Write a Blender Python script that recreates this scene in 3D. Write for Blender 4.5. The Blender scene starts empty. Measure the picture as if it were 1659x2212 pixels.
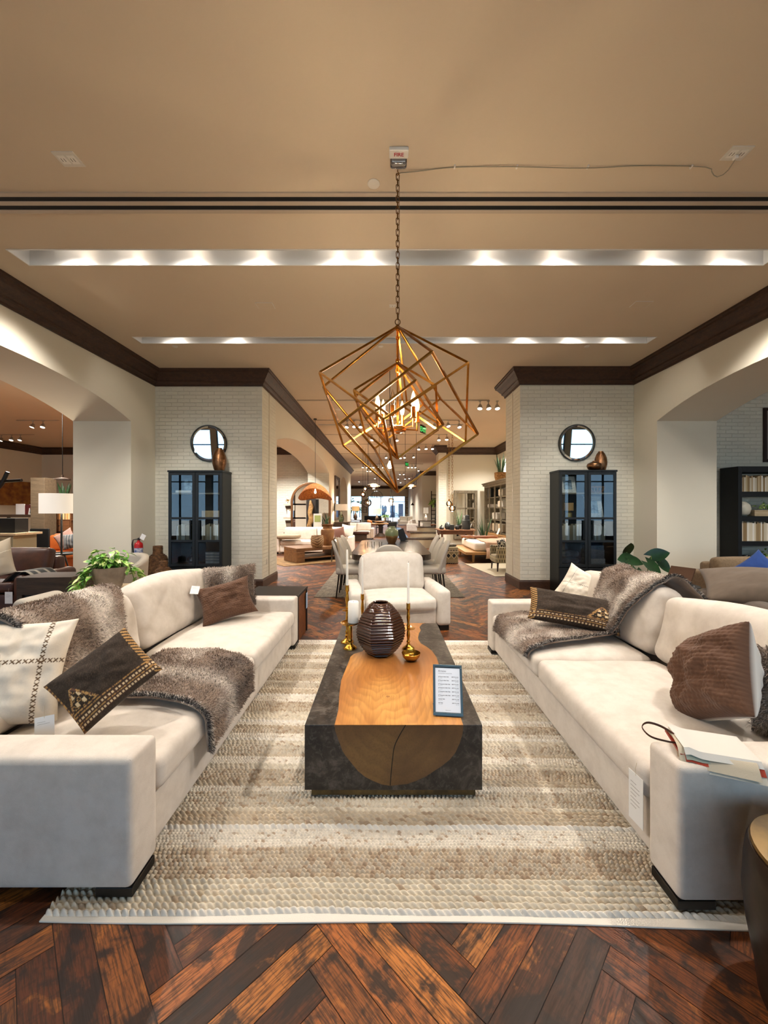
# Furniture showroom: two cream sofas, resin-and-wood coffee table, gold cube chandelier
import bpy, math, random
import numpy as np
from mathutils import Vector, Matrix, Euler, noise as mnoise
R = random.Random(7)
sc = bpy.context.scene
COL = sc.collection
PI = math.pi
rad = math.radians
# camera: eye at (0,0,H) looking along +Y, focal length F pixels
H, F, CX, CY = 1.585, 830.0, 834.0, 1100.0
def px(x, d): return (x-CX)*d/F
def pz(y, d): return H+(CY-y)*d/F
def dz(y, z): return (H-z)*F/(y-CY)
def V(*a): return Vector(a)

# ---------------------------------------------------------------- mesh builder
class MB:
    def __init__(s): s.v=[]; s.f=[]; s.mi=[]; s.sm=[]; s.uv=[]; s.m=0; s.T=None; s.col=None
    def add(s, vs, fs, smooth=False, uv=None, T=None):
        b=len(s.v); T=T if T is not None else s.T
        if T is not None: vs=[T@Vector(p) for p in vs]
        s.v.extend([tuple(p) for p in vs])
        for i,f in enumerate(fs):
            s.f.append(tuple(b+k for k in f)); s.mi.append(s.m); s.sm.append(smooth)
            s.uv.append(uv[i] if uv else None)
        return s
    def box(s,x0,y0,z0,x1,y1,z1,T=None):
        v=[(x0,y0,z0),(x1,y0,z0),(x1,y1,z0),(x0,y1,z0),(x0,y0,z1),(x1,y0,z1),(x1,y1,z1),(x0,y1,z1)]
        return s.add(v,[(0,3,2,1),(4,5,6,7),(0,1,5,4),(1,2,6,5),(2,3,7,6),(3,0,4,7)],T=T)
    def cbox(s,c,d,T=None):
        return s.box(c[0]-d[0]/2,c[1]-d[1]/2,c[2]-d[2]/2,c[0]+d[0]/2,c[1]+d[1]/2,c[2]+d[2]/2,T)
    def rbox(s,c,d,r=.03,n=6,puff=(0,0,0),T=None,wob=0,seed=0,fn=None):
        hx,hy,hz=[q/2 for q in d]; r=min(r,hx*.98,hy*.98,hz*.98)
        def ax(h):
            e=1-r/h; a=[-1,-1+(1-e)*.28,-1+(1-e)*.62,-e]
            a+=[-e+2*e*k/n for k in range(1,n)]
            return a+[-q for q in a[3::-1]]
        AX=[ax(hx),ax(hy),ax(hz)]; hs=(hx,hy,hz); idx={}; vs=[]; fs=[]
        def vert(p):
            k=(round(p[0],6),round(p[1],6),round(p[2],6))
            if k in idx: return idx[k]
            P=Vector((p[0]*hx,p[1]*hy,p[2]*hz))
            Q=Vector([max(-(hs[i]-r),min(hs[i]-r,P[i])) for i in range(3)])
            D=P-Q; L=D.length
            O=Q+(D/L*r if L>1e-9 else D)
            u,v,w=O.x/hx,O.y/hy,O.z/hz
            O=Vector((O.x+puff[0]*u*(1-v*v)*(1-w*w),O.y+puff[1]*v*(1-u*u)*(1-w*w),O.z+puff[2]*w*(1-u*u)*(1-v*v)))
            if wob:
                nn=mnoise.noise_vector((O*4+Vector((seed*3.7,seed,0)))); O+=nn*wob
            if fn: O=fn(O,u,v,w)
            idx[k]=len(vs); vs.append(Vector(c)+O); return idx[k]
        for a in range(3):
            b,cc=(a+1)%3,(a+2)%3
            for sg in (-1,1):
                for i in range(len(AX[b])-1):
                    for j in range(len(AX[cc])-1):
                        q=[]
                        for (ii,jj) in ((i,j),(i+1,j),(i+1,j+1),(i,j+1)):
                            p=[0,0,0]; p[a]=sg; p[b]=AX[b][ii]; p[cc]=AX[cc][jj]; q.append(vert(p))
                        fs.append(tuple(q if sg>0 else q[::-1]))
        return s.add(vs,fs,smooth=True,T=T)
    def tube(s,pts,r,n=8,closed=False,caps=True,T=None,smooth=True,flat=1.0):
        pts=[Vector(p) for p in pts]; m=len(pts); rr=r if isinstance(r,(list,tuple)) else [r]*m
        vs=[]; fs=[]; up=None
        for i,p in enumerate(pts):
            if closed: t=(pts[(i+1)%m]-pts[i-1])
            else: t=(pts[min(i+1,m-1)]-pts[max(i-1,0)])
            t.normalize()
            if up is None:
                up=Vector((0,0,1)) if abs(t.z)<.9 else Vector((1,0,0))
            a=(up-t*up.dot(t))
            if a.length<1e-6: a=t.orthogonal()
            a.normalize(); up=a; b=t.cross(a)
            for k in range(n):
                an=2*PI*k/n+(PI/n if n==4 else 0); vs.append(p+(a*math.cos(an)+b*math.sin(an)*flat)*rr[i])
        for i in range(m if closed else m-1):
            for k in range(n):
                k2=(k+1)%n; i2=(i+1)%m
                fs.append((i*n+k,i*n+k2,i2*n+k2,i2*n+k))
        s.add(vs,fs,smooth=smooth,T=T)
        if caps and not closed:
            b=len(s.v)-len(vs)
            for fc in (tuple(b+k for k in range(n))[::-1],tuple(b+(m-1)*n+k for k in range(n))):
                s.f.append(fc); s.mi.append(s.m); s.sm.append(False); s.uv.append(None)
        return s
    def cyl(s,p0,p1,r,n=16,r1=None,T=None,smooth=True):
        return s.tube([p0,p1],[r,r if r1 is None else r1],n,T=T,smooth=smooth)
    def lathe(s,prof,n=28,c=(0,0,0),T=None,smooth=True,rf=None):
        # prof: list of (radius, z); rf(angle,z)->radius factor
        vs=[]; fs=[]
        for (r,z) in prof:
            for k in range(n):
                a=2*PI*k/n; q=r*(rf(a,z) if rf else 1)
                vs.append((c[0]+q*math.cos(a),c[1]+q*math.sin(a),c[2]+z))
        m=len(prof)
        for i in range(m-1):
            for k in range(n):
                k2=(k+1)%n; fs.append((i*n+k,i*n+k2,(i+1)*n+k2,(i+1)*n+k))
        if prof[0][0]>1e-4 and prof[-1][0]>1e-4:      # a ring-shaped profile closes on itself
            for k in range(n): k2=(k+1)%n; fs.append(((m-1)*n+k,(m-1)*n+k2,k2,k))
        return s.add(vs,fs,smooth=smooth,T=T)
    def ball(s,c,r,n=14,T=None):
        rx,ry,rz=r if isinstance(r,(tuple,list)) else (r,r,r); m=max(6,n//2+2); vs=[]; fs=[]
        vs.append((c[0],c[1],c[2]-rz))
        for i in range(1,m):
            ph=-PI/2+PI*i/m
            for k in range(n):
                a=2*PI*k/n; vs.append((c[0]+rx*math.cos(ph)*math.cos(a),c[1]+ry*math.cos(ph)*math.sin(a),c[2]+rz*math.sin(ph)))
        vs.append((c[0],c[1],c[2]+rz)); L=len(vs)-1
        for k in range(n): fs.append((0,1+(k+1)%n,1+k)); fs.append((L,L-n+k,L-n+(k+1)%n))
        for i in range(m-2):
            for k in range(n): a=1+i*n; fs.append((a+k,a+(k+1)%n,a+n+(k+1)%n,a+n+k))
        return s.add(vs,fs,smooth=True,T=T)
    def prism(s,poly,z0,z1,T=None,smooth=False):
        n=len(poly); A=sum(poly[i][0]*poly[(i+1)%n][1]-poly[(i+1)%n][0]*poly[i][1] for i in range(n))
        if A<0: poly=poly[::-1]
        vs=[(p[0],p[1],z0) for p in poly]+[(p[0],p[1],z1) for p in poly]
        fs=[tuple(range(n))[::-1],tuple(range(n,2*n))]
        s.add(vs,fs,T=T)
        return s.add(vs,[(i,(i+1)%n,n+(i+1)%n,n+i) for i in range(n)],smooth=smooth,T=T)
    def grid(s,fn,nu,nv,T=None,smooth=True,flip=False):
        vs=[fn(i/nu,j/nv) for i in range(nu+1) for j in range(nv+1)]; w=nv+1; fs=[]; uv=[]
        for i in range(nu):
            for j in range(nv):
                q=(i*w+j,(i+1)*w+j,(i+1)*w+j+1,i*w+j+1); u=((i/nu,j/nv),((i+1)/nu,j/nv),((i+1)/nu,(j+1)/nv),(i/nu,(j+1)/nv))
                fs.append(q[::-1] if flip else q); uv.append(u[::-1] if flip else u)
        return s.add(vs,fs,smooth=smooth,uv=uv,T=T)
    def text(s,txt,size,T,align='LEFT',font_off=0.0):
        cu=bpy.data.curves.new('lettering','FONT'); cu.body=txt; cu.size=size; cu.align_x=align; cu.fill_mode='FRONT'; cu.offset=font_off; cu.resolution_u=2
        ob=bpy.data.objects.new('lettering',cu); COL.objects.link(ob)
        bpy.context.view_layer.update()
        me=ob.to_mesh()
        s.add([v.co.copy() for v in me.vertices],[tuple(p.vertices) for p in me.polygons],T=T)
        ob.to_mesh_clear(); bpy.data.objects.remove(ob); bpy.data.curves.remove(cu); return s
    def mesh(s,name,mats,boxuv=False,uvs=1.0,sharp=40,cols=None):
        me=bpy.data.meshes.new(name); me.from_pydata(s.v,[],s.f)
        for m in (mats if isinstance(mats,(list,tuple)) else [mats]): me.materials.append(m)
        me.polygons.foreach_set('material_index',s.mi); me.polygons.foreach_set('use_smooth',s.sm)
        if boxuv or any(u is not None for u in s.uv):
            ul=me.uv_layers.new(name='UVMap'); data=ul.data
            for p in me.polygons:
                u=s.uv[p.index]
                if u is not None:
                    for li,q in zip(p.loop_indices,u): data[li].uv=q
                else:
                    nx,ny,nz=[abs(t) for t in p.normal]
                    for li in p.loop_indices:
                        c=me.vertices[me.loops[li].vertex_index].co
                        if nz>=nx and nz>=ny: q=(c.x,c.y)
                        elif ny>=nx: q=(c.x,c.z)
                        else: q=(c.y,c.z)
                        data[li].uv=(q[0]*uvs,q[1]*uvs)
        if cols is not None:
            ca=me.color_attributes.new('Col','FLOAT_COLOR','POINT')
            a=np.ones((len(s.v),4),dtype=np.float32); a[:,:3]=np.asarray(cols,dtype=np.float32); ca.data.foreach_set('color',a.ravel())
        me.update()
        if any(s.sm): me.set_sharp_from_angle(angle=rad(sharp))
        return me
    def build(s,name,mats,parent=None,bevel=0,subsurf=0,loc=None,rot=None,**k):
        o=bpy.data.objects.new(name,s.mesh(name,mats,**k)); COL.objects.link(o)
        if parent is not None: o.parent=parent
        if loc is not None: o.location=loc
        if rot is not None: o.rotation_euler=rot
        if bevel:
            b=o.modifiers.new('Bevel','BEVEL'); b.width=bevel; b.segments=2; b.limit_method='ANGLE'; b.angle_limit=rad(40)
        if subsurf:
            b=o.modifiers.new('Subsurf','SUBSURF'); b.levels=subsurf; b.render_levels=subsurf
        return o
def trs(loc=(0,0,0),rot=(0,0,0),scale=(1,1,1)):
    return Matrix.LocRotScale(Vector(loc),Euler(rot),Vector(scale))
def tag(o,label=None,cat=None,group=None,kind=None):
    if label: o['label']=label
    if cat: o['category']=cat
    if group: o['group']=group
    if kind: o['kind']=kind
    return o
def thing(name,label,cat,loc=(0,0,0),rz=0,group=None):
    o=bpy.data.objects.new(name,None); o.empty_display_size=.05; COL.objects.link(o)
    o.location=loc; o.rotation_euler=(0,0,rz)
    return tag(o,label,cat,group)
def struct(o): o['kind']='structure'; return o
def dup(root,loc=None,rz=None,label=None,group=None,scale=None):
    r=root.copy(); COL.objects.link(r)
    if loc is not None: r.location=loc
    if rz is not None: r.rotation_euler=(0,0,rz)
    if scale is not None: r.scale=scale if isinstance(scale,(tuple,list)) else (scale,)*3
    if label: r['label']=label
    if group: r['group']=group
    for ch in list(root.children):
        c=ch.copy(); COL.objects.link(c); c.parent=r
        for g in list(ch.children):
            q=g.copy(); COL.objects.link(q); q.parent=c
    return r
ORD=['first','second','third','fourth','fifth','sixth','seventh','eighth','ninth','tenth','eleventh','twelfth','thirteenth','fourteenth','fifteenth','sixteenth','seventeenth','eighteenth','nineteenth','twentieth']

# ---------------------------------------------------------------- materials
def lin(h):
    h=h.lstrip('#'); o=[]
    for i in (0,2,4):
        c=int(h[i:i+2],16)/255; o.append(c/12.92 if c<=.04045 else ((c+.055)/1.055)**2.4)
    return tuple(o)
class NT:
    def __init__(s,name):
        s.m=bpy.data.materials.new(name); s.m.use_nodes=True; s.t=s.m.node_tree; s.t.nodes.clear()
        s.out=s.n('ShaderNodeOutputMaterial'); s.b=s.n('ShaderNodeBsdfPrincipled'); s.l(s.b.outputs[0],s.out.inputs[0])
    def n(s,t,**k):
        q=s.t.nodes.new(t)
        for a,b in k.items():
            if a.startswith('i_'):
                key=a[2:]; q.inputs[int(key) if key.isdigit() else key.replace('_',' ')].default_value=b
            else: setattr(q,a,b)
        return q
    def l(s,a,b): s.t.links.new(a,b)
    def set(s,**k):
        for a,b in k.items(): s.b.inputs[a.replace('_',' ')].default_value=b
    def coord(s,which='Object',scale=(1,1,1),rot=(0,0,0),loc=(0,0,0)):
        tc=s.n('ShaderNodeTexCoord'); mp=s.n('ShaderNodeMapping')
        mp.inputs['Scale'].default_value=scale; mp.inputs['Rotation'].default_value=rot; mp.inputs['Location'].default_value=loc
        s.l(tc.outputs[which],mp.inputs[0]); return mp.outputs[0]
    def noise(s,vec,scale,detail=3,rough=.55,dist=0):
        q=s.n('ShaderNodeTexNoise'); q.inputs['Scale'].default_value=scale; q.inputs['Detail'].default_value=detail
        q.inputs['Roughness'].default_value=rough; q.inputs['Distortion'].default_value=dist; s.l(vec,q.inputs['Vector']); return q.outputs[0]
    def ramp(s,fac,stops):
        q=s.n('ShaderNodeValToRGB'); e=q.color_ramp.elements
        while len(e)<len(stops): e.new(.5)
        for i,(p,c) in enumerate(stops): e[i].position=p; e[i].color=(*c,1) if len(c)==3 else c
        s.l(fac,q.inputs[0]); return q.outputs[0]
    def mix(s,fac,a,b,mode='MIX'):
        q=s.n('ShaderNodeMix',data_type='RGBA',blend_type=mode)
        for sock,val in ((q.inputs[0],fac),(q.inputs[6],a),(q.inputs[7],b)):
            if hasattr(val,'is_linked') or hasattr(val,'links'): s.l(val,sock)
            elif isinstance(val,(int,float)): sock.default_value=val
            else: sock.default_value=(*val,1)
        return q.outputs[2]
    def math(s,op,a,b=0.0,clamp=False):
        q=s.n('ShaderNodeMath',operation=op,use_clamp=clamp)
        for i,val in enumerate((a,b)):
            if hasattr(val,'links'): s.l(val,q.inputs[i])
            else: q.inputs[i].default_value=val
        return q.outputs[0]
    def bump(s,h,strength=.3,dist=.01):
        q=s.n('ShaderNodeBump'); q.inputs['Strength'].default_value=strength; q.inputs['Distance'].default_value=dist
        s.l(h,q.inputs['Height']); s.l(q.outputs[0],s.b.inputs['Normal'])
def mat(name,col,rough=.6,metal=0,bump=None,var=None,stretch=(1,1,1),sheen=0,spec=None,emit=None,trans=0,ior=1.45,coat=0,wcoord='Object'):
    """col: hex or linear triple; bump: (scale,strength,distance); var: (scale, other colour)"""
    t=NT(name); c=lin(col) if isinstance(col,str) else col
    t.set(Base_Color=(*c,1),Roughness=rough,Metallic=metal,IOR=ior)
    if spec is not None: t.b.inputs['Specular IOR Level'].default_value=spec
    if sheen: t.b.inputs['Sheen Weight'].default_value=sheen; t.b.inputs['Sheen Roughness'].default_value=.5
    if trans: t.b.inputs['Transmission Weight'].default_value=trans
    if coat: t.b.inputs['Coat Weight'].default_value=coat; t.b.inputs['Coat Roughness'].default_value=.12
    if emit: t.b.inputs['Emission Color'].default_value=(*emit[0],1); t.b.inputs['Emission Strength'].default_value=emit[1]
    if var or bump: cv=t.coord(wcoord,stretch)
    if var:
        c2=lin(var[1]) if isinstance(var[1],str) else var[1]
        f=t.noise(cv,var[0],4,.6); t.l(t.ramp(f,[(.35,c),(.65,c2)]),t.b.inputs['Base Color'])
    if bump: t.bump(t.noise(cv,bump[0],4,.6),bump[1],bump[2])
    return t.m
def colmat(name,rough=.8,bump=None,sheen=0,metal=0):
    """colour comes from the mesh's pattern attribute"""
    t=NT(name); t.set(Roughness=rough,Metallic=metal)
    a=t.n('ShaderNodeAttribute',attribute_name='Col'); t.l(a.outputs['Color'],t.b.inputs['Base Color'])
    if sheen: t.b.inputs['Sheen Weight'].default_value=sheen
    if bump: t.bump(t.noise(t.coord(),bump[0],3),bump[1],bump[2])
    return t.m
def wood(name,dark,light,rough=.45,scale=(1.2,14,14),bump=.12,detail=1.0,coat=0):
    t=NT(name); cv=t.coord('Object',scale); d,l=lin(dark),lin(light)
    n1=t.noise(cv,1.6,5,.6,.6); n2=t.noise(cv,7,4,.7)
    c=t.ramp(n1,[(.3,d),(.5,tuple((a+b)/2 for a,b in zip(d,l))),(.7,l)])
    c2=t.mix(.35*detail,c,t.ramp(n2,[(.35,tuple(x*.5 for x in d)),(.65,l)]),'MIX')
    t.l(c2,t.b.inputs['Base Color']); t.set(Roughness=rough); t.bump(n2,bump,.004)
    if coat: t.b.inputs['Coat Weight'].default_value=coat
    return t.m
def emis(name,col,strength,base='#fff0d8'):
    return mat(name,base,.4,emit=(lin(col) if isinstance(col,str) else col,strength))
def glass(name,col='#ffffff',rough=.0,ior=1.45,thin=False,gloss=.06):
    """thin=True: a pane that lets light straight through with a faint mirror on top"""
    if not thin:
        m=mat(name,col,rough,trans=1,ior=ior); return m
    m=bpy.data.materials.new(name); m.use_nodes=True; t=m.node_tree; t.nodes.clear()
    o=t.nodes.new('ShaderNodeOutputMaterial'); mx=t.nodes.new('ShaderNodeMixShader'); tr=t.nodes.new('ShaderNodeBsdfTransparent'); gl=t.nodes.new('ShaderNodeBsdfGlossy')
    tr.inputs[0].default_value=(*lin(col),1); gl.inputs['Roughness'].default_value=rough
    fr=t.nodes.new('ShaderNodeFresnel'); fr.inputs[0].default_value=ior
    ad=t.nodes.new('ShaderNodeMath'); ad.operation='ADD'; ad.use_clamp=True; ad.inputs[1].default_value=gloss
    t.links.new(fr.outputs[0],ad.inputs[0]); t.links.new(ad.outputs[0],mx.inputs[0]); t.links.new(tr.outputs[0],mx.inputs[1]); t.links.new(gl.outputs[0],mx.inputs[2]); t.links.new(mx.outputs[0],o.inputs[0])
    return m

def wall_paint(name,col):
    t=NT(name); c=lin(col); cv=t.coord('Object')
    f=t.noise(cv,1.3,3); t.l(t.ramp(f,[(.3,tuple(x*.965 for x in c)),(.7,c)]),t.b.inputs['Base Color'])
    t.set(Roughness=.85); t.bump(t.noise(cv,60,3),.08,.004); return t.m
def brick_paint(name,col):
    t=NT(name); c=lin(col); tc=t.n('ShaderNodeTexCoord')
    wp=t.n('ShaderNodeTexNoise'); wp.inputs['Scale'].default_value=6; t.l(tc.outputs['UV'],wp.inputs[0])
    va=t.n('ShaderNodeVectorMath',operation='MULTIPLY_ADD'); t.l(wp.outputs['Color'],va.inputs[0]); va.inputs[1].default_value=(.012,.012,0); t.l(tc.outputs['UV'],va.inputs[2])
    b=t.n('ShaderNodeTexBrick'); b.inputs['Scale'].default_value=1.0; b.inputs['Brick Width'].default_value=.245; b.inputs['Row Height'].default_value=.076
    b.inputs['Mortar Size'].default_value=.0045; b.inputs['Mortar Smooth'].default_value=.35
    b.inputs['Color1'].default_value=(*c,1); b.inputs['Color2'].default_value=(*[x*.93 for x in c],1); b.inputs['Mortar'].default_value=(*[x*.93 for x in c],1)
    t.l(va.outputs[0],b.inputs['Vector']); t.l(b.outputs['Color'],t.b.inputs['Base Color'])
    n=t.noise(tc.outputs['UV'],38,4,.6)
    h=t.math('ADD',t.math('MULTIPLY',b.outputs['Fac'],-1.0),t.math('MULTIPLY',n,.35))
    t.set(Roughness=.7); t.bump(h,1.0,.016); return t.m
# ================================================================ camera / colour management
cd=bpy.data.cameras.new('camera'); cam=bpy.data.objects.new('camera',cd); COL.objects.link(cam); sc.camera=cam
cam.location=(0,0,H); cam.rotation_euler=(PI/2,0,0)
cd.sensor_fit='VERTICAL'; cd.sensor_height=36; cd.lens=F/2212*36
cd.shift_x=(829.5-CX)/2212; cd.shift_y=-(1106-CY)/2212; cd.clip_start=.05; cd.clip_end=300
sc.view_settings.view_transform='Standard'; sc.view_settings.look='None'; sc.view_settings.gamma=1; sc.view_settings.use_curve_mapping=False

# ================================================================ shared materials
m_wall=wall_paint('wall_paint','#ddd6c3'); m_ceil=wall_paint('ceiling_paint','#d3c1a7')
m_brick=brick_paint('painted_brick','#e0dccb')
m_crown=wood('crown_wood','#22150c','#4a2f1c',.62,(6,6,14),.1)
m_base=wood('baseboard_wood','#2a1a10','#503422',.45,(6,6,14),.1)
m_white=mat('white_metal','#dcdad4',.4); m_black=mat('black_paint','#0d0e0d',.45); m_alu=mat('aluminium','#c9ccd0',.28,1)
m_trough=mat('trough_white','#dedfe0',.34,.2); m_dark=mat('dark_void','#050505',.8)
m_plastic=mat('white_plastic','#d9d2c4',.45)
m_paper=mat('white_paper','#e8e6e2',.8); m_ink=mat('dark_ink','#2c2a2c',.8); m_string=mat('string','#c9b99c',.9)

# ================================================================ floor: herringbone planks, one mesh
def make_floor():
    w,n=.102,7; L=w*n; X0,X1,Y0,Y1=-16.5,15.2,-4.6,47
    vs=[];fs=[];uv=[];cols=[]
    pal=[lin(h) for h in ('#7d431d','#8f5225','#6a3719','#5a301a','#4a2816','#9c6230','#5c3018','#3d2315','#7a4722','#a3642c')]
    cs,sn=math.cos(PI/4),math.sin(PI/4); K=int(52/w); M=int(60/(2*L))+2
    rr=random.Random(3)
    off=(.31,.17)
    for m in range(-M,M):
        for k in range(-K,K):
            for kind in (0,1):
                if kind==0: a,b,c,d=k*w+2*L*m,k*w,k*w+2*L*m+L,k*w+w
                else: a,b,c,d=k*w+2*L*m,k*w+w,k*w+2*L*m+w,k*w+w+L
                cx_,cy_=(a+c)/2,(b+d)/2; X=cx_*cs-cy_*sn+off[0]; Y=cx_*sn+cy_*cs+off[1]
                if not(X0<X<X1 and Y0<Y<Y1): continue
                if Y>18 and not -6<X<9: continue
                base=len(vs); g=.0012
                for (p,q) in ((a+g,b+g),(c-g,b+g),(c-g,d-g),(a+g,d-g)): vs.append((p*cs-q*sn+off[0],p*sn+q*cs+off[1],0))
                fs.append((base,base+1,base+2,base+3)); u0=rr.random()*40; v0=rr.random()*40
                if kind==0: uv.append(((u0,v0),(u0+L,v0),(u0+L,v0+w),(u0,v0+w)))
                else: uv.append(((u0,v0),(u0,v0+w),(u0+L,v0+w),(u0+L,v0)))
                col=pal[rr.randrange(len(pal))]; f=rr.uniform(.85,1.45); cols+= [[x*f for x in col]]*4
    b=len(vs)
    for p in ((X0,Y0),(X1,Y0),(X1,Y1),(X0,Y1)): vs.append((p[0],p[1],-.004)); cols.append((.012,.008,.005))
    fs.append((b,b+1,b+2,b+3)); uv.append(((0,0),)*4)
    me=bpy.data.meshes.new('floor'); me.from_pydata(vs,[],fs)
    ul=me.uv_layers.new(name='UVMap'); ul.data.foreach_set('uv',np.array(uv,dtype=np.float32).ravel())
    ca=me.color_attributes.new('Col','FLOAT_COLOR','POINT'); a=np.ones((len(vs),4),dtype=np.float32); a[:,:3]=cols; ca.data.foreach_set('color',a.ravel())
    t=NT('herringbone_planks'); tc=t.n('ShaderNodeTexCoord')
    def uvn(s): q=t.n('ShaderNodeMapping'); q.inputs['Scale'].default_value=s; t.l(tc.outputs['UV'],q.inputs[0]); return q.outputs[0]
    at=t.n('ShaderNodeAttribute',attribute_name='Col'); c=at.outputs['Color']
    g1=t.noise(uvn((2.2,26,1)),2.5,6,.65,.8); g2=t.noise(uvn((9,120,1)),1.2,3,.6); g3=t.noise(uvn((5,7,1)),1.1,5,.62,.4); g4=t.noise(uvn((60,9,1)),1.0,2,.5)
    c=t.mix(t.ramp(g1,[(.34,(.95,)*3),(.54,(.05,)*3)]),c,t.mix(.7,c,(.020,.010,.005)),'MIX')
    c=t.mix(t.ramp(g3,[(.58,(0,)*3),(.72,(.75,)*3)]),c,(.60,.21,.035),'MIX')         # bright amber worn patches
    c=t.mix(t.ramp(g2,[(.40,(.75,)*3),(.54,(0,)*3)]),c,(.03,.014,.006),'MIX')        # open grain lines
    c=t.mix(t.ramp(g3,[(.40,(.93,)*3),(.50,(0,)*3)]),c,(.020,.012,.009),'MIX')      # dark worn stain
    c=t.mix(t.ramp(g4,[(.57,(0,)*3),(.66,(.32,)*3)]),c,(.018,.010,.006),'MIX')       # saw marks
    t.l(c,t.b.inputs['Base Color'])
    t.l(t.ramp(g1,[(.3,(.6,)*3),(.7,(.38,)*3)]),t.b.inputs['Roughness']); t.b.inputs['Specular IOR Level'].default_value=.32
    t.bump(t.math('ADD',g2,t.math('MULTIPLY',g1,.8)),.25,.003)
    me.materials.append(t.m); me.update()
    o=bpy.data.objects.new('floor',me); COL.objects.link(o); return struct(o)
make_floor()

# ================================================================ ceiling with two light troughs
ZC=4.34
TR=[(4.08,4.33,-4.02,4.25),(6.15,6.37,-4.05,4.32)]     # near, far, x0, x1
def make_ceiling():
    b=MB(); X0,X1,Y0,Y1=-16.5,15.2,-4.6,47
    def q(x0,y0,x1,y1): b.add([(x0,y0,ZC),(x1,y0,ZC),(x1,y1,ZC),(x0,y1,ZC)],[(0,3,2,1)])
    y=Y0
    for (a,c,x0,x1) in TR:
        q(X0,y,X1,a); q(X0,a,x0,c); q(x1,a,X1,c); y=c
    q(X0,y,X1,Y1)
    q2=ZC+.6; b.add([(X0,Y0,q2),(X1,Y0,q2),(X1,Y1,q2),(X0,Y1,q2)],[(0,1,2,3)])
    struct(b.build('ceiling',m_ceil))
make_ceiling()
LIGHTS=[]
def lamp(kind,name,loc,energy,col=(1,.86,.68),target=None,size=.05,cone=60,blend=.5,shape=None,sy=None):
    ld=bpy.data.lights.new(name,kind); ld.energy=energy; ld.color=col
    o=bpy.data.objects.new(name,ld); COL.objects.link(o); o.location=loc
    if kind in('POINT','SPOT'): ld.shadow_soft_size=size
    if kind=='SPOT': ld.spot_size=rad(cone); ld.spot_blend=blend
    if kind=='AREA':
        ld.size=size
        if sy: ld.shape='RECTANGLE'; ld.size_y=sy
    if target is not None: o.rotation_euler=(Vector(target)-Vector(loc)).to_track_quat('-Z','Y').to_euler()
    return o
m_lens=emis('lamp_lens','#fff0dc',9)
TROUGH_L=[]
for ti,(a,c,x0,x1) in enumerate(TR):
    where='nearer long ceiling trough' if ti==0 else 'farther long ceiling trough'
    t=thing('light_trough','white recessed light trough in the ceiling, '+('nearer of the two and running past both sides' if ti==0 else 'farther of the two, behind the gold chandelier'),'light trough',(0,0,ZC))
    b=MB(); d=.26
    b.add([(x0,a,0),(x1,a,0),(x1,c,0),(x0,c,0),(x0,a,d),(x1,a,d),(x1,c,d),(x0,c,d)],[(0,1,5,4),(1,2,6,5),(2,3,7,6),(3,0,4,7),(4,5,6,7)])
    b.build('housing',m_trough,t)
    e=MB(); r=.012
    e.box(x0-r,a-r,-.006,x1+r,a,.0); e.box(x0-r,c,-.006,x1+r,c+r,0); e.box(x0-r,a,-.006,x0,c,0); e.box(x1,a,-.006,x1+r,c,0)
    e.build('trim_edge',m_white,t)
    xs=[-3.5,-2.9,-2.2,-1.45,-.55,-.2,1.15,1.95,3.1,3.9] if ti==0 else [-3.5,-2.5,1.3,2.3,3.1,3.8]
    for x in xs:
        lb=MB(); lb.lathe([(.045,.03),(.05,.0),(.042,-.02),(.0,-.028)],14,c=(x,(a+c)/2-.06,.17)); lb.build('bulb',m_lens,t)
        TROUGH_L.append((x,(a+c)/2,ZC+.1))

# linear slot diffuser
t=thing('slot_diffuser','black double linear air slot crossing the whole ceiling','air vent',(0,3.45,ZC))
b=MB(); b.box(-8,-.115,-.012,8,-.075,0); b.box(-8,.075,-.012,8,.115,0); b.box(-8,-.022,-.012,8,.022,0); b.build('frame',mat('slot_frame','#b9a894',.5),t)
for s in (-1,1):
    b=MB(); b.box(-8,s*.048-.027,-.006,8,s*.048+.027,-.001); b.build('slot',m_dark,t)

# ================================================================ walls
def arch_z(y,ya,yb,zs,rise):
    u=abs((y-(ya+yb)/2)/((yb-ya)/2)); return zs+rise*(1-u**2.6)
def arch_wall(name,x0,x1,y0,y1,opens,m=m_wall,zt=ZC,extra=None):
    """wall thick in X between x0 and x1, running y0..y1, with arched openings (ya,yb,spring,rise)"""
    b=MB(); y=y0
    def seg(a,c):
        if c-a>1e-4: b.box(min(x0,x1),a,0,max(x0,x1),c,zt)
    for (ya,yb,zs,ri) in opens:
        seg(y,ya)
        n=28; P=[(ya+(yb-ya)*(.5-.5*math.cos(PI*i/n))) for i in range(n+1)]; Z=[arch_z(p,ya,yb,zs,ri) for p in P]
        for xx,fl in ((x0,0),(x1,1)):
            for i in range(n):
                b.add([(xx,P[i],Z[i]),(xx,P[i+1],Z[i+1]),(xx,P[i+1],zt),(xx,P[i],zt)],[(0,1,2,3) if (fl ^ (x1>x0)) else (3,2,1,0)])
        vs=[(xx,P[i],Z[i]) for i in range(n+1) for xx in (min(x0,x1),max(x0,x1))]
        b.add(vs,[(2*i,2*i+2,2*i+3,2*i+1) for i in range(n)],smooth=True)
        y=yb
    seg(y,y1)
    return struct(b.build(name,m,boxuv=True))
LW,LW2,RW,RW2=-4.62,-5.67,4.90,5.98
arch_wall('wall_left',LW,LW2,-4.4,8.6,[(1.55,6.96,3.18,.37)])
arch_wall('wall_right',RW,RW2,-4.4,8.5,[(1.55,6.95,3.18,.37)])
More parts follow.
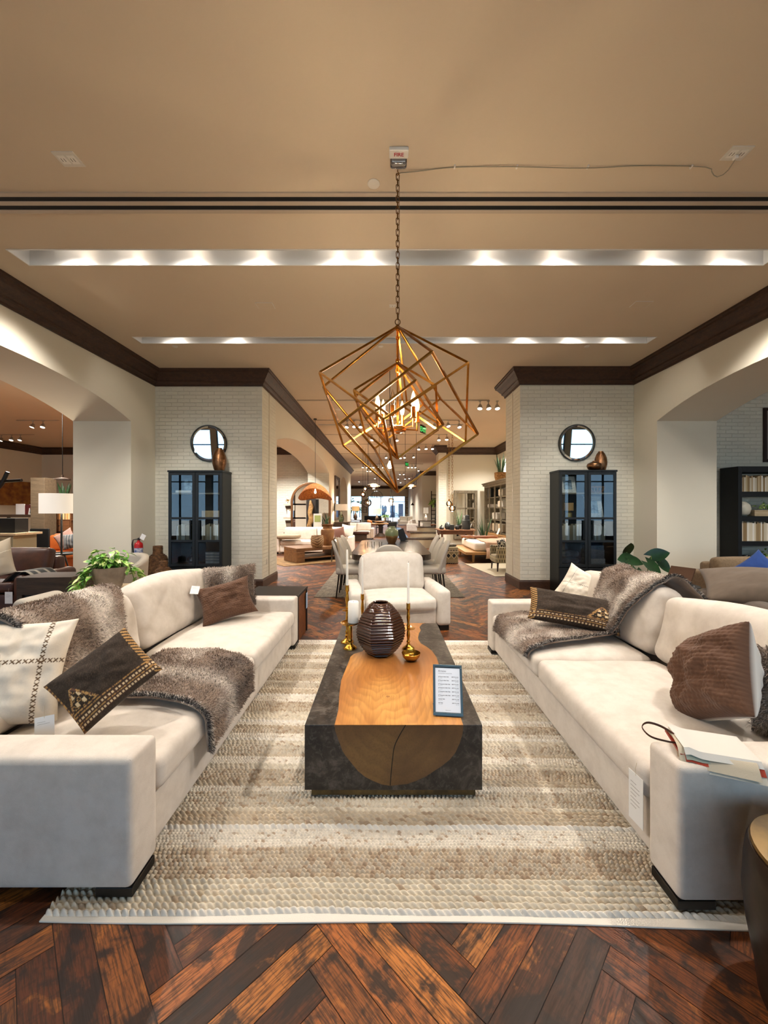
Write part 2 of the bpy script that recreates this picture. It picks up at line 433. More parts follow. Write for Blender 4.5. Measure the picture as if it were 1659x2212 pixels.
# brick piers that close the seating bay
b=MB(); b.box(LW,7.69,0,-2.48,8.62,ZC); struct(b.build('wall_pier_left',m_brick,boxuv=True))
b=MB(); b.box(2.65,7.60,0,RW,8.5,ZC); struct(b.build('wall_pier_right',m_brick,boxuv=True))
NL,NL2=-2.48,-3.40
arch_wall('wall_nave_left',NL,NL2,8.62,27.0,[(8.72,16.7,3.16,.42),(20.6,24.6,2.7,.75)])
b=MB(); b.box(NL2-.2,20.2,0,NL2,25,ZC); struct(b.build('wall_niche_back',m_wall))
b=MB(); b.box(NL2-.001,16.69,0,NL+.002,17.0,3.18); struct(b.build('wall_arch_pier',m_brick,boxuv=True))
b=MB(); b.box(-9,17.3,0,NL2,17.5,ZC); struct(b.build('wall_back_brick',m_brick,boxuv=True))
b=MB(); b.box(-15.7,17.3,0,-9,17.5,ZC); struct(b.build('wall_back_plain',m_wall))
b=MB(); b.box(-15.7,-4.4,0,-15.5,17.3,ZC); struct(b.build('wall_alcove_left',m_wall))
# right rear bay
b=MB(); b.box(2.62,17.3,0,5.2,17.5,ZC); struct(b.build('wall_back_right',m_wall))
b=MB(); b.box(5.02,8.5,0,5.2,17.3,ZC); struct(b.build('wall_bay_right',m_wall))
b=MB(); b.box(2.28,16.7,0,2.62,17.5,ZC); struct(b.build('wall_corner_pier',m_brick,boxuv=True))
b=MB(); b.box(2.62,28,0,8,28.2,ZC); struct(b.build('wall_far_right',m_wall))
b=MB(); b.box(2.62,28.2,0,2.8,46,ZC); struct(b.build('wall_far_side',m_wall))
b=MB(); b.box(7.8,17.5,0,8,28,ZC); struct(b.build('wall_far_outer',m_wall))
b=MB(); b.box(-4.9,27.0,0,-4.75,46,ZC); b.box(-4.75,26.8,0,-3.4,27.0,ZC); struct(b.build('wall_far_left',m_wall))
# right alcove brick wall behind the black bookcase
b=MB(); b.box(RW2,7.75,0,15.2,7.95,ZC); struct(b.build('wall_alcove_brick',m_brick,boxuv=True))
b=MB(); b.box(15.0,-4.4,0,15.2,7.75,ZC); struct(b.build('wall_alcove_right',m_wall))

# far shopfront with windows
def front_wall(name,y0,y1,x0,x1,opens,m=m_wall):
    b=MB(); x=x0
    for (a,c,z0,z1) in opens:
        if a>x: b.box(x,y0,0,a,y1,ZC)
        if z0>0: b.box(a,y0,0,c,y1,z0)
        b.box(a,y0,z1,c,y1,ZC); x=c
    if x1>x: b.box(x,y0,0,x1,y1,ZC)
    return struct(b.build(name,m))
farop=[(-4.45,-2.9,.15,3.14),(-2.05,2.25,.15,3.14),(3.2,4.3,.15,3.14)]
farop=[(px(758,46),px(781,46),.1,3.14),(px(796,46),px(875,46),.1,3.14),(px(892,46),px(912,46)+.3,.1,3.14)]
front_wall('wall_far',46,46.25,-4.9,2.8,farop)
m_mull=mat('window_mullion','#20262c',.5); m_pane=glass('window_pane',thin=True,gloss=.02,col='#ffffff')
def window(n,y,x0,x1,z0,z1,nx):
    t=struct(thing('window_%d'%n,None,None,(0,y,0))); t['kind']='structure'
    b=MB(); w=.035
    for i in range(nx+1):
        x=x0+(x1-x0)*i/nx; b.box(x-w,-.04,z0,x+w,.04,z1)
    for z in (z0,z1,z0+(z1-z0)*.78): b.box(x0,-.035,z-w*.8,x1,.035,z+w*.8)
    o=b.build('window_frame',m_mull,t); o['kind']='structure'
    p=MB(); p.box(x0,-.004,z0,x1,.004,z1); o=p.build('window_glass',m_pane,t); o['kind']='structure'
for i,(a,c,z0,z1) in enumerate(farop): window(i+1,46.12,a,c,z0,z1,3 if i==1 else 1)
# shopfront behind the camera: daylight enters here, seen in the mirrors and cabinet doors
nearop=[(-14.8,-11.9,.25,3.7),(-11.5,-8.9,.25,3.7),(-8.6,-6.0,.25,3.7),(-4.3,-1.7,.25,3.6),(-1.4,1.4,.25,3.6),(1.7,4.5,.25,3.6),(6.2,9.0,.25,3.7),(9.3,12.0,.25,3.7),(12.3,14.8,.25,3.7)]
front_wall('wall_near',-4.6,-4.4,-15.7,15.2,nearop)
for i,(a,c,z0,z1) in enumerate(nearop): window(4+i,-4.5,a,c,z0,z1,2)

# ---------------- crown moulding and baseboards (mitred sweeps)
def sweep(name,path,prof,side,m,closed_ends=True):
    """path: list of (x,y); prof: list of (out,z); side=+1 room is on the right of the path"""
    P=[Vector(p) for p in path]; n=len(P); rings=[]
    for i,p in enumerate(P):
        def nrm(a,b): d=(b-a).normalized(); return Vector((d.y,-d.x))*side
        if i==0: o=nrm(P[0],P[1]); sc_=1
        elif i==n-1: o=nrm(P[-2],P[-1]); sc_=1
        else:
            n1,n2=nrm(P[i-1],p),nrm(p,P[i+1]); o=(n1+n2).normalized(); sc_=1/max(.2,o.dot(n1))
        rings.append([(p.x+o.x*q*sc_,p.y+o.y*q*sc_,z) for q,z in prof])
    k=len(prof); vs=[v for r in rings for v in r]; fs=[]
    for i in range(n-1):
        for j in range(k):
            j2=(j+1)%k; f=(i*k+j,i*k+j2,(i+1)*k+j2,(i+1)*k+j); fs.append(f if side<0 else f[::-1])
    fs.append(tuple(range(k))[::-1]); fs.append(tuple((n-1)*k+j for j in range(k)))
    b=MB(); b.add(vs,fs); return struct(b.build(name,m))
crown=[(0,ZC),(.20,ZC),(.20,ZC-.03),(.185,ZC-.045),(.185,ZC-.075),(.15,ZC-.10),(.115,ZC-.15),(.085,ZC-.185),(.075,ZC-.20),(.075,ZC-.225),(.05,ZC-.24),(.03,ZC-.27),(.03,ZC-.30),(0,ZC-.30)]
sweep('trim_1',[(LW,-4.4),(LW,7.69),(NL,7.69),(NL,27.0),(-3.4,27.0)],crown,1,m_crown)
sweep('trim_2',[(RW,-4.4),(RW,7.60),(2.65,7.60),(2.65,8.5),(5.02,8.5),(5.02,17.3),(2.62,17.3)],crown,-1,m_crown)
sweep('trim_3',[(2.62,16.7),(2.28,16.7),(2.28,17.5),(2.62,17.5)],crown,-1,m_crown)
sweep('trim_4',[(8,28),(2.62,28),(2.62,46),(-4.75,46),(-4.75,27)],crown,-1,m_crown)
sweep('trim_5',[(-15.5,-4.4),(-15.5,17.3),(NL2,17.3)],crown,1,m_crown)
bb=[(0,0),(.022,0),(.022,.15),(.014,.172),(.010,.185),(0,.185)]
sweep('baseboard_left',[(LW,6.96),(LW,7.69),(NL,7.69),(NL,8.72)],bb,1,m_base)
sweep('baseboard_right',[(RW,6.95),(RW,7.60),(2.65,7.60),(2.65,8.5)],bb,-1,m_base)
sweep('baseboard_jamb_right',[(RW2,6.95),(RW,6.95)],bb,-1,m_base)
sweep('baseboard_jamb_left',[(LW2,6.96),(LW,6.96)],bb,1,m_base)
# metal corner guard strips on the pier sides
b=MB(); b.box(NL+.0,8.12,.19,NL+.012,8.15,4.04); struct(b.build('trim_6',mat('guard_strip','#cfc6b2',.4)))
b=MB(); b.box(2.638,8.02,.19,2.65,8.05,4.04); struct(b.build('trim_7',mat('guard_strip_pale','#cfc6b2',.4)))

# outside: paving, and a few things seen through the far windows
b=MB(); b.box(-30,46.3,-.2,30,80,-.02); struct(b.build('ground_outside',mat('outside_paving','#b9bcc0',.9)))
b=MB(); b.box(-30,-40,-.2,30,-4.7,-.02); struct(b.build('ground_street',mat('street_paving','#bdbbb5',.9)))
# ================================================================ rug: woven rows as real relief
def make_rug():
    X0,X1,Y0,Y1=-1.33,1.62,1.462,4.63; rr=np.random.RandomState(5)
    bands=[]; y=.024
    cream,white,tan,brown,grey=[np.array(lin(h)) for h in ('#cdc2ae','#ddd6ca','#b5a084','#8f7861','#a89d8d')]
    seq=['white']+['rope']*5+['knotb']*8+['fine']*7+['white']+['ropet']*4+['rope']+['knot']*6+['fine']*3+['ropet']*2+['knotb']*5+['rope']*2+['fine']*5+['ropet']+['knot']*5+['rope']*2+['white']+['fine']*4+['knotb']*3+['ropet']*2+['fine']*3
    i=0; rows=[]
    while y<Y1-Y0-.03:
        k=seq[i%len(seq)]; p={'rope':.0245,'ropet':.021,'white':.028,'knot':.0185,'knotb':.0185,'fine':.0145}[k]*rr.uniform(.92,1.08)
        rows.append((y,p,k,rr.rand(),rr.uniform(-.06,.06))); y+=p; i+=1
    nx,ny=800,1050
    xs=np.linspace(X0,X1,nx); ys=np.linspace(0,1,ny)**1.4*(Y1-Y0)
    starts=np.array([r[0] for r in rows]); 
    XX,YY=np.meshgrid(xs,ys,indexing='ij')
    wob=.005*np.sin(XX*4.1+YY*2)+.002*np.sin(XX*9+1)
    Yw=YY+wob; ri=np.clip(np.searchsorted(starts,Yw)-1,0,len(rows)-1)
    s_=starts[ri]; p_=np.array([r[1] for r in rows])[ri]; ph=np.clip((Yw-s_)/p_,0,1); ph=np.where(Yw<starts[0],0,ph)
    kind=np.array([{'rope':0,'ropet':0,'white':0,'knot':1,'knotb':1,'fine':2}[r[2]] for r in rows])[ri]
    rnd=np.array([r[3] for r in rows])[ri]
    pitch=np.where(kind==0,.030,np.where(kind==1,.0215,.0175))
    q=XX/pitch+rnd*7+np.where(kind==0,ph*.75,np.where(kind==1,.25*np.sin(ph*3.1),.3*ph)); qi=np.floor(q); qf=q-qi
    prof=np.clip(np.sin(PI*ph),0,1)**.8*(.05+.95*np.clip(np.sin(PI*qf),0,1)**.8)
    amp=np.where(kind==0,.0175,np.where(kind==1,.016,.0115))
    hsh=np.abs(np.sin(qi*12.9898+ri*78.233)*43758.5453)%1; hs2=np.abs(np.sin(qi*39.3+ri*11.1)*9731.7)%1
    Z=.003+amp*prof*(.8+.4*hsh); Z=np.where((Yw<starts[0])|(YY>Y1-Y0-.03),.007,Z)
    basec=np.zeros(XX.shape+(3,)); 
    cm={'rope':cream,'ropet':tan*.5+cream*.5,'white':white,'knot':cream*.65+grey*.35,'knotb':brown*.30+cream*.70,'fine':white*.55+cream*.45}
    rc=np.array([cm[r[2]]*(1+r[4]) for r in rows]); basec=rc[ri]
    pb=np.array([{'rope':.06,'ropet':.25,'white':.0,'knot':.25,'knotb':.5,'fine':.12}[r[2]] for r in rows])[ri]
    mixb=(hsh<pb)[...,None]*(.35+.5*hs2[...,None])
    col=basec*(1-mixb)+np.where(hs2[...,None]>.55,brown,tan)*mixb; col*=(.9+.2*hs2[...,None])
    hem=((Yw<starts[0])|(YY>Y1-Y0-.03))[...,None]; col=np.where(hem,white,col)
    Yv=Y0+YY+.01*np.sin(XX*2.3+.8)*(1-YY/3)-.012*(XX-.2)
    vs=np.stack([XX,Yv,Z],-1).reshape(-1,3); a=np.arange(nx*ny).reshape(nx,ny)
    fs=np.stack([a[:-1,:-1],a[1:,:-1],a[1:,1:],a[:-1,1:]],-1).reshape(-1,4)
    # skirt
    me=bpy.data.meshes.new('woven_rug'); nv=len(vs); nf=len(fs)
    edge=np.concatenate([a[:,0],a[-1,1:],a[::-1,-1][1:],a[0,::-1][1:]]); low=vs[edge].copy(); low[:,2]=.0008
    ev=np.arange(len(edge))+nv; sk=np.stack([ev[:-1],ev[1:],edge[1:],edge[:-1]],-1)
    vs=np.concatenate([vs,low]); fs=np.concatenate([fs,sk]); cols=np.concatenate([col.reshape(-1,3),np.tile(white,(len(edge),1))])
    me.vertices.add(len(vs)); me.vertices.foreach_set('co',vs.astype(np.float32).ravel())
    me.loops.add(fs.size); me.loops.foreach_set('vertex_index',fs.astype(np.int32).ravel())
    me.polygons.add(len(fs)); me.polygons.foreach_set('loop_start',np.arange(0,fs.size,4,dtype=np.int32)); me.polygons.foreach_set('loop_total',np.full(len(fs),4,dtype=np.int32))
    me.polygons.foreach_set('use_smooth',np.ones(len(fs),dtype=bool))
    me.update(calc_edges=True)
    ca=me.color_attributes.new('Col','FLOAT_COLOR','POINT'); A=np.ones((len(vs),4),np.float32); A[:,:3]=cols; ca.data.foreach_set('color',A.ravel())
    me.materials.append(colmat('rug_wool',.95,(260,.25,.004)))
    o=bpy.data.objects.new('woven_rug',me); COL.objects.link(o)
    tag(o,'chunky cream and oatmeal striped woven wool rug under the wood-and-resin coffee table','rug')
make_rug()

# ================================================================ sofas
def fabric(name,c,c2,sc1=9,b=.25):
    t=NT(name); cv=t.coord(); a,d=lin(c),lin(c2)
    f=t.noise(cv,sc1,5,.65); w=t.noise(t.coord('Object',(1,1,1)),420,2,.5); w2=t.noise(t.coord('Object',(160,160,900)),1,2)
    col=t.ramp(f,[(.25,d),(.6,a)]); col=t.mix(t.ramp(w2,[(.45,(0,)*3),(.7,(.22,)*3)]),col,d)
    t.l(col,t.b.inputs['Base Color']); t.set(Roughness=.92); t.b.inputs['Sheen Weight'].default_value=.15
    big=t.noise(cv,5,3,.5); t.bump(t.math('ADD',t.math('MULTIPLY',w,.25),big),b,.012); return t.m
m_linen=fabric('cream_linen','#d8cec2','#c6bbae')
m_seam=mat('seam_thread','#b6a893',.9)
m_leg=mat('espresso_leg','#0b0806',.4)
def make_sofa(name,label,xf,s,y0,y1,mirror=False):
    aw=.185; D=1.24; ah=.585
    t=thing(name,label,'sofa',(xf+s*D/2,(y0+y1)/2,0)); OX,OY=t.location.x,t.location.y
    X=lambda u: xf+s*u-OX
    Yc=lambda y: y-OY
    b=MB(); b.rbox((X(.61),0,.185),(1.15,y1-y0-2*aw+.02,.245),.018,5); b.build('base',m_linen,t)
    for ya in (y0,y1-aw):
        b=MB(); b.rbox((X(D/2),Yc(ya+aw/2),.06+(ah-.06)/2),(D,aw,ah-.06),.026,8,puff=(.0,.004,.006)); o=b.build('arm',m_linen,t)
        p=MB(); z=ah-.012; yy=[Yc(ya)+.012,Yc(ya+aw)-.012]
        f=X(0)+s*.012
        for yv in yy: p.tube([(f,yv,.07),(f,yv,z-.01),(f+s*.02,yv,z),(X(D-.05),yv,z)],.0034,5)
        p.tube([(f,yy[0],z),(f,yy[1],z)],.0034,5); p.build('piping',m_seam,o)
    b=MB(); b.rbox((X(1.15),0,.44),(.18,y1-y0-2*aw,.76),.04,8); b.build('back_frame',m_linen,t)
    L=(y1-y0-2*aw)/2
    for k in (0,1):
        yc=Yc(y0+aw+L*(k+.5)); sd=k+(0 if s<0 else 5)
        def fn(O,u,v,w,sd=sd):
            n=mnoise.noise(Vector((O.x*3+sd*5,O.y*2.2,0)))*.012*max(0,w)
            n+=-.008*max(0,w)*math.exp(-((abs(v)-.97)/.08)**2)
            return Vector((O.x,O.y,O.z+n))
        b=MB(); b.rbox((X(.445),yc,.382),(.90,L-.008,.165),.05,16,puff=(.012,.004,.030),fn=fn); o=b.build('seat_cushion',m_linen,t)
    for k in (0,1):
        yc=Yc(y0+aw+L*(k+.5)); sd=k+(0 if s<0 else 7)
        def fn(O,u,v,w,sd=sd):
            z=O.z
            z+=(-.035*(max(0,w)**2)*abs(v)**2.2)+(.02*max(0,w)*math.cos(v*2.4+sd))
            x=O.x+.012*mnoise.noise(Vector((O.y*3.2+sd*9,O.z*4,2)))+.010*math.sin(8*v+4*w+sd)*abs(v)**3
            return Vector((x,O.y,z))
        T=Matrix.Translation((X(1.005),yc,.715))@Matrix.Rotation(s*rad(15),4,'Y')
        b=MB(); b.rbox((0,0,0),(.22,L-.015,.53),.085,12,puff=(.05,.01,.015),T=T,fn=fn); o=b.build('back_cushion',m_linen,t)
    for u in (.075,D-.09):
        for yv in (y0+.085,y1-.085):
            b=MB(); b.box(X(u)-.075,Yc(yv)-.075,.0235,X(u)+.075,Yc(yv)+.075,.062); b.build('leg',m_leg,t,bevel=.003)
    return t
LF,RF=-1.02,1.135
sofaL=make_sofa('sofa','cream linen sofa with two separate fur throws, on the pothos side of the table',LF,-1,1.535,4.46)
sofaR=make_sofa('sofa','cream linen sofa with the swatch booklet on its arm and the black side stool',RF,1,1.485,4.31)

# ================================================================ cushions
def pillow(name,label,size,t,loc,roll=0,tilt=0,yaw=0,front=None,back=(.7,.66,.6),m=None,n=(28,28),k=.09,hfn=None,group=None,wr=.012,seed=0,p=.55,cat='cushion'):
    w,h=size[0]/2,size[1]/2; nu,nv=n; b=MB(); cols=[]
    idx=[[[None]*(nv+1) for _ in range(nu+1)] for _ in (0,1)]
    for sd in (0,1):
        for i in range(nu+1):
            for j in range(nv+1):
                u,v=-1+2*i/nu,-1+2*j/nv; edge=i in(0,nu) or j in(0,nv)
                if sd==1 and edge: idx[1][i][j]=idx[0][i][j]; continue
                x=w*u*(1-k*(1-v*v)*abs(u)); z=h*v*(1-k*(1-u*u)*abs(v))
                th=t/2*(max(0,(1-u*u)*(1-v*v)))**p
                nz=mnoise.noise(Vector((u*2.2+seed,v*2.2,sd*3+seed)))*wr*(1-max(abs(u),abs(v))**4)+mnoise.noise(Vector((u*5+seed,v*5,sd)))*wr*.35*(1-max(abs(u),abs(v))**4)
                d=th+nz+(hfn(u,v) if (hfn and sd==0 and not edge) else 0)
                idx[sd][i][j]=len(b.v); b.v.append((x,-d if sd==0 else d,z))
                cols.append(front(u,v) if sd==0 else back)
    for sd in (0,1):
        for i in range(nu):
            for j in range(nv):
                q=(idx[sd][i][j],idx[sd][i+1][j],idx[sd][i+1][j+1],idx[sd][i][j+1])
                b.f.append(q if sd==0 else q[::-1]); b.mi.append(0); b.sm.append(True); b.uv.append(None)
    o=b.build(name,m,cols=cols,sharp=179)
    o.matrix_world=Matrix.Translation(loc)@Matrix.Rotation(rad(yaw),4,'Z')@Matrix.Rotation(-rad(tilt),4,'X')@Matrix.Rotation(-rad(roll),4,'Y')
    return tag(o,label,cat,group)
def addpart(o,b,name,m,**k):
    q=b.build(name,m,parent=o,**k); return q
m_pcloth=colmat('pillow_cloth',.92,(300,.12,.003),.1); m_pknit=colmat('pillow_knit',.95,(500,.2,.002),.1); m_pkilim=colmat('pillow_kilim',.95,(260,.35,.004))
CRM=lin('#e2d7c6'); DK=lin('#31261c'); BRN=lin('#5e4030'); OCH=lin('#b48a52'); SAND=lin('#d9bf95')
def hsh(a,b=0): return abs(math.sin(a*12.9898+b*78.233)*43758.5453)%1
def plain(c,amp=.05):
    return lambda u,v: tuple(x*(1-amp+2*amp*hsh(round(u*40),round(v*40))) for x in c)
def kilim(u,v,end=1):
    """dark brown flatweave: woven bands along the long edge, stepped triangle near one end"""
    c=DK if hsh(int(u*90),int(v*70))>.25 else tuple(x*1.9 for x in DK)
    def band(v0,hw): return abs(v-v0)<hw
    uu=u*end
    for v0,hw,per in ((-.82,.055,.075),(-.62,.05,.085)):
        if band(v0,hw):
            f=(u/per)%1; return SAND if .2<f<.8 and abs(v-v0)<hw*.6 else tuple(x*.7 for x in BRN)
    if band(-.72,.025) or band(-.5,.025): return tuple(x*.9 for x in OCH) if hsh(int(u*60),3)>.3 else BRN
    if uu>.86:
        return OCH if ((v+uu*.8)/.13)%1<.5 else DK
    tu,tv=uu+.62,v+.12                       # motif
    if 0<tv+.32<.75 and abs(tu)<.34*(1-(tv+.32)/.78)+.02:
        e=.34*(1-(tv+.32)/.78)+.02
        if abs(abs(tu)-e)<.06 or abs(tv+.30)<.04: return OCH if hsh(int(tu*30),int(tv*30))>.35 else BRN
        return SAND if (int((tu+2)/.085)%2==0 and int((tv+2)/.13)%2==0) else (OCH if hsh(int(tu*40),int(tv*40))>.8 else DK)
    if uu<-.93: return OCH if int(v*14)%2==0 else BRN
    return c
def xst(lines,c1=CRM,thick=.02,per=.10):
    def f(u,v):
        for (ax,pos) in lines:
            a,d=(u,v-pos) if ax=='h' else (v,u-pos)
            q=(a/per)%1-.5; dd=d/ .042
            if abs(d)<.042 and abs(q)<.40 and (abs(dd*.40-q)<.15 or abs(dd*.40+q)<.15): return lin('#5b4226')
        return tuple(x*(.97+.06*hsh(int(u*60),int(v*60))) for x in c1)
    return f
# --- cushions on the sofa at the pothos side
pillow('cushion','large cream cushion with brown cross-stitched lines, leaning in the near corner of the sofa',(.52,.54),.24,(-1.965,1.98,.74),roll=-8,tilt=20,yaw=34,front=xst([('h',.18),('v',.60)]),back=CRM,m=m_pcloth,n=(170,170),k=.10,wr=.04,seed=3,p=.42)
pillow('cushion','dark brown kilim lumbar cushion with tan woven bands beside the cream cross-stitched cushion',(.40,.31),.20,(-1.44,1.975,.72),roll=38,tilt=26,yaw=24,front=lambda u,v:kilim(u,v),back=CRM,m=m_pkilim,n=(130,90),k=.05,seed=9,p=.40,wr=.02)
KB=lin('#5a3d2a')
def knit_h(fx,fy): return lambda u,v: .0062*(abs(math.sin(PI*(u*fx/2+ (int(v*fy/2+50)%2)*.5)))*abs(math.sin(PI*v*fy/2)))**.6
pillow('cushion','brown chunky knit cushion with a small white price tag near the far arm',(.52,.40),.22,(-1.58,3.80,.680),roll=14,tilt=30,yaw=20,front=plain(KB,.12),back=lin('#c9bda8'),m=m_pknit,n=(110,100),k=.14,hfn=knit_h(23,18),seed=5,wr=.035,p=.42)
pillow('cushion','brown knit cushion with a white back at the swatch-booklet end of the sofa',(.50,.46),.27,(1.72,2.02,.715),roll=34,tilt=20,yaw=-103,front=plain(KB,.12),back=lin('#d6d2ca'),m=m_pknit,n=(110,106),k=.06,hfn=knit_h(21,21),seed=15,wr=.045,p=.42)
pillow('cushion','cream cushion with two dotted stitch lines, under the fur throw at the far end',(.42,.42),.18,(1.98,3.92,.765),roll=-26,tilt=24,yaw=-34,front=lambda u,v: lin('#4c4234') if ((abs(v-.25*u-.15)<.014 and (u*14)%1<.4) or (abs(u+.55)<.014 and (v*14)%1<.4)) else CRM,back=CRM,m=m_pcloth,n=(110,110),k=.12,seed=21,wr=.025,p=.42)
pillow('cushion','long dark kilim bolster cushion with tan patterned end on the folded fur throw',(.74,.31),.19,(1.66,3.42,.685),roll=-9,tilt=36,yaw=-12,front=lambda u,v:kilim(u,v,-1),back=CRM,m=m_pkilim,n=(160,80),k=.05,seed=27,p=.40,wr=.02)

# ================================================================ faux fur: a sheet with real strands
FB,FD,FL=lin('#8f7967'),lin('#4b3a30'),lin('#e6dbce')
m_fur=colmat('faux_fur',.75,sheen=.25)
def fur_cloud(P,off=0):
    n=mnoise.noise(Vector((P[0]*3.3+off,P[1]*3.3,P[2]*3.3)))+.5*mnoise.noise(Vector((P[0]*9+off,P[1]*9,P[2]*9)))
    return n
def fur_col(P,off,u,band=None):
    n=fur_cloud(P,off); c=[FB[i]*(1-max(0,-n))+FD[i]*max(0,-n) for i in range(3)]
    L=max(0,n-.15)*1.1
    if band is not None: L+=math.exp(-((u-band)/.10)**2)*.95*(.6+.8*max(0,n+.3))
    L=min(1,L); return [c[i]*(1-L)+FL[i]*L for i in range(3)]
def fur_sheet(b,cols,fn,nu,nv,N,ln,thick,off,band=None,lay=(0,0,0),trim=None,seed=1,out=None):
    rr=random.Random(seed)
    G=[[Vector(fn(i/nu,j/nv)) for j in range(nv+1)] for i in range(nu+1)]
    NR=[[None]*(nv+1) for _ in range(nu+1)]
    for i in range(nu+1):
        for j in range(nv+1):
            a=G[min(i+1,nu)][j]-G[max(i-1,0)][j]; c=G[i][min(j+1,nv)]-G[i][max(j-1,0)]; q=a.cross(c); q.normalize(); NR[i][j]=q
    if out is not None:
        tot=sum(NR[i][j].dot(Vector(out)) for i in range(nu+1) for j in range(nv+1))
        if tot<0:
            for i in range(nu+1):
                for j in range(nv+1): NR[i][j]=-NR[i][j]
    st=len(b.v); w=nv+1
    for sgn in (1,-1):
        for i in range(nu+1):
            for j in range(nv+1):
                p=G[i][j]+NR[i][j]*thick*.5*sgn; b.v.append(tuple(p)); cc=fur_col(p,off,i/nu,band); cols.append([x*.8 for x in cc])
    def face(q): b.f.append(q); b.mi.append(0); b.sm.append(True); b.uv.append(None)
    o2=(nu+1)*w
    for i in range(nu):
        for j in range(nv):
            q=(st+i*w+j,st+(i+1)*w+j,st+(i+1)*w+j+1,st+i*w+j+1); face(q); face(tuple(k+o2 for k in q[::-1]))
    rim=[(i,0) for i in range(nu+1)]+[(nu,j) for j in range(1,nv+1)]+[(i,nv) for i in range(nu-1,-1,-1)]+[(0,j) for j in range(nv-1,-1,-1)]
    for (a,c),(d,e) in zip(rim[:-1],rim[1:]): face((st+d*w+e,st+a*w+c,st+o2+a*w+c,st+o2+d*w+e))
    lay=Vector(lay)
    for k in range(N):
        if trim is not None and k<N*.22:
            u,v=rr.random(),rr.random()
            sd=rr.choice(trim); e=abs(rr.gauss(0,.018))
            if sd=='u0': u=e
            elif sd=='u1': u=1-e
            elif sd=='v0': v=e
            else: v=1-e
            dark=True
        else: u,v=rr.random(),rr.random(); dark=False
        u=min(max(u,0),.9999); v=min(max(v,0),.9999)
        fi,fj=u*nu,v*nv; i,j=int(fi),int(fj); p=G[i][j].lerp(G[i+1][j],fi-i).lerp(G[i][j+1].lerp(G[i+1][j+1],fi-i),fj-j); nn=NR[i][j]
        cl=mnoise.noise_vector(p*7+Vector((off,0,0)))
        dr=(nn*.75+cl*.8+lay+Vector((rr.gauss(0,.3),rr.gauss(0,.3),rr.gauss(0,.3)))).normalized()
        if dr.dot(nn)<.15: dr=(dr+nn*.5).normalized()
        L=ln*rr.uniform(.6,1.3)*(1.5 if dark else 1); side=dr.cross(nn+Vector((.01,.02,0))); side.normalize(); wd=rr.uniform(.0012,.0024)
        root=p+nn*thick*.4; mid=root+dr*L*.55; tip=root+dr*L+Vector((0,0,-L*.28))
        cc=fur_col(p,off,u,band)
        if dark: cc=[x*.35 for x in FD] if rr.random()<.7 else [x*.8 for x in FL]
        f=rr.uniform(.7,1.35)
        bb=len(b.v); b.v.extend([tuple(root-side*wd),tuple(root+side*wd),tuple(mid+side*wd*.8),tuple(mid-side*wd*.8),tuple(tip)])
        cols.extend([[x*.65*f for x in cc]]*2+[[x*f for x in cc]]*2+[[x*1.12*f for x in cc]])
        face((bb,bb+1,bb+2,bb+3)); face((bb+3,bb+2,bb+4))
def path_eval(pts):
    P=[Vector(p) for p in pts]; L=[0]
    for a,c in zip(P[:-1],P[1:]): L.append(L[-1]+(c-a).length)
    def f(t):
        s=t*L[-1]
        for i in range(len(P)-1):
            if s<=L[i+1] or i==len(P)-2:
                k=(s-L[i])/max(1e-9,L[i+1]-L[i])
                p0,p1,p2,p3=P[max(i-1,0)],P[i],P[i+1],P[min(i+2,len(P)-1)]
                return .5*((2*p1)+(p2-p0)*k+(2*p0-5*p1+4*p2-p3)*k*k+(3*p1-p0-3*p2+p3)*k**3)
    return f
def throw(name,label,pathA,pathB,N,ln,off,band=None,trim=None,seed=1,nu=34,nv=44,ruck=.012,flip=False,lay=(0,0,0),out=(0,0,1)):
    """draped between two edge paths (each a list of points running down the drape)"""
    A,B=path_eval(pathA),path_eval(pathB)
    def fn(u,v):
        p=A(v).lerp(B(v),u); n=mnoise.noise(Vector((p.x*5+off,p.y*5,p.z*4)))*ruck
        return p+Vector((0,0,abs(n)*1.2))+Vector((0,n*.6,0))
    f2=(lambda u,v: fn(1-u,v)) if flip else fn
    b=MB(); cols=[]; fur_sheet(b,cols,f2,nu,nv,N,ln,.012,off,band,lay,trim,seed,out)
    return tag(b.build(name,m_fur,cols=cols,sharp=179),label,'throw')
throw('fur_throw','mottled brown faux fur throw draped over the sofa back behind the cross-stitched cushion',
    [(-2.34,1.95,.55),(-2.335,1.97,.80),(-2.29,1.98,.90),(-2.14,1.99,1.01),(-2.0,2.01,1.0),(-1.90,2.03,.88),(-1.80,2.05,.70),(-1.74,2.06,.555)],
    [(-2.34,2.95,.55),(-2.335,2.93,.80),(-2.29,2.92,.90),(-2.14,2.90,1.01),(-2.0,2.88,.99),(-1.90,2.78,.88),(-1.80,2.66,.70),(-1.74,2.60,.555)],
    24000,.020,1.7,band=.72,trim=['u0'],seed=2,out=(.6,0,.8))
throw('fur_throw','faux fur throw with a pale stripe laid over the seat front beside the kilim cushion',
    [(-1.66,2.17,.535),(-1.45,2.15,.533),(-1.20,2.13,.522),(-1.05,2.11,.493),(-.99,2.10,.44),(-.985,2.11,.36),(-.985,2.13,.235)],
    [(-1.66,2.86,.535),(-1.45,2.88,.533),(-1.20,2.87,.522),(-1.05,2.84,.493),(-.99,2.83,.44),(-.985,2.83,.36),(-.985,2.84,.25)],
    24000,.019,4.1,band=.45,trim=['u0'],seed=3,out=(.5,0,.8))
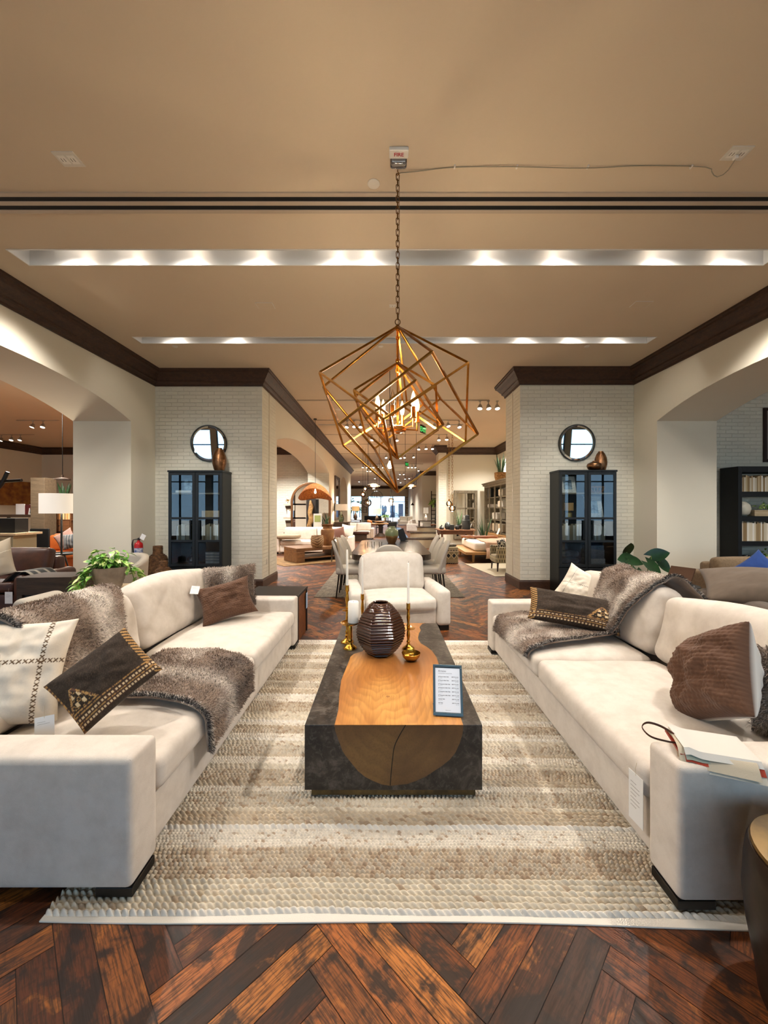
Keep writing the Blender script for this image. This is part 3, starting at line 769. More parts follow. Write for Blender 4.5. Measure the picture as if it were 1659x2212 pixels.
throw('fur_throw','brown faux fur throw spread on the seat under the long kilim bolster',
    [(2.02,3.25,.545),(1.75,3.16,.535),(1.50,3.08,.533),(1.27,3.03,.52),(1.14,3.00,.485),(1.10,3.0,.42)],
    [(2.02,3.95,.545),(1.75,3.96,.535),(1.50,3.94,.533),(1.27,3.93,.52),(1.14,3.93,.485),(1.10,3.93,.345)],
    19000,.019,7.7,band=.5,trim=['u0'],seed=4,out=(-.5,0,.8))
throw('fur_throw','rumpled brown faux fur throw hanging over the sofa back by the leafy floor plant',
    [(2.46,2.95,.62),(2.455,2.95,.84),(2.40,2.95,.93),(2.27,2.96,1.02),(2.12,2.98,1.0),(2.02,3.02,.88),(1.94,3.10,.72),(1.86,3.17,.56)],
    [(2.46,3.72,.62),(2.455,3.72,.84),(2.40,3.72,.93),(2.27,3.72,1.02),(2.12,3.70,1.0),(2.02,3.66,.88),(1.94,3.60,.72),(1.86,3.52,.56)],
    20000,.021,9.2,band=.3,trim=['u0'],seed=5,ruck=.05,out=(-.6,0,.8))
def fur_pillow(label,size,t,loc,roll,tilt,yaw,off,N=8000,seed=1):
    w,h=size[0]/2,size[1]/2
    M=Matrix.Translation(loc)@Matrix.Rotation(rad(yaw),4,'Z')@Matrix.Rotation(-rad(tilt),4,'X')@Matrix.Rotation(-rad(roll),4,'Y')
    b=MB(); cols=[]
    for sd in (-1,1):
        def fn(u,v):
            a,c=(2*u-1),2*v-1; k=.07
            x=w*a*(1-k*(1-c*c)*abs(a)); z=h*c*(1-k*(1-a*a)*abs(c)); y=sd*t/2*max(0,(1-a*a)*(1-c*c))**.5
            return (x,y,z) if sd<0 else (-x,y,z)
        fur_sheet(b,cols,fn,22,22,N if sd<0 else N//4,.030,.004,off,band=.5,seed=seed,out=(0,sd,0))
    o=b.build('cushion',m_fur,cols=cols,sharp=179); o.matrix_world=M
    return tag(o,label,'cushion')
fur_pillow('brown faux fur cushion behind the knit cushion with the white tag',(.52,.44),.20,(-1.66,4.09,.765),4,16,12,12.3)
fur_pillow('brown faux fur cushion at the frame edge beside the white-backed knit cushion',(.44,.42),.20,(2.02,1.80,.675),0,16,-50,15.1,7000)

# ---- price tags
def hang_tag(name,label,w,h,T,lines=4,logo=True):
    """paper swing tag in its own frame: x right, z up, normal -y, hung from its top centre"""
    t=thing(name,label,'price tag'); t.matrix_world=T
    b=MB(); b.box(-w/2,-.0006,-h,w/2,.0006,0); b.build('card',m_paper,t)
    s=MB(); s.tube([(0,-.001,-.008),(0,-.002,.02),(0,.004,.05)],.0008,5); s.build('string',m_string,t)
    p=MB()
    for i in range(lines):
        z=-h*(.22+.08*i); ww=w*(.62 if i%3 else .4); p.box(-w*.36,-.0011,z,-w*.36+ww,-.0007,z+h*.012)
    p.build('printing',mat('faint_print','#9d9792',.9),t)
    return t
def TM(loc,yaw=0,tilt=0,roll=0): return Matrix.Translation(loc)@Matrix.Rotation(rad(yaw),4,'Z')@Matrix.Rotation(-rad(tilt),4,'X')@Matrix.Rotation(-rad(roll),4,'Y')
hang_tag('swing_tag','white swing tag hanging on the cream cross-stitched cushion',.075,.11,TM((-1.60,1.80,.615),20,10,4),2)
hang_tag('swing_tag','small white tag on the corner of the brown knit cushion at the far arm',.075,.085,TM((-1.83,3.70,.845),18,40,-8),2)
hang_tag('swing_tag','long white price tag hanging at the front of the sofa below the swatch booklet',.085,.22,TM((1.118,1.72,.40),-84,0,0),7)

# ---- fabric swatch booklet on the near arm
t=thing('swatch_booklet','fabric swatch booklet with white top sheet and red leather strap on the sofa arm','swatch book',(1.345,1.585,.5955),rad(-20))
cl=[lin(h) for h in ('#cfcbc2','#b9ad97','#a8402c','#9aa294','#cfc6b4','#6f7468','#b7a58a')]
for i in range(7):
    c=cl[(6-i)]; b=MB(); z0=.003+i*.0038
    def fn(u,v,i=i,z0=z0):
        x=-.13+.25*u; y=-.105+.19*v-.012*(i%3)
        z=z0+.012*math.exp(-((u-.06)/.10)**2)*(i/6)
        if y<-.088: z-=((-.088-y))*1.1
        return (x+.008*((i*37)%5-2)*.5,y,z)
    b.grid(fn,14,10); b.build('fabric_swatch',mat('swatch_%d'%i,c,.9,bump=(250,.2,.002)),t,rot=(0,0,rad((-5,3,-2,5,0,-4,2)[i])))
sf=path_eval([(-.12,.0,.028),(-.165,.04,.040),(-.215,.045,.045),(-.245,.01,.038),(-.225,-.03,.024),(-.17,-.04,.02),(-.115,-.03,.016)])
b=MB(); b.tube([sf(i/30) for i in range(31)],.0055,6,flat=.35); b.build('leather_strap',mat('strap_leather','#4a2a1a',.5),t)
b=MB(); b.box(-.140,-.10,.0,-.10,.085,.010); b.build('spine',mat('spine_red','#8f3320',.55),t)

# ================================================================ coffee table
TX,TY0,TY1,TZ=.04,2.085,3.95,.414
t=thing('coffee_table','rectangular coffee table of dark mottled resin around a golden tree slab','coffee table',(TX,(TY0+TY1)/2,0)); ct=t
cyy=(TY0+TY1)/2
def resin():
    q=NT('dark_resin'); cv=q.coord(); n1=q.noise(cv,7,6,.68,.8); n2=q.noise(cv,26,5,.7,.6)
    c=q.ramp(n1,[(.38,lin('#15120f')),(.52,lin('#2b2520')),(.64,lin('#4f4841'))]); c=q.mix(q.ramp(n2,[(.52,(0,)*3),(.66,(.55,)*3)]),c,lin('#5b5650'))
    q.l(c,q.b.inputs['Base Color']); q.set(Roughness=.42); q.bump(q.math('ADD',n1,n2),.35,.006); return q.m
def slab(name,a,b_,c_,sc=(1,.42,1),loc=(0,0,0),freq=26,warp=.10,contrast=1.0,bigs=2.2):
    """growth rings around a centre, warped, with fine grain"""
    q=NT(name); tc=q.coord('Object',sc,loc=loc)
    nt=q.n('ShaderNodeTexNoise'); nt.inputs['Scale'].default_value=bigs; nt.inputs['Detail'].default_value=3; q.l(tc,nt.inputs[0])
    ln=q.n('ShaderNodeVectorMath',operation='LENGTH'); q.l(tc,ln.inputs[0])
    d=q.math('ADD',ln.outputs['Value'],q.math('MULTIPLY',nt.outputs[0],warp*4)); d=q.math('MULTIPLY',d,freq)
    n1=q.noise(tc,5,4,.6); d=q.math('ADD',d,q.math('MULTIPLY',n1,1.2))
    w=q.math('FRACT',d); A,B,C=lin(a),lin(b_),lin(c_)
    big=q.ramp(nt.outputs[0],[(.36,A),(.5,B),(.64,C)])
    c=q.mix(q.ramp(w,[(.0,(.0,)*3),(.75,(.32*contrast,)*3),(1.0,(.0,)*3)]),big,A)
    fine=q.noise(q.coord('Object',(110,6,110)),1,3); c=q.mix(q.ramp(fine,[(.45,(0,)*3),(.72,(.35,)*3)]),c,A)
    q.l(c,q.b.inputs['Base Color']); q.set(Roughness=.36); q.bump(fine,.05,.002); return q.m
b=MB(); b.box(-.4825,-(TY1-TY0)/2,.060,.4825,(TY1-TY0)/2,TZ); b.build('resin_block',resin(),t,bevel=.003)
b=MB(); b.box(-.448,-(TY1-TY0)/2+.015,.0235,.448,(TY1-TY0)/2-.03,.060); b.build('plinth',mat('aged_brass_plinth','#6d5a38',.45,.6,var=(14,'#4a3f2c')),t)
Ls=[(723,1565),(731,1534),(733,1500),(737,1470),(745,1450),(752,1433),(755,1425),(757,1419),(764,1413),(773,1410),(784,1407),(790,1392),(786,1376),(792,1362),(800,1348),(806,1342)]
Rs=[(1000,1565),(990,1535),(975,1500),(958,1465),(950,1447),(947,1433),(943,1420),(933,1406),(921,1397),(909,1390),(904,1383),(903,1377),(905,1368),(909,1362),(906,1355),(912,1348),(919,1342)]
def tp(p):
    d=max(TY0,dz(p[1],TZ)); d=min(d,TY1); return (px(p[0],d)-TX,d-cyy)
pl=[tp(p) for p in Ls]; pr=[tp(p) for p in Rs]
pl[0]=(pl[0][0],TY0-cyy); pr[0]=(pr[0][0],TY0-cyy); pl[-1]=(pl[-1][0],TY1-cyy); pr[-1]=(pr[-1][0],TY1-cyy)
b=MB(); b.prism(pl+pr[::-1],TZ-.01,TZ+.0012); b.build('wood_slab',slab('golden_slab','#74461f','#a66d36','#c58f4e',loc=(.07,.13,-.41)),t)
fr=[(723,1563),(724,1578),(731,1598),(740,1622),(747,1633),(760,1649),(773,1665),(789,1678),(805,1686),(824,1694),(843,1697),(862,1695),(880,1693),(900,1686),(920,1677),(938,1665),(955,1654),(972,1640),(984,1625),(993,1605),(999,1585),(1000.5,1563)]
fp=[(px(x,TY0)-TX,min(TZ-.001,pz(y,TY0))) for x,y in fr]
Tf=Matrix(((1,0,0,0),(0,0,-1,-(TY1-TY0)/2),(0,1,0,0),(0,0,0,1)))
b=MB(); b.prism(fp,-.01,.0015,T=Tf); b.build('log_end',slab('log_end_grain','#4a341d','#634628','#77572f',(1,1,1),(0.0,.93,-.43),freq=16,warp=.05,contrast=.8),t)
ck=path_eval([(px(x,TY0)-TX,-(TY1-TY0)/2-.0018,pz(y,TY0)) for x,y in ((876,1566),(862,1590),(852,1612),(848,1640),(845,1670),(843,1696))])
b=MB(); b.tube([ck(i/16) for i in range(17)],.0022,5); b.build('crack',m_dark,t)
kn=MB(); kz=TZ+.0016; kd=dz(1505,TZ); kx=px(838,kd)-TX
for r0,r1 in ((.0,.010),(.017,.0185),(.027,.0282),(.040,.041)):
    vs=[];n=22
    for i in range(n):
        a=2*PI*i/n; wv=1+.12*math.sin(3*a+1)
        for r in (r0,r1): vs.append((kx+r*wv*1.25*math.cos(a),kd-cyy+r*wv*1.3*math.sin(a),kz))
    kn.add(vs,[(2*i,2*((i+1)%n),2*((i+1)%n)+1,2*i+1) for i in range(n)])
kn.build('knot',mat('knot_wood','#95673a',.4),t)

# ---- things on the coffee table
ZT=TZ+.0016
m_brass=mat('brass','#c9963a',.22,1,bump=(60,.05,.002)); m_wax=mat('candle_wax','#eee8dc',.55); m_wick=mat('wick','#2a241e',.9)
def candlestick(label,loc,zc,discs,group=None,rb=.052):
    """zc: height of the cup rim above the table; discs: heights of drip plates as (z, radius)"""
    t=thing('candlestick',label,'candlestick',loc,0,group)
    P=[(0,0),(rb,0),(rb,.006),(rb*.93,.013),(rb*.6,.022),(rb*.34,.034),(rb*.25,.045)]
    top=zc-.05; z=.05; ds=sorted(discs)
    def seg(z0,z1):
        L=z1-z0
        return [(.012,z0+.02*L),(.018,z0+.10*L),(.012,z0+.16*L),(.010,z0+.22*L),(.013,z0+.40*L),(.016,z0+.55*L),(.012,z0+.80*L),(.010,z0+.92*L)]
    for zd,rd in ds:
        P+=seg(z,zd); P+=[(.014,zd-.003),(rd,zd),(rd,zd+.003),(.014,zd+.006)]; z=zd+.008
    P+=seg(z,top)+[(.016,top),(.0175,top+.004),(.0165,top+.01),(.0165,zc),(.0125,zc),(.012,zc-.03),(0,zc-.03)]
    b=MB(); b.lathe(P,22); b.build('stem',m_brass,t); return t
def taper(label,loc,h,group=None):
    t=thing('taper_candle',label,'candle',loc,0,group)
    b=MB(); b.lathe([(.0,0),(.0112,.0),(.0112,.05),(.0098,h*.6),(.0085,h-.012),(.006,h-.003),(0,h)],14); b.build('wax',m_wax,t)
    w=MB(); w.tube([(0,0,h-.004),(.001,0,h+.006),(.005,.001,h+.014)],.0012,5); w.build('wick',m_wick,t); return t
def at_table(x,y): d=dz(y,ZT); return (px(x,d),d,ZT)
A=at_table(750,1387); B=at_table(756,1400); C_=(px(783,3.62),3.62,ZT); D=(px(882,3.22),3.22,ZT)
zA=pz(1264,A[1])-ZT; candlestick('tall brass candlestick holding a white taper beside the pillar candle',A,zA,[(.06,.02),(pz(1318,A[1])-ZT,.045)],'brass candlesticks on the coffee table',.058)
taper('tallest-standing white taper candle, in the brass stick beside the pillar candle',(A[0],A[1],ZT+zA-.029),pz(1187,A[1])-ZT-zA+.03,'taper candles on the coffee table')
zC=pz(1283,C_[1])-ZT; candlestick('brass candlestick standing partly hidden behind the dark ribbed glass vase',C_,zC,[(.12,.04)],'brass candlesticks on the coffee table')
taper('white taper candle in the brass stick behind the ribbed glass vase',(C_[0],C_[1],ZT+zC-.029),pz(1204,C_[1])-ZT-zC+.03,'taper candles on the coffee table')
zD=pz(1303,D[1])-ZT; candlestick('brass candlestick with a round drip plate behind the gold bowl',D,zD,[(pz(1357,D[1])-ZT,.058)],'brass candlesticks on the coffee table')
taper('white taper candle in the brass stick behind the gold bowl',(D[0],D[1],ZT+zD-.029),pz(1216,D[1])-ZT-zD+.03,'taper candles on the coffee table')
t=thing('pillar_candle_stand','short brass pedestal stand with a flat dish under the white pillar candle','candle stand',B)
zB=pz(1345,B[1])-ZT; b=MB(); b.lathe([(0,0),(.058,0),(.058,.006),(.05,.016),(.028,.03),(.018,.045),(.018,.06),(.022,.07),(.018,.08),(.021,.10),(.018,.12),(.020,zB-.04),(.014,zB-.02),(.02,zB-.008),(.075,zB-.006),(.080,zB+.004),(.077,zB+.004),(.07,zB),(0,zB)],24); b.build('pedestal',m_brass,t)
t=thing('pillar_candle','thick white pillar candle on the short brass stand','candle',(B[0]+.028,B[1]+.005,B[2]+zB+.001))
h=pz(1299,B[1])-pz(1345,B[1])-.002; b=MB(); b.lathe([(0,0),(.043,0),(.045,.004),(.045,h-.008),(.041,h),(.036,h-.004),(0,h-.008)],24); b.build('wax',m_wax,t)
w=MB(); w.tube([(0,0,h-.008),(0,.001,h+.004)],.0014,5); w.build('wick',m_wick,t)
# ribbed amber vase
m_amber=mat('smoky_amber_glass','#43200f',.08,trans=.5,ior=1.5,coat=.35)
t=thing('glass_vase','round faceted dark amber vase with horizontal ribs on the golden slab','vase',(px(822,3.13),3.13,ZT),rad(-90+180/7+4))
hv=.412; P=[(0,0),(.098,0)]
n=150
prof=path_eval([(.100,0,.0),(.140,0,.045),(.178,0,.11),(.193,0,.175),(.185,0,.245),(.155,0,.315),(.110,0,.375),(.072,0,.410)])
for i in range(n+1):
    q=prof(i/n); w_=(i/n*21)%1; r=q.x*(1+.055*(abs(math.sin(PI*w_))**.6-.6)); P.append((r,q.z))
P+=[(.064,hv+.002),(.058,hv-.006),(.10,hv-.05),(.155,hv*.62),(.165,hv*.40),(.10,.05),(0,.03)]
def facet(a,z,N=7):
    q=(a%(2*PI/N))-PI/N; f=math.cos(PI/N)/math.cos(q)*1.03; k=min(1,max(0,(hv-.02-z)/.05)); return f*k+(1-k)
b=MB(); b.lathe(P,63,rf=facet); b.build('ribbed_body',m_amber,t,sharp=28)
# gold bowl
t=thing('gold_bowl','small gold bowl with a candle cup inside, on the wood slab before the brass stick','bowl',(px(888,dz(1427,ZT)),dz(1427,ZT)+.01,ZT))
b=MB(); b.lathe([(0,0),(.03,0),(.045,.006),(.066,.03),(.073,.056),(.071,.058),(.064,.034),(.042,.012),(0,.008)],30,rf=lambda a,z:1+.02*math.sin(5*a+1)*(z>.02)); b.build('dish',m_brass,t)
b=MB(); b.lathe([(0,.008),(.016,.008),(.016,.04),(.012,.04),(.011,.02),(0,.02)],16); b.build('candle_cup',m_brass,t)
# price list in a metal sign holder
t=thing('sign_holder','slanted grey metal sign holder with a printed price list on the table','sign',(px(968,2.17),2.165,ZT),rad(-6))
m_gun=mat('brushed_steel','#5b686b',.42,1)
tl=rad(24); w,hh=.168,.268
M1=Matrix.Translation((0,0,.004))@Matrix.Rotation(-tl,4,'X')
b=MB(); b.box(-w/2,0,0,w/2,.004,hh,T=M1); b.build('back_plate',mat('black_backing','#15181a',.5),t)
b=MB()
for x0,z0,x1,z1 in ((-w/2,0,w/2,.016),(-w/2,hh-.014,w/2,hh),(-w/2,.016,-w/2+.013,hh-.014),(w/2-.013,.016,w/2,hh-.014)): b.box(x0,-.006,z0,x1,-.0001,z1,T=M1)
b.build('frame',m_gun,t,bevel=.0015)
b=MB(); b.add([(-.07,0,.002),(.07,0,.002),(.055,.14,.002),(-.085,.14,.002),(-.07,0,.0),(.07,0,.0),(.055,.14,.0),(-.085,.14,.0)],[(0,1,2,3),(7,6,5,4),(0,4,5,1),(1,5,6,2),(2,6,7,3),(3,7,4,0)]); b.build('foot',m_gun,t)
b=MB(); b.box(-w/2+.012,-.0012,.018,w/2-.012,-.0004,hh-.018,T=M1); b.build('price_sheet',mat('printed_sheet','#e4e6ea',.35),t)
def lt(x,z): return M1@Matrix(((1,0,0,x),(0,0,-1,-.0014),(0,1,0,z),(0,0,0,1)))
b=MB(); b.text('Arteixs',.0155,lt(-.054,hh-.040))
b.text('OCCASIONAL COLLECTION',.0062,lt(-.054,hh-.050))
rows=['38" Round Coffee Table','47" Round Coffee Table','47" Rectangle Coffee Table','60" Rectangle Coffee Table','72" Rectangle Coffee Table','84" Rectangle Coffee Table','Console Table','End Table']
for i,r in enumerate(rows):
    z=hh-.068-i*.0195; b.text(r,.0062,lt(-.054,z),font_off=.0002); b.text('48 x 16 x 24',.0045,lt(-.054,z-.0065)); b.text('$999 TO 2,199',.0062,lt(.062,z),'RIGHT',.0002); b.text('sale 1,699',.0045,lt(.062,z-.0065),'RIGHT')
b.text('A R H A U S',.0058,lt(0,.026),'CENTER'); b.build('lettering',m_ink,t)

# ================================================================ armchair
t=thing('armchair','wide cream linen armchair facing the camera beyond the coffee table','armchair',(.125,5.42,0),rad(9))
m_lin2=fabric('pale_linen','#d8d0c5','#c8beb1')
b=MB(); b.rbox((0,.02,.18),(.95,.95,.24),.02,5); b.build('base',m_lin2,t)
for s in (-1,1):
    b=MB(); b.rbox((s*.565,0,.295),(.185,1.02,.47),.05,7,puff=(.004,0,.01)); b.build('arm',m_lin2,t)
b=MB(); b.rbox((0,.44,.44),(.95,.16,.70),.05,7); b.build('back_frame',m_lin2,t)
b=MB(); b.rbox((0,-.08,.345),(.94,.86,.17),.055,12,puff=(.0,.02,.035)); b.build('seat_cushion',m_lin2,t)
T=Matrix.Translation((0,.27,.660))@Matrix.Rotation(rad(-14),4,'X')
b=MB(); b.rbox((0,0,0),(.95,.23,.56),.09,12,puff=(.0,.05,.02),T=T,fn=lambda O,u,v,w:Vector((O.x,O.y,O.z-.03*abs(u)**3*max(0,w)))); b.build('back_cushion',m_lin2,t)
for sx in (-.57,.57):
    for sy in (-.43,.43):
        b=MB(); b.box(sx-.06,sy-.06,.0,sx+.06,sy+.06,.065); b.build('leg',m_leg,t)

# ================================================================ near black drum stool and block table behind the sofa
m_drum=mat('drum_bronze','#33251a',.38,.5,bump=(6,.15,.01),var=(5,'#1a130d'))
t=thing('drum_stool','dark bronze barrel stool at the frame edge in front of the sofa arm','stool',(1.395,1.15,0))
P=[(0,0),(.20,0),(.205,.01),(.215,.10),(.235,.22),(.245,.32),(.24,.42),(.235,.47),(.228,.485)]
b=MB(); b.lathe(P+[(.21,.49)],40); b.build('drum',m_drum,t)
b=MB(); b.lathe([(0,.488),(.215,.488),(.226,.492),(.222,.50),(.20,.502),(0,.502)],40); b.build('top',mat('drum_top','#6a5127',.35,.6,var=(8,'#49381d')),t)
t=thing('block_table','brown wood block side table with black edges behind the far sofa arm','side table',(-1.36,4.79,0))
m_blk=wood('block_wood','#3c1d0d','#8a4f26',.42,(3,12,12)); m_edge=mat('block_edge','#16110e',.5)
b=MB(); b.box(-.31,-.27,.0,.31,.27,.54); b.build('body',m_blk,t)
b=MB(); b.box(-.325,-.285,.54,.325,.285,.57); b.build('top',m_edge,t,bevel=.002)
for ya,yb in ((-.27,-.235),(.235,.27)): b=MB(); b.box(.3105,ya,0,.325,yb,.539); b.build('edge_strip',m_edge,t)
b=MB(); b.box(.327,.17,.30,.329,.255,.50); b.build('price_card',mat('blue_card','#9fb3cf',.7),t)
# ================================================================ chandelier
m_gold=mat('antique_gold','#a8732f',.30,1,bump=(40,.08,.002),var=(9,'#80501f'))
CHX,CHY=.094,3.12
t=thing('chandelier','gold wire chandelier of nested tilted cubes with candle bulbs above the coffee table','chandelier',(CHX,CHY,0))
def cube_frame(zt,zb,a0):
    h=zt-zb; r=h*math.sqrt(2)/3; T=V(0,0,zt); B=V(0,0,zb)
    U=[V(r*math.sin(rad(a0+120*k)),-r*math.cos(rad(a0+120*k)),zb+h*2/3) for k in range(3)]
    L=[V(r*math.sin(rad(a0+60+120*k)),-r*math.cos(rad(a0+60+120*k)),zb+h/3) for k in range(3)]
    b=MB(); q=.0115
    E=[(T,u) for u in U]+[(B,l) for l in L]+[(U[k],L[k]) for k in range(3)]+[(U[k],L[k-1]) for k in range(3)]
    for p,o in E: b.tube([p,o],q,4,smooth=False)
    return b
cube_frame(3.068,1.722,50).build('outer_cube_frame',m_gold,t,bevel=.002); cube_frame(3.068,1.722,19).build('outer_cube_frame',m_gold,t,bevel=.002)
cube_frame(2.773,1.998,50).build('inner_cube_frame',m_gold,t); cube_frame(2.773,1.998,19).build('inner_cube_frame',m_gold,t)
b=MB(); P=[(0,2.26)]
for z in (2.26,2.40): P+=[(.009,z)]
P+=[(.009,2.69),(.017,2.695),(.017,2.72),(.012,2.725),(.012,2.775),(.018,2.78),(.018,2.80),(.010,2.81),(.010,2.96),(.015,2.965),(.015,2.985),(.010,2.99),(.010,3.03),(.019,3.04),(.019,3.07),(.006,3.085),(0,3.085)]
b.lathe(P,14); b.build('stem',m_gold,t)
b=MB(); b.lathe([(0,2.195),(.012,2.197),(.02,2.205),(.062,2.212),(.068,2.222),(.068,2.252),(.055,2.258),(.02,2.262),(0,2.262)],6,smooth=False); b.build('hub',m_gold,t,bevel=.002)
m_bulb=emis('candle_bulb_glow','#ffb765',14); m_clear=glass('clear_bulb','#fff4e6',.02,thin=True,gloss=.05)
for k in range(6):
    a=rad(45+60*k); dx,dy=math.sin(a),-math.cos(a); r=.168
    b=MB(); b.tube([(dx*.05,dy*.05,2.235),(dx*(r-.008),dy*(r-.008),2.235)],.007,4,smooth=False); b.tube([(dx*r,dy*r,2.228),(dx*r,dy*r,2.30)],.006,6); arm=b.build('arm',m_gold,t)
    c=(dx*r,dy*r,0)
    b=MB(); b.lathe([(0,2.298),(.024,2.298),(.024,2.304),(.0165,2.306),(.0165,2.385),(.012,2.388),(0,2.388)],14,c=c); b.build('candle_sleeve',m_gold,arm)
    b=MB(); b.lathe([(.008,2.388),(.013,2.398),(.019,2.425),(.0185,2.445),(.012,2.478),(.004,2.505),(0,2.512)],14,c=c); b.build('bulb',m_clear if k==5 else m_bulb,arm)
def chain(b,x,y,z0,z1,pitch=.046,ln=.058,w=.013,r=.0032):
    n=int(round((z1-z0)/pitch)); p=(z1-z0)/n
    for i in range(n):
        zc=z0+p*(i+.5); pts=[]; h=ln/2-w
        for k in range(12):
            a=2*PI*k/12; u=w*math.cos(a); v=w*math.sin(a)+(h if math.sin(a)>=0 else -h)
            pts.append((x+u*(1 if i%2 else .25),y+u*(.25 if i%2 else 1),zc+v))
        b.tube(pts,r,5,closed=True)
b=MB(); chain(b,0,0,3.13,ZC-.035); b.tube([(0+.02*math.cos(a),0,3.105+.024*math.sin(a)) for a in [2*PI*k/14 for k in range(14)]],.004,6,closed=True); b.build('chain',mat('chain_bronze','#6d4a26',.4,1),t)
b=MB(); b.tube([(.012,.004,ZC-.05),(.014,.006,4.0),(.010,.008,3.6),(.013,.006,3.2),(.004,.004,3.08)],.0022,5); b.build('cord',mat('clear_cord','#7d6c55',.4),t)
b=MB(); b.tube([(0,0,ZC),(0,0,ZC-.015),(.012,0,ZC-.03),(0,0,ZC-.045),(-.01,0,ZC-.036)],.004,6); b.build('hook',m_gold,t)

# ================================================================ ceiling fittings
t=thing('fire_strobe','white ceiling fire strobe with red FIRE lettering next to the chandelier chain','fire alarm',(.098,2.99,ZC))
m_strobe=mat('strobe_white','#e6e0d6',.4)
b=MB(); b.box(-.074,-.075,-.03,.074,.0,0); b.build('housing',m_strobe,t,bevel=.006)
b=MB(); b.rbox((0,.035,-.028),(.130,.07,.055),.018,4); b.build('strobe_lens',glass('strobe_lens_glass','#e9eef2',.08,thin=True,gloss=.12),t)
b=MB(); b.box(-.055,.005,-.012,.055,.065,-.001); b.build('reflector',mat('reflector_chrome','#b9bcc4',.25,1),t)
b=MB(); b.text('FIRE',.042,Matrix(((1,0,0,0),(0,-1,0,-.024),(0,0,-1,-.0312),(0,0,0,1))),'CENTER',.001); b.build('lettering',mat('red_letters','#b3202a',.6),t)
def ceil_outlet(label,x,y,rz,w=.125,d=.10,mm=None):
    t=thing('ceiling_outlet',label,'power outlet',(x,y,ZC),rz); m=mm or m_plastic
    b=MB(); b.box(-w/2,-d/2,-.008,w/2,d/2,0); b.build('plate',m,t,bevel=.002)
    for s in (-1,1):
        b=MB(); b.box(s*w*.22-w*.16,-d*.28,-.011,s*w*.22+w*.16,d*.28,-.0085); o=b.build('socket',mat('socket_face','#ece6da',.4),t)
        for q in (-1,1):
            b=MB(); b.box(s*w*.22-.004+q*.011,-.014,-.0118,s*w*.22+.000+q*.011,.014,-.0112); b.build('slot',m_dark,o)
    return t
ceil_outlet('pale square double power outlet alone in the ceiling, across from the chandelier plug',px(148,3.02),3.02,0,.17,.13)
ceil_outlet('pale ceiling power outlet that the chandelier cord plugs into',px(1592,2.97),2.97,0,.17,.12)
ceil_outlet('tiny ceiling power outlet just behind the chandelier chain',px(848,5.2),5.2,0,.09,.07)
for lab,x,y in (('thin square access panel in the ceiling between the light troughs, extinguisher side',573,660),('faint square access panel in the ceiling between the light troughs, bookcase side',1385,657)):
    d=dz(y,ZC); t=thing('access_panel',lab,'ceiling panel',(px(x,d),d,ZC)); b=MB(); b.box(-.11,-.07,-.006,.11,.07,0); b.build('door',m_ceil,t)
    b=MB(); b.box(-.115,-.075,-.004,-.105,.075,0); b.box(.105,-.075,-.004,.115,.075,0); b.box(-.105,.065,-.004,.105,.075,0); b.box(-.105,-.075,-.004,.105,-.065,0); b.build('frame',m_white,t)
d=dz(397,ZC); t=thing('ceiling_cover_plate','round white blank cover plate in the ceiling before the dark slot vent','ceiling plate',(px(807,d),d,ZC)); b=MB(); b.lathe([(0,-.008),(.045,-.008),(.052,-.003),(.052,0)],24); b.build('disc',m_plastic,t)
for lab,x in (('extinguisher side',378),('above the chandelier',822),('bookcase side',1268)):
    d=dz(748,ZC); t=thing('ceiling_sprinkler_cap','small round sprinkler cap in the ceiling behind the farther trough, '+lab,'sprinkler',(px(x,d),d,ZC)); b=MB(); b.lathe([(0,-.012),(.035,-.012),(.045,-.002),(.045,0)],18); b.build('cap',m_plastic,t)
t=thing('power_cord','thin grey cord strung along the ceiling from chandelier hook to outlet','cord',(0,0,0))
pts=[(.10,3.12,ZC-.03),(.115,3.125,ZC-.02),(.25,3.12,ZC-.012),(.55,3.09,ZC-.006),(1.0,3.075,ZC-.014),(1.6,3.085,ZC-.016),(2.05,3.075,ZC-.006),(2.55,3.08,ZC-.012),(2.62,3.09,ZC-.04),(2.66,3.10,ZC-.075),(2.70,3.06,ZC-.08),(2.715,3.02,ZC-.05),(2.715,2.985,ZC-.035)]
f=path_eval(pts); b=MB(); b.tube([f(i/80) for i in range(81)],.0035,6); b.build('cable',mat('cord_grey','#8d8672',.5),t)
b=MB(); b.rbox((2.715,2.985,ZC-.025),(.03,.03,.026),.006,3); b.build('plug',m_strobe,t)
for x in (.55,1.05,1.62,2.45):
    b=MB(); b.box(x-.006,3.07,ZC-.012,x+.006,3.10,ZC-.0005); b.build('clip',m_strobe,t)

# ================================================================ wall mirrors
m_mirror=mat('mirror_glass','#f2f5f6',.01,1); m_mframe=mat('mirror_frame','#3a3630',.3,1)
def round_mirror(label,x,z,y,r=.355):
    t=thing('wall_mirror',label,'mirror',(x,y,z)); t.rotation_euler=(rad(4.6),0,0)
    T=Matrix.Rotation(PI/2,4,'X')
    b=MB(); b.lathe([(r-.012,0),(r+.006,0),(r+.006,.03),(r-.012,.03)],56,T=T); b.lathe([(0,-.002),(r,-.002),(r,.004),(0,.004)],40,T=T); b.build('frame',m_mframe,t)
    b=MB(); b.lathe([(r-.010,.016),(r-.05,.022),(0,.022)],64,T=T,smooth=False); b.build('glass',m_mirror,t)
round_mirror('round thin-framed wall mirror partly behind a single bronze vase',px(452,7.66),pz(958,7.66),7.655)
round_mirror('round thin-framed wall mirror beside the pair of bronze vases',px(1245,7.57),pz(957,7.57),7.565)

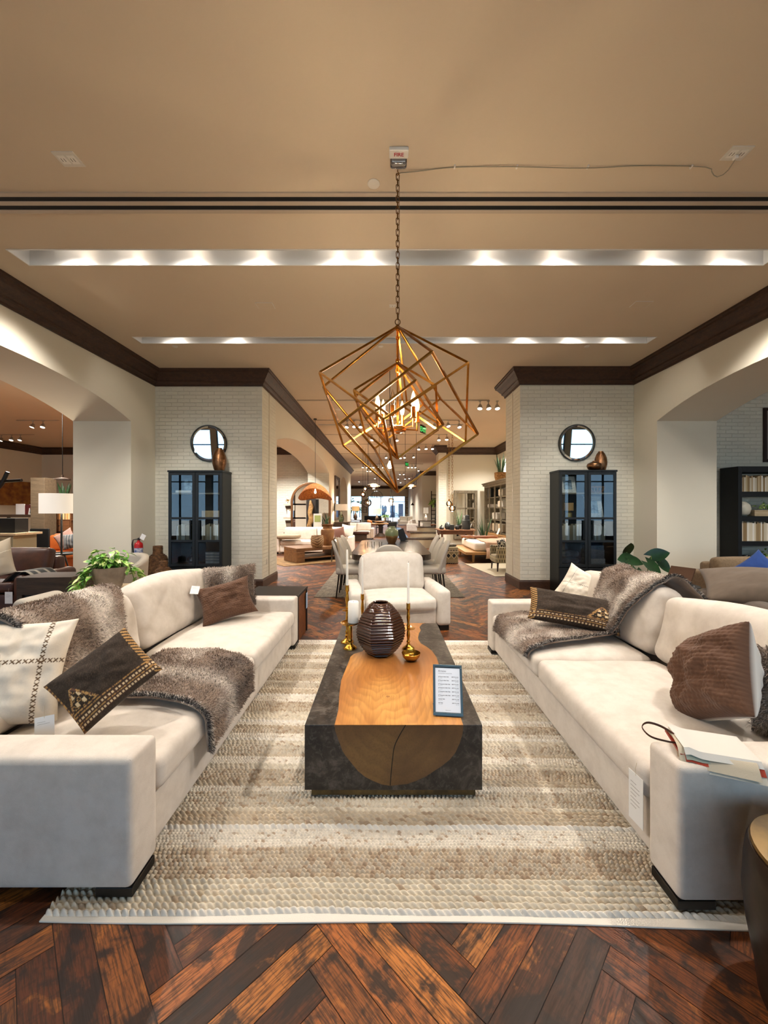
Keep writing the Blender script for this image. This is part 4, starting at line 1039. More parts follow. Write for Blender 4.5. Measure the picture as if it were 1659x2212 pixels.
# ================================================================ black glass cabinets and what is in them
m_cab=mat('cabinet_black','#15191b',.42,bump=(30,.05,.002)); m_cabin=mat('cabinet_interior','#1c1d1a',.6); m_shelf=wood('cabinet_shelf','#6d5f4c','#9b8a70',.5)
m_cglass=glass('cabinet_glass','#f4fbff',.0,thin=True,gloss=.015,ior=1.45)
m_pull=mat('dark_pull','#0c0c0c',.35,.5)
def glass_cabinet(label,x0,x1,y0,y1,zt):
    W=x1-x0; D=y1-y0; t=thing('glass_cabinet',label,'cabinet',((x0+x1)/2,(y0+y1)/2,0)); hw,hd=W/2,D/2; s=.03
    b=MB(); b.box(-hw,-hd+.022,.06,-hw+s,hd,zt); b.box(hw-s,-hd+.022,.06,hw,hd,zt); b.box(-hw-.01,-hd-.01,zt-.035,hw+.01,hd,zt); b.box(-hw+s,-hd+.03,.06,hw-s,hd,.11); b.box(-hw,-hd+.02,0.0,hw,hd,.06); b.box(-.012,-hd+.022,.11,.012,-hd+.06,zt-.035); b.build('carcass',m_cab,t,bevel=.003)
    b=MB(); b.box(-hw+s,hd-.02,.11,hw-s,hd-.004,zt-.035); b.build('back_panel',m_cabin,t)
    for z in (.535,.985,1.415,1.885):
        b=MB(); b.box(-hw+s,-hd+.05,z-.012,hw-s,hd-.021,z+.012); b.build('shelf',m_shelf,t)
    for sd in (-1,1):
        a,c=(-hw+.004,-.004) if sd<0 else (.004,hw-.004)
        f=.052; b=MB(); y_=-hd; e=-hd+.021
        b.box(a,y_,.50,a+f,e,zt-.04); b.box(c-f,y_,.50,c,e,zt-.04)
        for za,zb in ((.50,.55),(.965,1.005),(1.395,1.435),(zt-.09,zt-.04)): b.box(a+f,y_,za,c-f,e,zb)
        d=b.build('door',m_cab,t,bevel=.002)
        for za,zb in ((.55,.965),(1.005,1.395),(1.435,zt-.09)):
            b=MB(); b.box(a+f,-hd+.010,za,c-f,-hd+.013,zb); b.build('glass_pane',m_cglass,d)
        hx=(c-f-.03) if sd<0 else (a+f+.03)
        b=MB(); b.box(hx-.012,-hd-.022,1.02,hx+.012,-hd-.008,1.38); b.box(hx-.008,-hd-.009,1.04,hx+.008,-hd+.009,1.06); b.box(hx-.008,-hd-.009,1.34,hx+.008,-hd+.009,1.36); b.build('handle',m_pull,d,bevel=.002)
        b=MB(); b.box(a,-hd,.09,c,-hd+.021,.485); d=b.build('drawer',m_cab,t,bevel=.003)
        b=MB(); b.ball(((a+c)/2,-hd-.012,.40),(.014,.016,.014),10); b.build('knob',m_pull,d)
    return t
CLx0,CLx1,CY0,CY1=px(363,7.25),px(480,7.25),7.25,7.68
glass_cabinet('black glass-door cabinet on the brick pier by the wicker baskets',CLx0,CLx1,CY0,CY1,2.32)
CRx0,CRx1,RY0,RY1=px(1207,7.2),px(1331,7.2),7.18,7.59
glass_cabinet('black glass-door cabinet on the brick pier by the leafy floor plant',CRx0,CRx1,RY0,RY1,2.32)
BKC=[lin(h) for h in ('#d8cbb0','#c2ae8a','#a68d66','#e4dccb','#8f7550','#cbbfa6','#b59d77','#efe8da','#9c8460')]
BKMAT={}
def bookmat(c):
    k=tuple(round(x,3) for x in c)
    if k not in BKMAT: BKMAT[k]=mat('book_cover',c,.75)
    return BKMAT[k]
m_pages=mat('book_pages','#d9cfb8',.9)
def book_row(x0,x1,yf,z,hmax,where,group,pal=BKC,seed=1,lean=None,cnames=('tan','cream','brown','pale')):
    rr=random.Random(seed); x=x0; i=0; out=[]
    ws=[]
    while x<x1-.012:
        w=min(rr.uniform(.020,.042),x1-x); ws.append((x,w)); x+=w+.0012
    for i,(x,w) in enumerate(ws):
        h=hmax*rr.uniform(.80,1.0); d=rr.uniform(.15,.19); c=pal[rr.randrange(len(pal))]; lum=sum(c)/3
        cn='pale' if lum>.6 else 'cream' if lum>.42 else 'tan' if lum>.25 else 'brown'
        b=MB(); b.box(0,0,0,w,.004,h); b.box(0,.004,0,.003,d,h); b.box(w-.003,.004,0,w,d,h)
        o=b.build('book',bookmat(c),loc=(x,yf,z)); tag(o,f"{cn} book, {ORD[i] if i<20 else str(i+1)+'th'} from left {where}",'book',group)
        p=MB(); p.box(.0032,.0045,.004,w-.0032,d-.006,h-.005); p.build('pages',m_pages,o)
    return ws
zs=.5472
def boxthing(name,label,cat,c,d,m,rz=0,group=None,lidm=None,lid=.0):
    t=thing(name,label,cat,c,rz,group); b=MB(); b.box(-d[0]/2,-d[1]/2,0,d[0]/2,d[1]/2,d[2]-lid); b.build('body',m,t,bevel=.003)
    if lidm: b=MB(); b.box(-d[0]/2-.002,-d[1]/2-.002,d[2]-lid+.001,d[0]/2+.002,d[1]/2+.002,d[2]); b.build('lid',lidm,t,bevel=.002)
    return t
def photo_frame(label,c,w,h,m,m2,rz=0,tilt=14,fw=.05,matw=None):
    t=thing('photo_frame',label,'picture frame',c,rz); M=Matrix.Rotation(-rad(tilt),4,'X')
    b=MB()
    for x0,z0,x1,z1 in ((-w/2,0,w/2,fw),(-w/2,h-fw,w/2,h),(-w/2,fw,-w/2+fw,h-fw),(w/2-fw,fw,w/2,h-fw)): b.box(x0,0,z0,x1,.018,z1,T=M)
    b.build('frame',m,t,bevel=.002)
    b=MB(); b.box(-w/2+fw,.008,fw,w/2-fw,.012,h-fw,T=M); b.build('picture',m2,t)
    b=MB(); b.add([M@V(-.015,.0185,h*.6),M@V(.015,.0185,h*.6),V(.015,h*.34,0),V(-.015,h*.34,0)],[(0,1,2,3)]); b.build('easel_back',m_black,t)
    return t
m_bone=mat('bone_inlay','#d8d0c0',.6,var=(60,'#a9a194')); m_pic=mat('grey_print','#4a5358',.4,var=(9,'#9fb0b8')); m_boxw=mat('pale_box','#d0cbc0',.6,var=(9,'#aaa498')); m_boxg=mat('grey_box','#8c9296',.5,var=(7,'#6a7074'))
yf=CY0+.075
book_row(CLx0+.12,CLx0+.40,yf,.9972,.315,'on the middle shelf of the basket-side cabinet, wall-corner door','books in the cabinet by the baskets',seed=3)
book_row(CLx1-.42,CLx1-.05,yf,.9972,.315,'on the middle shelf of the basket-side cabinet, aisle-side door','books in the cabinet by the baskets',seed=8)
yfr=RY0+.075
book_row(CRx0+.05,CRx0+.45,yfr,.9972,.34,'on the middle shelf of the plant-side cabinet, aisle-side door','books in the cabinet by the plant',seed=12)
book_row(CRx0+.70,CRx0+.90,yfr,.9972,.32,'on the middle shelf of the plant-side cabinet, wall-corner door','books in the cabinet by the plant',seed=17)
boxthing('wooden_box','pale wooden tray box on the shelf above the books in the basket-side cabinet','box',(CLx1-.28,yf+.15,1.4272),(.34,.2,.13),mat('birch_box','#c9a678',.6,var=(8,'#b28d5e')))
photo_frame('dark grey picture leaning in the top of the basket-side cabinet',(CLx0+.27,yf+.10,1.8972),.24,.30,mat('grey_frame','#3d4247',.5),m_pic,0,12,.035)
boxthing('folded_throw','folded cream throw on the top shelf of the basket-side cabinet','throw',(CLx0+.27,yf+.03,1.8975),(.30,.14,.045),mat('cream_knit','#cfc4b4',.9,bump=(80,.4,.004)))
for k in range(4):
    boxthing('storage_box',f'white patterned storage box, {ORD[k]} from the bottom in the basket-side cabinet','box',(CLx1-.22,yf+.14,.5472+k*.055),(.30,.2,.0535),m_boxw,group='boxes stacked in the cabinet by the baskets',lidm=m_boxg,lid=.012)
t=thing('glass_decanter','round smoked glass decanter on the lowest shelf of the basket-side cabinet','vase',(CLx0+.38,yf+.12,.5472)); b=MB(); b.lathe([(0,0),(.07,.0),(.105,.05),(.10,.10),(.045,.17),(.028,.20),(.028,.26),(.045,.29),(.02,.33),(0,.36)],24); b.build('body',glass('smoked_glass','#b3a48c',.03,thin=True,gloss=.2),t)
photo_frame('bone inlay photo frame on the upper shelf of the plant-side cabinet',(CRx0+.25,yfr+.08,1.8972),.30,.33,m_bone,m_pic,0,14,.07)
photo_frame('bone inlay photo frame standing beyond the second door of the plant-side cabinet',(CRx0+.75,yfr+.08,1.4272),.34,.42,m_bone,m_pic,0,14,.085)
t=thing('woven_bowl','low rattan bowl on the upper shelf of the plant-side cabinet','bowl',(CRx0+.80,yfr+.13,1.8972)); b=MB()
for k in range(16):
    a=2*PI*k/16; b.tube([(.09*math.cos(a),.075*math.sin(a),.004),(.15*math.cos(a+.2),.10*math.sin(a+.2),.06),(.16*math.cos(a+.35),.105*math.sin(a+.35),.115)],.006,5)
b.tube([(.16*math.cos(a),.105*math.sin(a),.118) for a in [2*PI*k/30 for k in range(30)]],.007,5,closed=True); b.lathe([(0,.001),(.10,.001),(.10,.006),(0,.006)],20); b.build('weave',mat('rattan_dark','#7a5230',.6),t)
t=thing('table_lamp','small amber-shaded lamp standing beyond the first door of the plant-side cabinet','lamp',(CRx0+.28,yfr+.14,1.4272)); b=MB(); b.lathe([(0,0),(.06,0),(.06,.08),(.03,.10),(.02,.13),(0,.13)],20); b.build('base',mat('lamp_brass_base','#a78a52',.4,.6),t); b=MB(); b.lathe([(.08,.13),(.085,.13),(.085,.28),(.08,.28)],24); b.build('shade',mat('amber_shade','#b28550',.8),t)
for k,(w,h,m_) in enumerate(((.36,.10,m_bone),(.33,.085,m_boxg),(.33,.085,m_boxg),(.31,.08,m_boxg))):
    boxthing('storage_box',f'{"bone inlay" if k==0 else "grey"} storage box, {ORD[k]} from the bottom in the plant-side cabinet','box',(CRx0+.74,yfr+.13,.5472+sum((.10,.085,.085,.08)[:k])),(w,.2,h-.0015),m_,group='boxes stacked in the cabinet by the plant',lidm=m_boxg if k else None,lid=.02 if k else 0)
m_blk2=mat('grey_blanket','#6d6a66',.95,bump=(40,.5,.006),var=(7,'#4b4845'))
for k in range(2):
    t=thing('folded_blanket',f'grey folded blanket, {"lower" if k==0 else "upper"} of the two beyond the first door of the plant-side cabinet','blanket',(CRx0+.26,yfr+.14,.5472+k*.125),0,'blankets in the cabinet by the plant'); b=MB(); b.rbox((0,0,.06),(.36,.22,.115),.05,8,puff=(.01,.01,.004),wob=.008,seed=k); b.build('fold',m_blk2,t)
# bronze vases on top
m_bronze=mat('hammered_bronze','#6b4a33',.3,1,bump=(34,.9,.006),var=(12,'#8d6848'))
def vase(label,x,y,z,prof,sc_=1,m=m_bronze,n=30,cat='vase',name='vase'):
    t=thing(name,label,cat,(x,y,z)); b=MB(); b.lathe([(r*sc_,q*sc_) for r,q in prof],n); b.build('body',m,t); return t
tallv=[(0,0),(.085,0),(.105,.05),(.128,.14),(.133,.20),(.120,.30),(.085,.39),(.052,.435),(.050,.447),(.040,.44),(.04,.42),(0,.40)]
vase('tall hammered bronze vase alone on a black cabinet',px(473,7.42),7.44,2.3205,tallv)
vase('tall hammered bronze vase behind the squat one on the cabinet',px(1299,7.42),7.44,2.3205,tallv,.86)
squat=[(0,0),(.07,0),(.11,.03),(.132,.08),(.12,.125),(.07,.155),(.035,.165),(.03,.18),(.022,.175),(.02,.15),(0,.14)]
vase('squat hammered bronze vase in front of the tall one on the plant-side cabinet',px(1283,7.30),7.29,2.3205,squat)

# ================================================================ fire extinguisher, baskets, outlets
t=thing('fire_extinguisher','red fire extinguisher hung on the wall beside the brick pier','fire extinguisher',(LW+.10,7.02,0))
b=MB(); b.lathe([(0,.60),(.06,.60),(.07,.615),(.07,.93),(.062,.965),(.03,.99),(.022,1.0),(.022,1.02),(0,1.02)],24); b.build('cylinder',mat('extinguisher_red','#b01a1c',.3),t)
b=MB(); b.box(-.012,-.015,1.02,.018,.015,1.06); b.tube([(0,0,1.05),(.06,-.03,1.09),(.09,-.05,1.085)],.008,6); b.tube([(0,0,1.04),(.06,-.03,1.045)],.007,6); b.build('valve',m_black,t)
b=MB(); b.tube([(-.01,-.02,1.04),(-.06,-.06,1.03),(-.085,-.05,.95),(-.08,-.03,.80),(-.075,-.03,.70)],.010,7); b.build('hose',m_black,t)
b=MB(); b.lathe([(.0705,.70),(.0712,.70),(.0712,.715),(.0705,.715)],24); b.box(-.095,-.01,.69,-.069,.01,.725); b.build('wall_mount_bracket',m_black,t)
b=MB(); b.lathe([(.0706,.76),(.071,.76),(.071,.88),(.0706,.88)],24); b.build('label_band',mat('label_blue','#37508c',.6,var=(18,'#c9ccd2')),t)
b=MB(); b.box(.02,-.062,.90,.105,-.060,1.0,T=Matrix.Rotation(rad(28),4,'Y')@Matrix.Translation((-.47,0,.06))); b.build('inspection_tag',m_paper,t)
m_wick=mat('water_hyacinth','#7d5a38',.8,bump=(55,1.0,.012),var=(22,'#4b3320'))
def wicker(label,x,y,r,h,rn):
    t=thing('wicker_basket',label,'basket',(x,y,0)); b=MB(); P=[(0,0)]
    n=int(h/.028)
    for i in range(n+1):
        z=h*.82*i/n; q=r*(1 if z<h*.70 else 1-.45*((z-h*.70)/(h*.12))**2) ; q=max(q,rn)
        P+=[(q*.965,z),(q,z+h*.41/n)]
    for i in range(4): P+=[(rn*.97,h*(.84+.04*i)),(rn*1.03,h*(.86+.04*i))]
    P+=[(rn*.9,h),(rn*.85,h-.02),(0,h-.05)]
    b.lathe(P,36,rf=lambda a,z:1+.018*math.sin(a*30+z*90)); b.build('woven_body',m_wick,t)
wicker('taller wicker basket jar in the corner by the fire extinguisher',px(337,7.3),7.36,.172,.885,.085)
wicker('shorter wicker basket jar in front of the taller one',px(350,6.9),6.95,.135,.655,.07)
def wall_outlet(label,loc,rz):
    t=thing('wall_outlet',label,'power outlet',loc,rz); b=MB(); b.box(-.038,-.006,-.06,.038,0,.06); b.build('plate',m_plastic,t,bevel=.002)
    for s in (-1,1):
        b=MB(); b.rbox((0,-.0065,s*.024),(.034,.004,.03),.0019,3); o=b.build('socket',mat('socket_white','#eee9df',.4),t)
        for q in (-1,1):
            b=MB(); b.box(q*.007-.0015,-.0092,s*.024-.006,q*.007+.0015,-.0086,s*.024+.006); b.build('slot',m_dark,o)
wall_outlet('white double wall outlet low on the pale jamb beside the black bookcase',(px(1482,6.95),6.949,.46),0)
wall_outlet('white wall outlet low on the brick side face of the pier by the plant-side cabinet',(2.649,7.95,.50),-PI/2)
wall_outlet('white wall outlet low on the brick side face of the pier by the basket-side cabinet',(NL+.001,8.0,.50),PI/2)

# ================================================================ plants
m_pothos=NT('pothos_leaf'); q=m_pothos; cv=q.coord('Object'); q.l(q.ramp(q.noise(cv,16,3,.6),[(.36,lin('#3f7d25')),(.5,lin('#7bb348')),(.60,lin('#d3dc92'))]),q.b.inputs['Base Color']); q.set(Roughness=.4); m_pothos=q.m
m_stem=mat('green_stem','#5f7a35',.6)
def leaf(b,base,d,up,L,W,fold=.25,bend=.3,nu=5,heart=.0,T=None):
    d=Vector(d).normalized(); s=d.cross(Vector(up)); s=s.normalized() if s.length>1e-4 else d.orthogonal().normalized(); n=s.cross(d); rows=[]
    for i in range(nu+1):
        u=i/nu; wd=W*.5*(math.sin(PI*min(1,(u*.9+.1)))**.75)*(1.15-.55*u) if i<nu else 0
        c=Vector(base)+d*(L*u)-Vector((0,0,1))*(bend*L*u*u)
        bk=-heart*L*(1-u)**4
        rows.append((c+s*wd+n*(abs(wd)*fold)+d*bk,c,c-s*wd+n*(abs(wd)*fold)+d*bk))
    vs=[p for r in rows for p in r]; fs=[]
    for i in range(nu):
        for k in (0,1): fs.append((i*3+k,i*3+k+1,(i+1)*3+k+1,(i+1)*3+k))
    b.add(vs,fs,smooth=True,T=T)
def pothos(t,R0,z0,rr,n,spread,L=(.06,.10),drop=.25,squash=1.0,gap=None):
    leaves=MB(); st=MB()
    for i in range(n):
        a=rr.uniform(0,2*PI); r=R0*rr.uniform(.2,1.0)+(spread*rr.random()**2); up=rr.random()
        if gap is not None and math.cos(a-rad(gap))>.45: r=min(r,R0*.75)
        x,y=r*math.cos(a),r*math.sin(a)*squash
        z=z0+rr.uniform(.0,.10)*(1.2-r/(R0+spread))-max(0,r-R0)*drop*rr.uniform(.6,2.6)
        if rr.random()<.12: z+=.08
        dr=(math.cos(a)+rr.gauss(0,.5),math.sin(a)+rr.gauss(0,.5),rr.uniform(-.5,.5)); l=rr.uniform(*L)
        leaf(leaves,(x,y,z),dr,(rr.gauss(0,.4),rr.gauss(0,.4),1),l,l*.72,.2,.35,5,.2)
        if i%3==0: st.tube([(x*.3,y*.3,z0-.02),(x*.7,y*.7,z0+.05),(x,y,z)],.002,4)
    leaves.build('foliage',m_pothos,t); st.build('stems',m_stem,t)
m_potlt=mat('ribbed_stoneware','#6e6255',.75,bump=(12,.3,.01),var=(10,'#85786a'))
t=thing('potted_pothos','variegated trailing pothos in a grooved brown bowl pot behind the sofa','potted plant',(px(236,3.72),3.72,.815))
b=MB(); P=[(0,0),(.095,0)]
for i in range(13): u=i/12; P+=[(.095+.055*u**.8+(.004 if i%2 else 0),.012+.19*u)]
P+=[(.156,.215),(.146,.215),(.135,.18),(0,.17)]
b.lathe(P,36); b.build('pot',m_potlt,t)
rr=random.Random(4); pothos(t,.13,.225,rr,170,.14,(.045,.08),1.15,gap=306)
# trailing strands
lv=MB(); sm=MB()
for a,ln in ((200,.22),(225,.25),(240,.22),(180,.27),(150,.20),(210,.32),(215,.30),(235,.3),(45,.22),(30,.2),(55,.16)):
    for k in range(7):
        f=k/6; r=.15+.09*min(1,f*2); x,y=r*math.cos(rad(a+rr.uniform(-14,14))),r*math.sin(rad(a+rr.uniform(-14,14))); l=rr.uniform(.055,.09)
        leaf(lv,(x,y,.22-ln*f*1.0),(math.cos(rad(a))+rr.gauss(0,.6),math.sin(rad(a))+rr.gauss(0,.6),-.3),(0,0,1),l,l*.75,.2,.4,5,.2)
    sm.tube([(.12*math.cos(rad(a)),.12*math.sin(rad(a)),.24),(.17*math.cos(rad(a)),.17*math.sin(rad(a)),.20),(.22*math.cos(rad(a)),.22*math.sin(rad(a)),.22-ln)],.002,4)
lv.build('trailing_leaves',m_pothos,t); sm.build('trailing_stems',m_stem,t)
t=thing('console_table','pale-topped narrow console table behind the sofa under the pothos','console table',(-2.68,3.55,0))
m_pale=wood('pale_oak','#b59a73','#d9c4a0',.5)
b=MB(); b.box(-.2,-.75,.775,.2,.45,.814); b.build('top',m_pale,t,bevel=.003)
for sx in (-.17,.17):
    for sy in (-.70,.40): b=MB(); b.box(sx-.025,sy-.025,0,sx+.025,sy+.025,.774); b.build('leg',m_pale,t)
# big-leaf floor plant
m_monst=NT('monstera_leaf'); q=m_monst; q.l(q.ramp(q.noise(q.coord(),7,3),[(.3,lin('#12301a')),(.7,lin('#29552b'))]),q.b.inputs['Base Color']); q.set(Roughness=.32); m_monst=q.m
t=thing('floor_plant','dark green broad-leaf plant in a white pot behind the far end of the sofa','potted plant',(px(1392,5.1),5.1,0))
b=MB(); b.lathe([(0,0),(.13,0),(.155,.05),(.165,.30),(.16,.33),(.145,.33),(.14,.27),(0,.26)],28); b.build('pot',mat('white_pot','#d5d0c6',.5),t)
ox=t.location.x
for (x,y,dy,L,dr) in ((1358,1182,.0,.20,(-.1,-.6,.8)),(1348,1206,-.05,.21,(-1,-.3,.1)),(1372,1212,-.1,.17,(.9,-.5,-.2)),(1425,1196,.05,.23,(.9,-.3,.35)),(1412,1226,-.1,.20,(.6,-.5,-.7)),(1436,1222,.05,.19,(.7,-.2,-.8)),(1380,1240,-.12,.18,(-.2,-.7,-.5)),(1398,1256,-.15,.20,(.3,-.6,-.7)),(1360,1250,.1,.18,(-.7,-.2,-.3))):
    d=5.1+dy; b0=V(px(x,d)-ox,dy,pz(y,d)); b=MB(); u=Vector((0,-1,.35)); leaf(b,b0-Vector(dr).normalized()*L*.45,dr,u,L,L*.82,.12,.12,8,.35); b.build('leaf',m_monst,t)
    b=MB(); b.tube([(0,0,.25),tuple(b0*.45+V(0,0,.22)),tuple(b0-Vector(dr).normalized()*L*.45)],.006,6); b.build('stem',m_stem,t)

# ================================================================ bay on the bookcase side
m_ebony=mat('ebony_wood','#0f0e0d',.5,bump=(40,.2,.003))
bx0,bx1,by0,by1,bz=6.69,8.55,7.30,7.70,2.40
t=thing('open_bookcase','black open bookcase with book rows against the brick wall past the wide jamb','bookcase',((bx0+bx1)/2,(by0+by1)/2,0)); hw=(bx1-bx0)/2; hd=.2
b=MB(); b.box(-hw,-hd,0,-hw+.075,hd,bz); b.box(hw-.075,-hd,0,hw,hd,bz); b.box(-hw+.075,-hd,bz-.11,hw-.075,hd,bz); b.box(-hw+.075,-hd,0,hw-.075,hd,.1); b.build('frame',m_ebony,t,bevel=.003)
for z in (1.875,1.405,.93,.50): b=MB(); b.box(-hw+.075,-hd+.005,z-.045,hw-.075,hd-.005,z+.045); b.build('shelf',m_ebony,t)
x0=bx0+.08
book_row(x0,x0+1.2,by0+.05,1.9205,.32,'along the top shelf of the black open bookcase','books on the top shelf of the open bookcase',seed=31)
book_row(x0,x0+1.2,by0+.05,.9755,.40,'along the third shelf of the black open bookcase','books on the third shelf of the open bookcase',seed=37)
vase('round speckled white vase on the second shelf of the open bookcase',x0+.14,by0+.17,1.4505,[(0,0),(.06,0),(.12,.05),(.143,.14),(.125,.22),(.07,.275),(.05,.285),(.04,.28),(0,.26)],1,mat('speckled_white','#cfc9b6',.5))
t=thing('planter_tray','long wooden trough of green leaves on the second shelf of the open bookcase','planter',(x0+.62,by0+.17,1.4505)); b=MB(); b.box(-.30,-.08,0,.30,.08,.12); b.build('trough',m_pale,t,bevel=.003)
pothos(t,.10,.15,random.Random(9),70,.13,(.04,.07),.3,.40)
for k,(x,h) in enumerate(((.20,.15),(.36,.13))): vase(f'dark glazed pot on a low shelf of the open bookcase, {"first" if k==0 else "second"} from its end panel',x0+x,by0+.15,.5455,[(0,0),(.06,0),(.08,.05),(.075,h-.02),(.065,h),(.055,h),(0,h-.03)],1.0,mat('dark_glaze','#1d1a18',.25))
t=thing('small_fern','small leafy plant beside the dark glazed pots on the open bookcase','potted plant',(x0+.60,by0+.16,.5455)); b=MB(); b.lathe([(0,0),(.05,0),(.07,.1),(.06,.1),(0,.08)],20); b.build('pot',m_black,t); pothos(t,.07,.12,random.Random(19),45,.12,(.04,.08),.4,.6)
t=thing('wall_picture','dark framed picture on the brick wall above the open bookcase','picture',(8.3,7.75,0)); fx=px(1653,7.7)-8.3
b=MB(); z0,z1=pz(998,7.7),pz(880,7.7)
for a,c,d,e in ((fx,z0,.7,z0+.06),(fx,z1-.06,.7,z1),(fx,z0+.06,fx+.06,z1-.06),(.64,z0+.06,.7,z1-.06)): b.box(a,-.03,c,d,-.001,e)
b.build('frame',mat('mahogany_frame','#2b1610',.4),t); b=MB(); b.box(fx+.06,-.012,z0+.06,.64,-.006,z1-.06); b.build('picture',mat('pale_print','#9a948a',.8),t)
def lounge(label,loc,rz,W,D,m,zseat=.44,zarm=.6,zback=.8,nc=2,aw=.18,name='sofa',legm=m_leg,roll=.05):
    """simple upholstered sofa facing -Y locally"""
    t=thing(name,label,'sofa' if name=='sofa' else 'armchair',loc,rz)
    b=MB(); b.rbox((0,.02,.20),(W-2*aw+.02,D-.06,.26),.03,5); b.build('base',m,t)
    for s in (-1,1): b=MB(); b.rbox((s*(W/2-aw/2),0,.07+(zarm-.07)/2),(aw,D,zarm-.07),roll,6); b.build('arm',m,t)
    b=MB(); b.rbox((0,D/2-.11,.07+(zback-.07)/2),(W-2*aw,.2,zback-.07),.06,7); b.build('back_frame',m,t)
    cw=(W-2*aw)/nc
    for k in range(nc):
        x=-W/2+aw+cw*(k+.5)
        b=MB(); b.rbox((x,-.08,zseat-.07),(cw-.008,D-.22,.16),.05,8,puff=(0,.01,.02)); b.build('seat_cushion',m,t)
        T=Matrix.Translation((x,D/2-.30,zseat+.22))@Matrix.Rotation(rad(-12),4,'X'); b=MB(); b.rbox((0,0,0),(cw-.01,.18,.46),.07,8,puff=(0,.03,.01),T=T); b.build('back_cushion',m,t)
    for sx in (-1,1):
        for sy in (-1,1): b=MB(); b.box(sx*(W/2-.09)-.03,sy*(D/2-.09)-.03,0,sx*(W/2-.09)+.03,sy*(D/2-.09)+.03,.075); b.build('leg',legm,t)
    return t
m_taupe=fabric('taupe_velvet','#54473b','#3c332b',14); m_tan=fabric('tan_weave','#8a7458','#6f5b44',30)
lounge('tan woven sofa with the blue cushion in front of the black open bookcase',(5.85,5.55,0),0,2.3,.95,m_tan,.42,.66,.78,2)
pillow('cushion','bright blue cushion with a white tag on the tan sofa',(.50,.48),.17,(5.05,5.20,.71),roll=38,tilt=20,yaw=-18,front=plain(lin('#24468a'),.06),back=lin('#24468a'),m=m_pcloth,n=(24,24),seed=33)
hang_tag('swing_tag','white tag lying beside the blue cushion on the tan sofa',.06,.14,TM((4.98,4.95,.56),-20,-60,70),2)
t=lounge('taupe velvet sofa standing back to back with the cream sofa',(3.12,2.75,0),PI/2,1.95,1.02,m_taupe,.42,.6,.78,2)
pillow('cushion','large taupe velvet cushion lying flat across the taupe sofa back',(.95,.60),.26,(3.16,3.10,.945),roll=4,tilt=72,yaw=-38,front=plain(lin('#57493b'),.10),back=lin('#42372d'),m=m_pcloth,n=(30,26),seed=41,k=.05)
t=thing('pedestal_table','low dark side table mostly hidden behind the cream sofa','side table',(3.42,4.55,0)); b=MB(); b.lathe([(0,.66),(.24,.66),(.24,.69),(0,.69)],28); b.build('top',m_edge,t); b=MB(); b.lathe([(0,0),(.18,0),(.17,.03),(.03,.06),(.03,.659),(0,.659)],20); b.build('pedestal',m_edge,t)
t=thing('menu_stand','brown leather-backed menu stand leaning behind the cream sofa','sign',(3.42,4.52,.691),rad(24)); M1=Matrix.Rotation(rad(32),4,'Y')
b=MB(); b.box(-.006,-.13,.0,.006,.13,.24,T=M1); b.build('panel',mat('brown_leather_board','#5a3d28',.6),t); b=MB(); b.box(.0,-.1,0,.14,.1,.008); b.build('foot',m_edge,t)

# ================================================================ bay on the extinguisher side
m_leather=mat('brown_leather','#4f2e20',.45,bump=(40,.15,.004),var=(5,'#392017'))
lounge('brown leather sofa with pale stitched cushion in the bay past the wide jamb',(-6.45,6.1,0),0,2.35,1.0,m_leather,.50,.62,.80,2,.2,roll=.09)
lp=lin('#c9b9a0')
pillow('cushion','pale hide cushion with a zigzag stitch on the brown leather sofa',(.60,.58),.19,(-5.92,5.75,.80),roll=20,tilt=18,yaw=10,front=lambda u,v: lin('#e8dcc4') if abs(v-.3*u)<.02 else tuple(x*(.78+.3*(mnoise.noise(Vector((u*2,v*2,1)))+.5)) for x in lp),back=lp,m=m_pcloth,n=(60,60),seed=51)
t=thing('striped_throw','dark striped wool throw over the arm of the brown leather sofa','throw',(-5.38,5.9,.62)); b=MB(); cols=[]
def fn(u,v): 
    s=-.42+.84*u; x=s; z=.045-.9*max(0,abs(s)-.10)**1.3
    return (x*.75,-.25+.42*v,z+.01*math.sin(v*14)*(abs(s)))
b.grid(fn,24,20); cols=[(lin('#2a2c2b') if (int(j/20*9)%3) else lin('#9a9384')) for i in range(25) for j in range(21)]
b.build('wool_cloth',m_pcloth,t,cols=cols)
hang_tag('swing_tag','white price tag hanging from the seat front of the brown leather sofa',.11,.17,TM((px(15,5.55),5.575,.385),0,0,0),4)
# framed sideboard and wing chair behind the sofa
m_dkw=wood('dark_walnut','#2c2119','#54402f',.5)
t=thing('framed_sideboard','dark walnut framed sideboard behind the sofa beside the tripod lamp','sideboard',(-3.95,4.62,0),rad(4))
b=MB(); b.box(-.30,-.2,.60,.30,.2,.80); b.box(-.30,-.2,.12,-.24,.2,.60); b.box(.24,-.2,.12,.30,.2,.60); b.box(-.24,-.2,.12,.24,.2,.18); b.build('frame',m_dkw,t,bevel=.004); b=MB(); b.box(-.24,-.17,.18,.24,.18,.60); b.build('panel',mat('dark_panel','#1d1a17',.5),t)
b=MB(); b.box(-.30,-.2,0,-.24,.2,.119); b.box(.24,-.2,0,.30,.2,.119); b.build('plinth',m_dkw,t)
m_cream2=mat('cream_boucle','#d3cabb',.95,bump=(90,.6,.005))
t=thing('wing_chair','cream patterned curved chair behind the potted pothos','armchair',(px(238,5.3),5.35,0),rad(-20))
def shell(u,v):
    a=rad(-118+236*u); r=.33; z=.40+(.54-.22*abs(2*u-1)**2)*v; rr_=r*(1+.10*v); return (rr_*math.sin(a),rr_*math.cos(a)*.9,z)
b=MB(); b.grid(shell,28,10); o=b.build('shell_back',m_cream2,t); s_=o.modifiers.new('Solidify','SOLIDIFY'); s_.thickness=.09
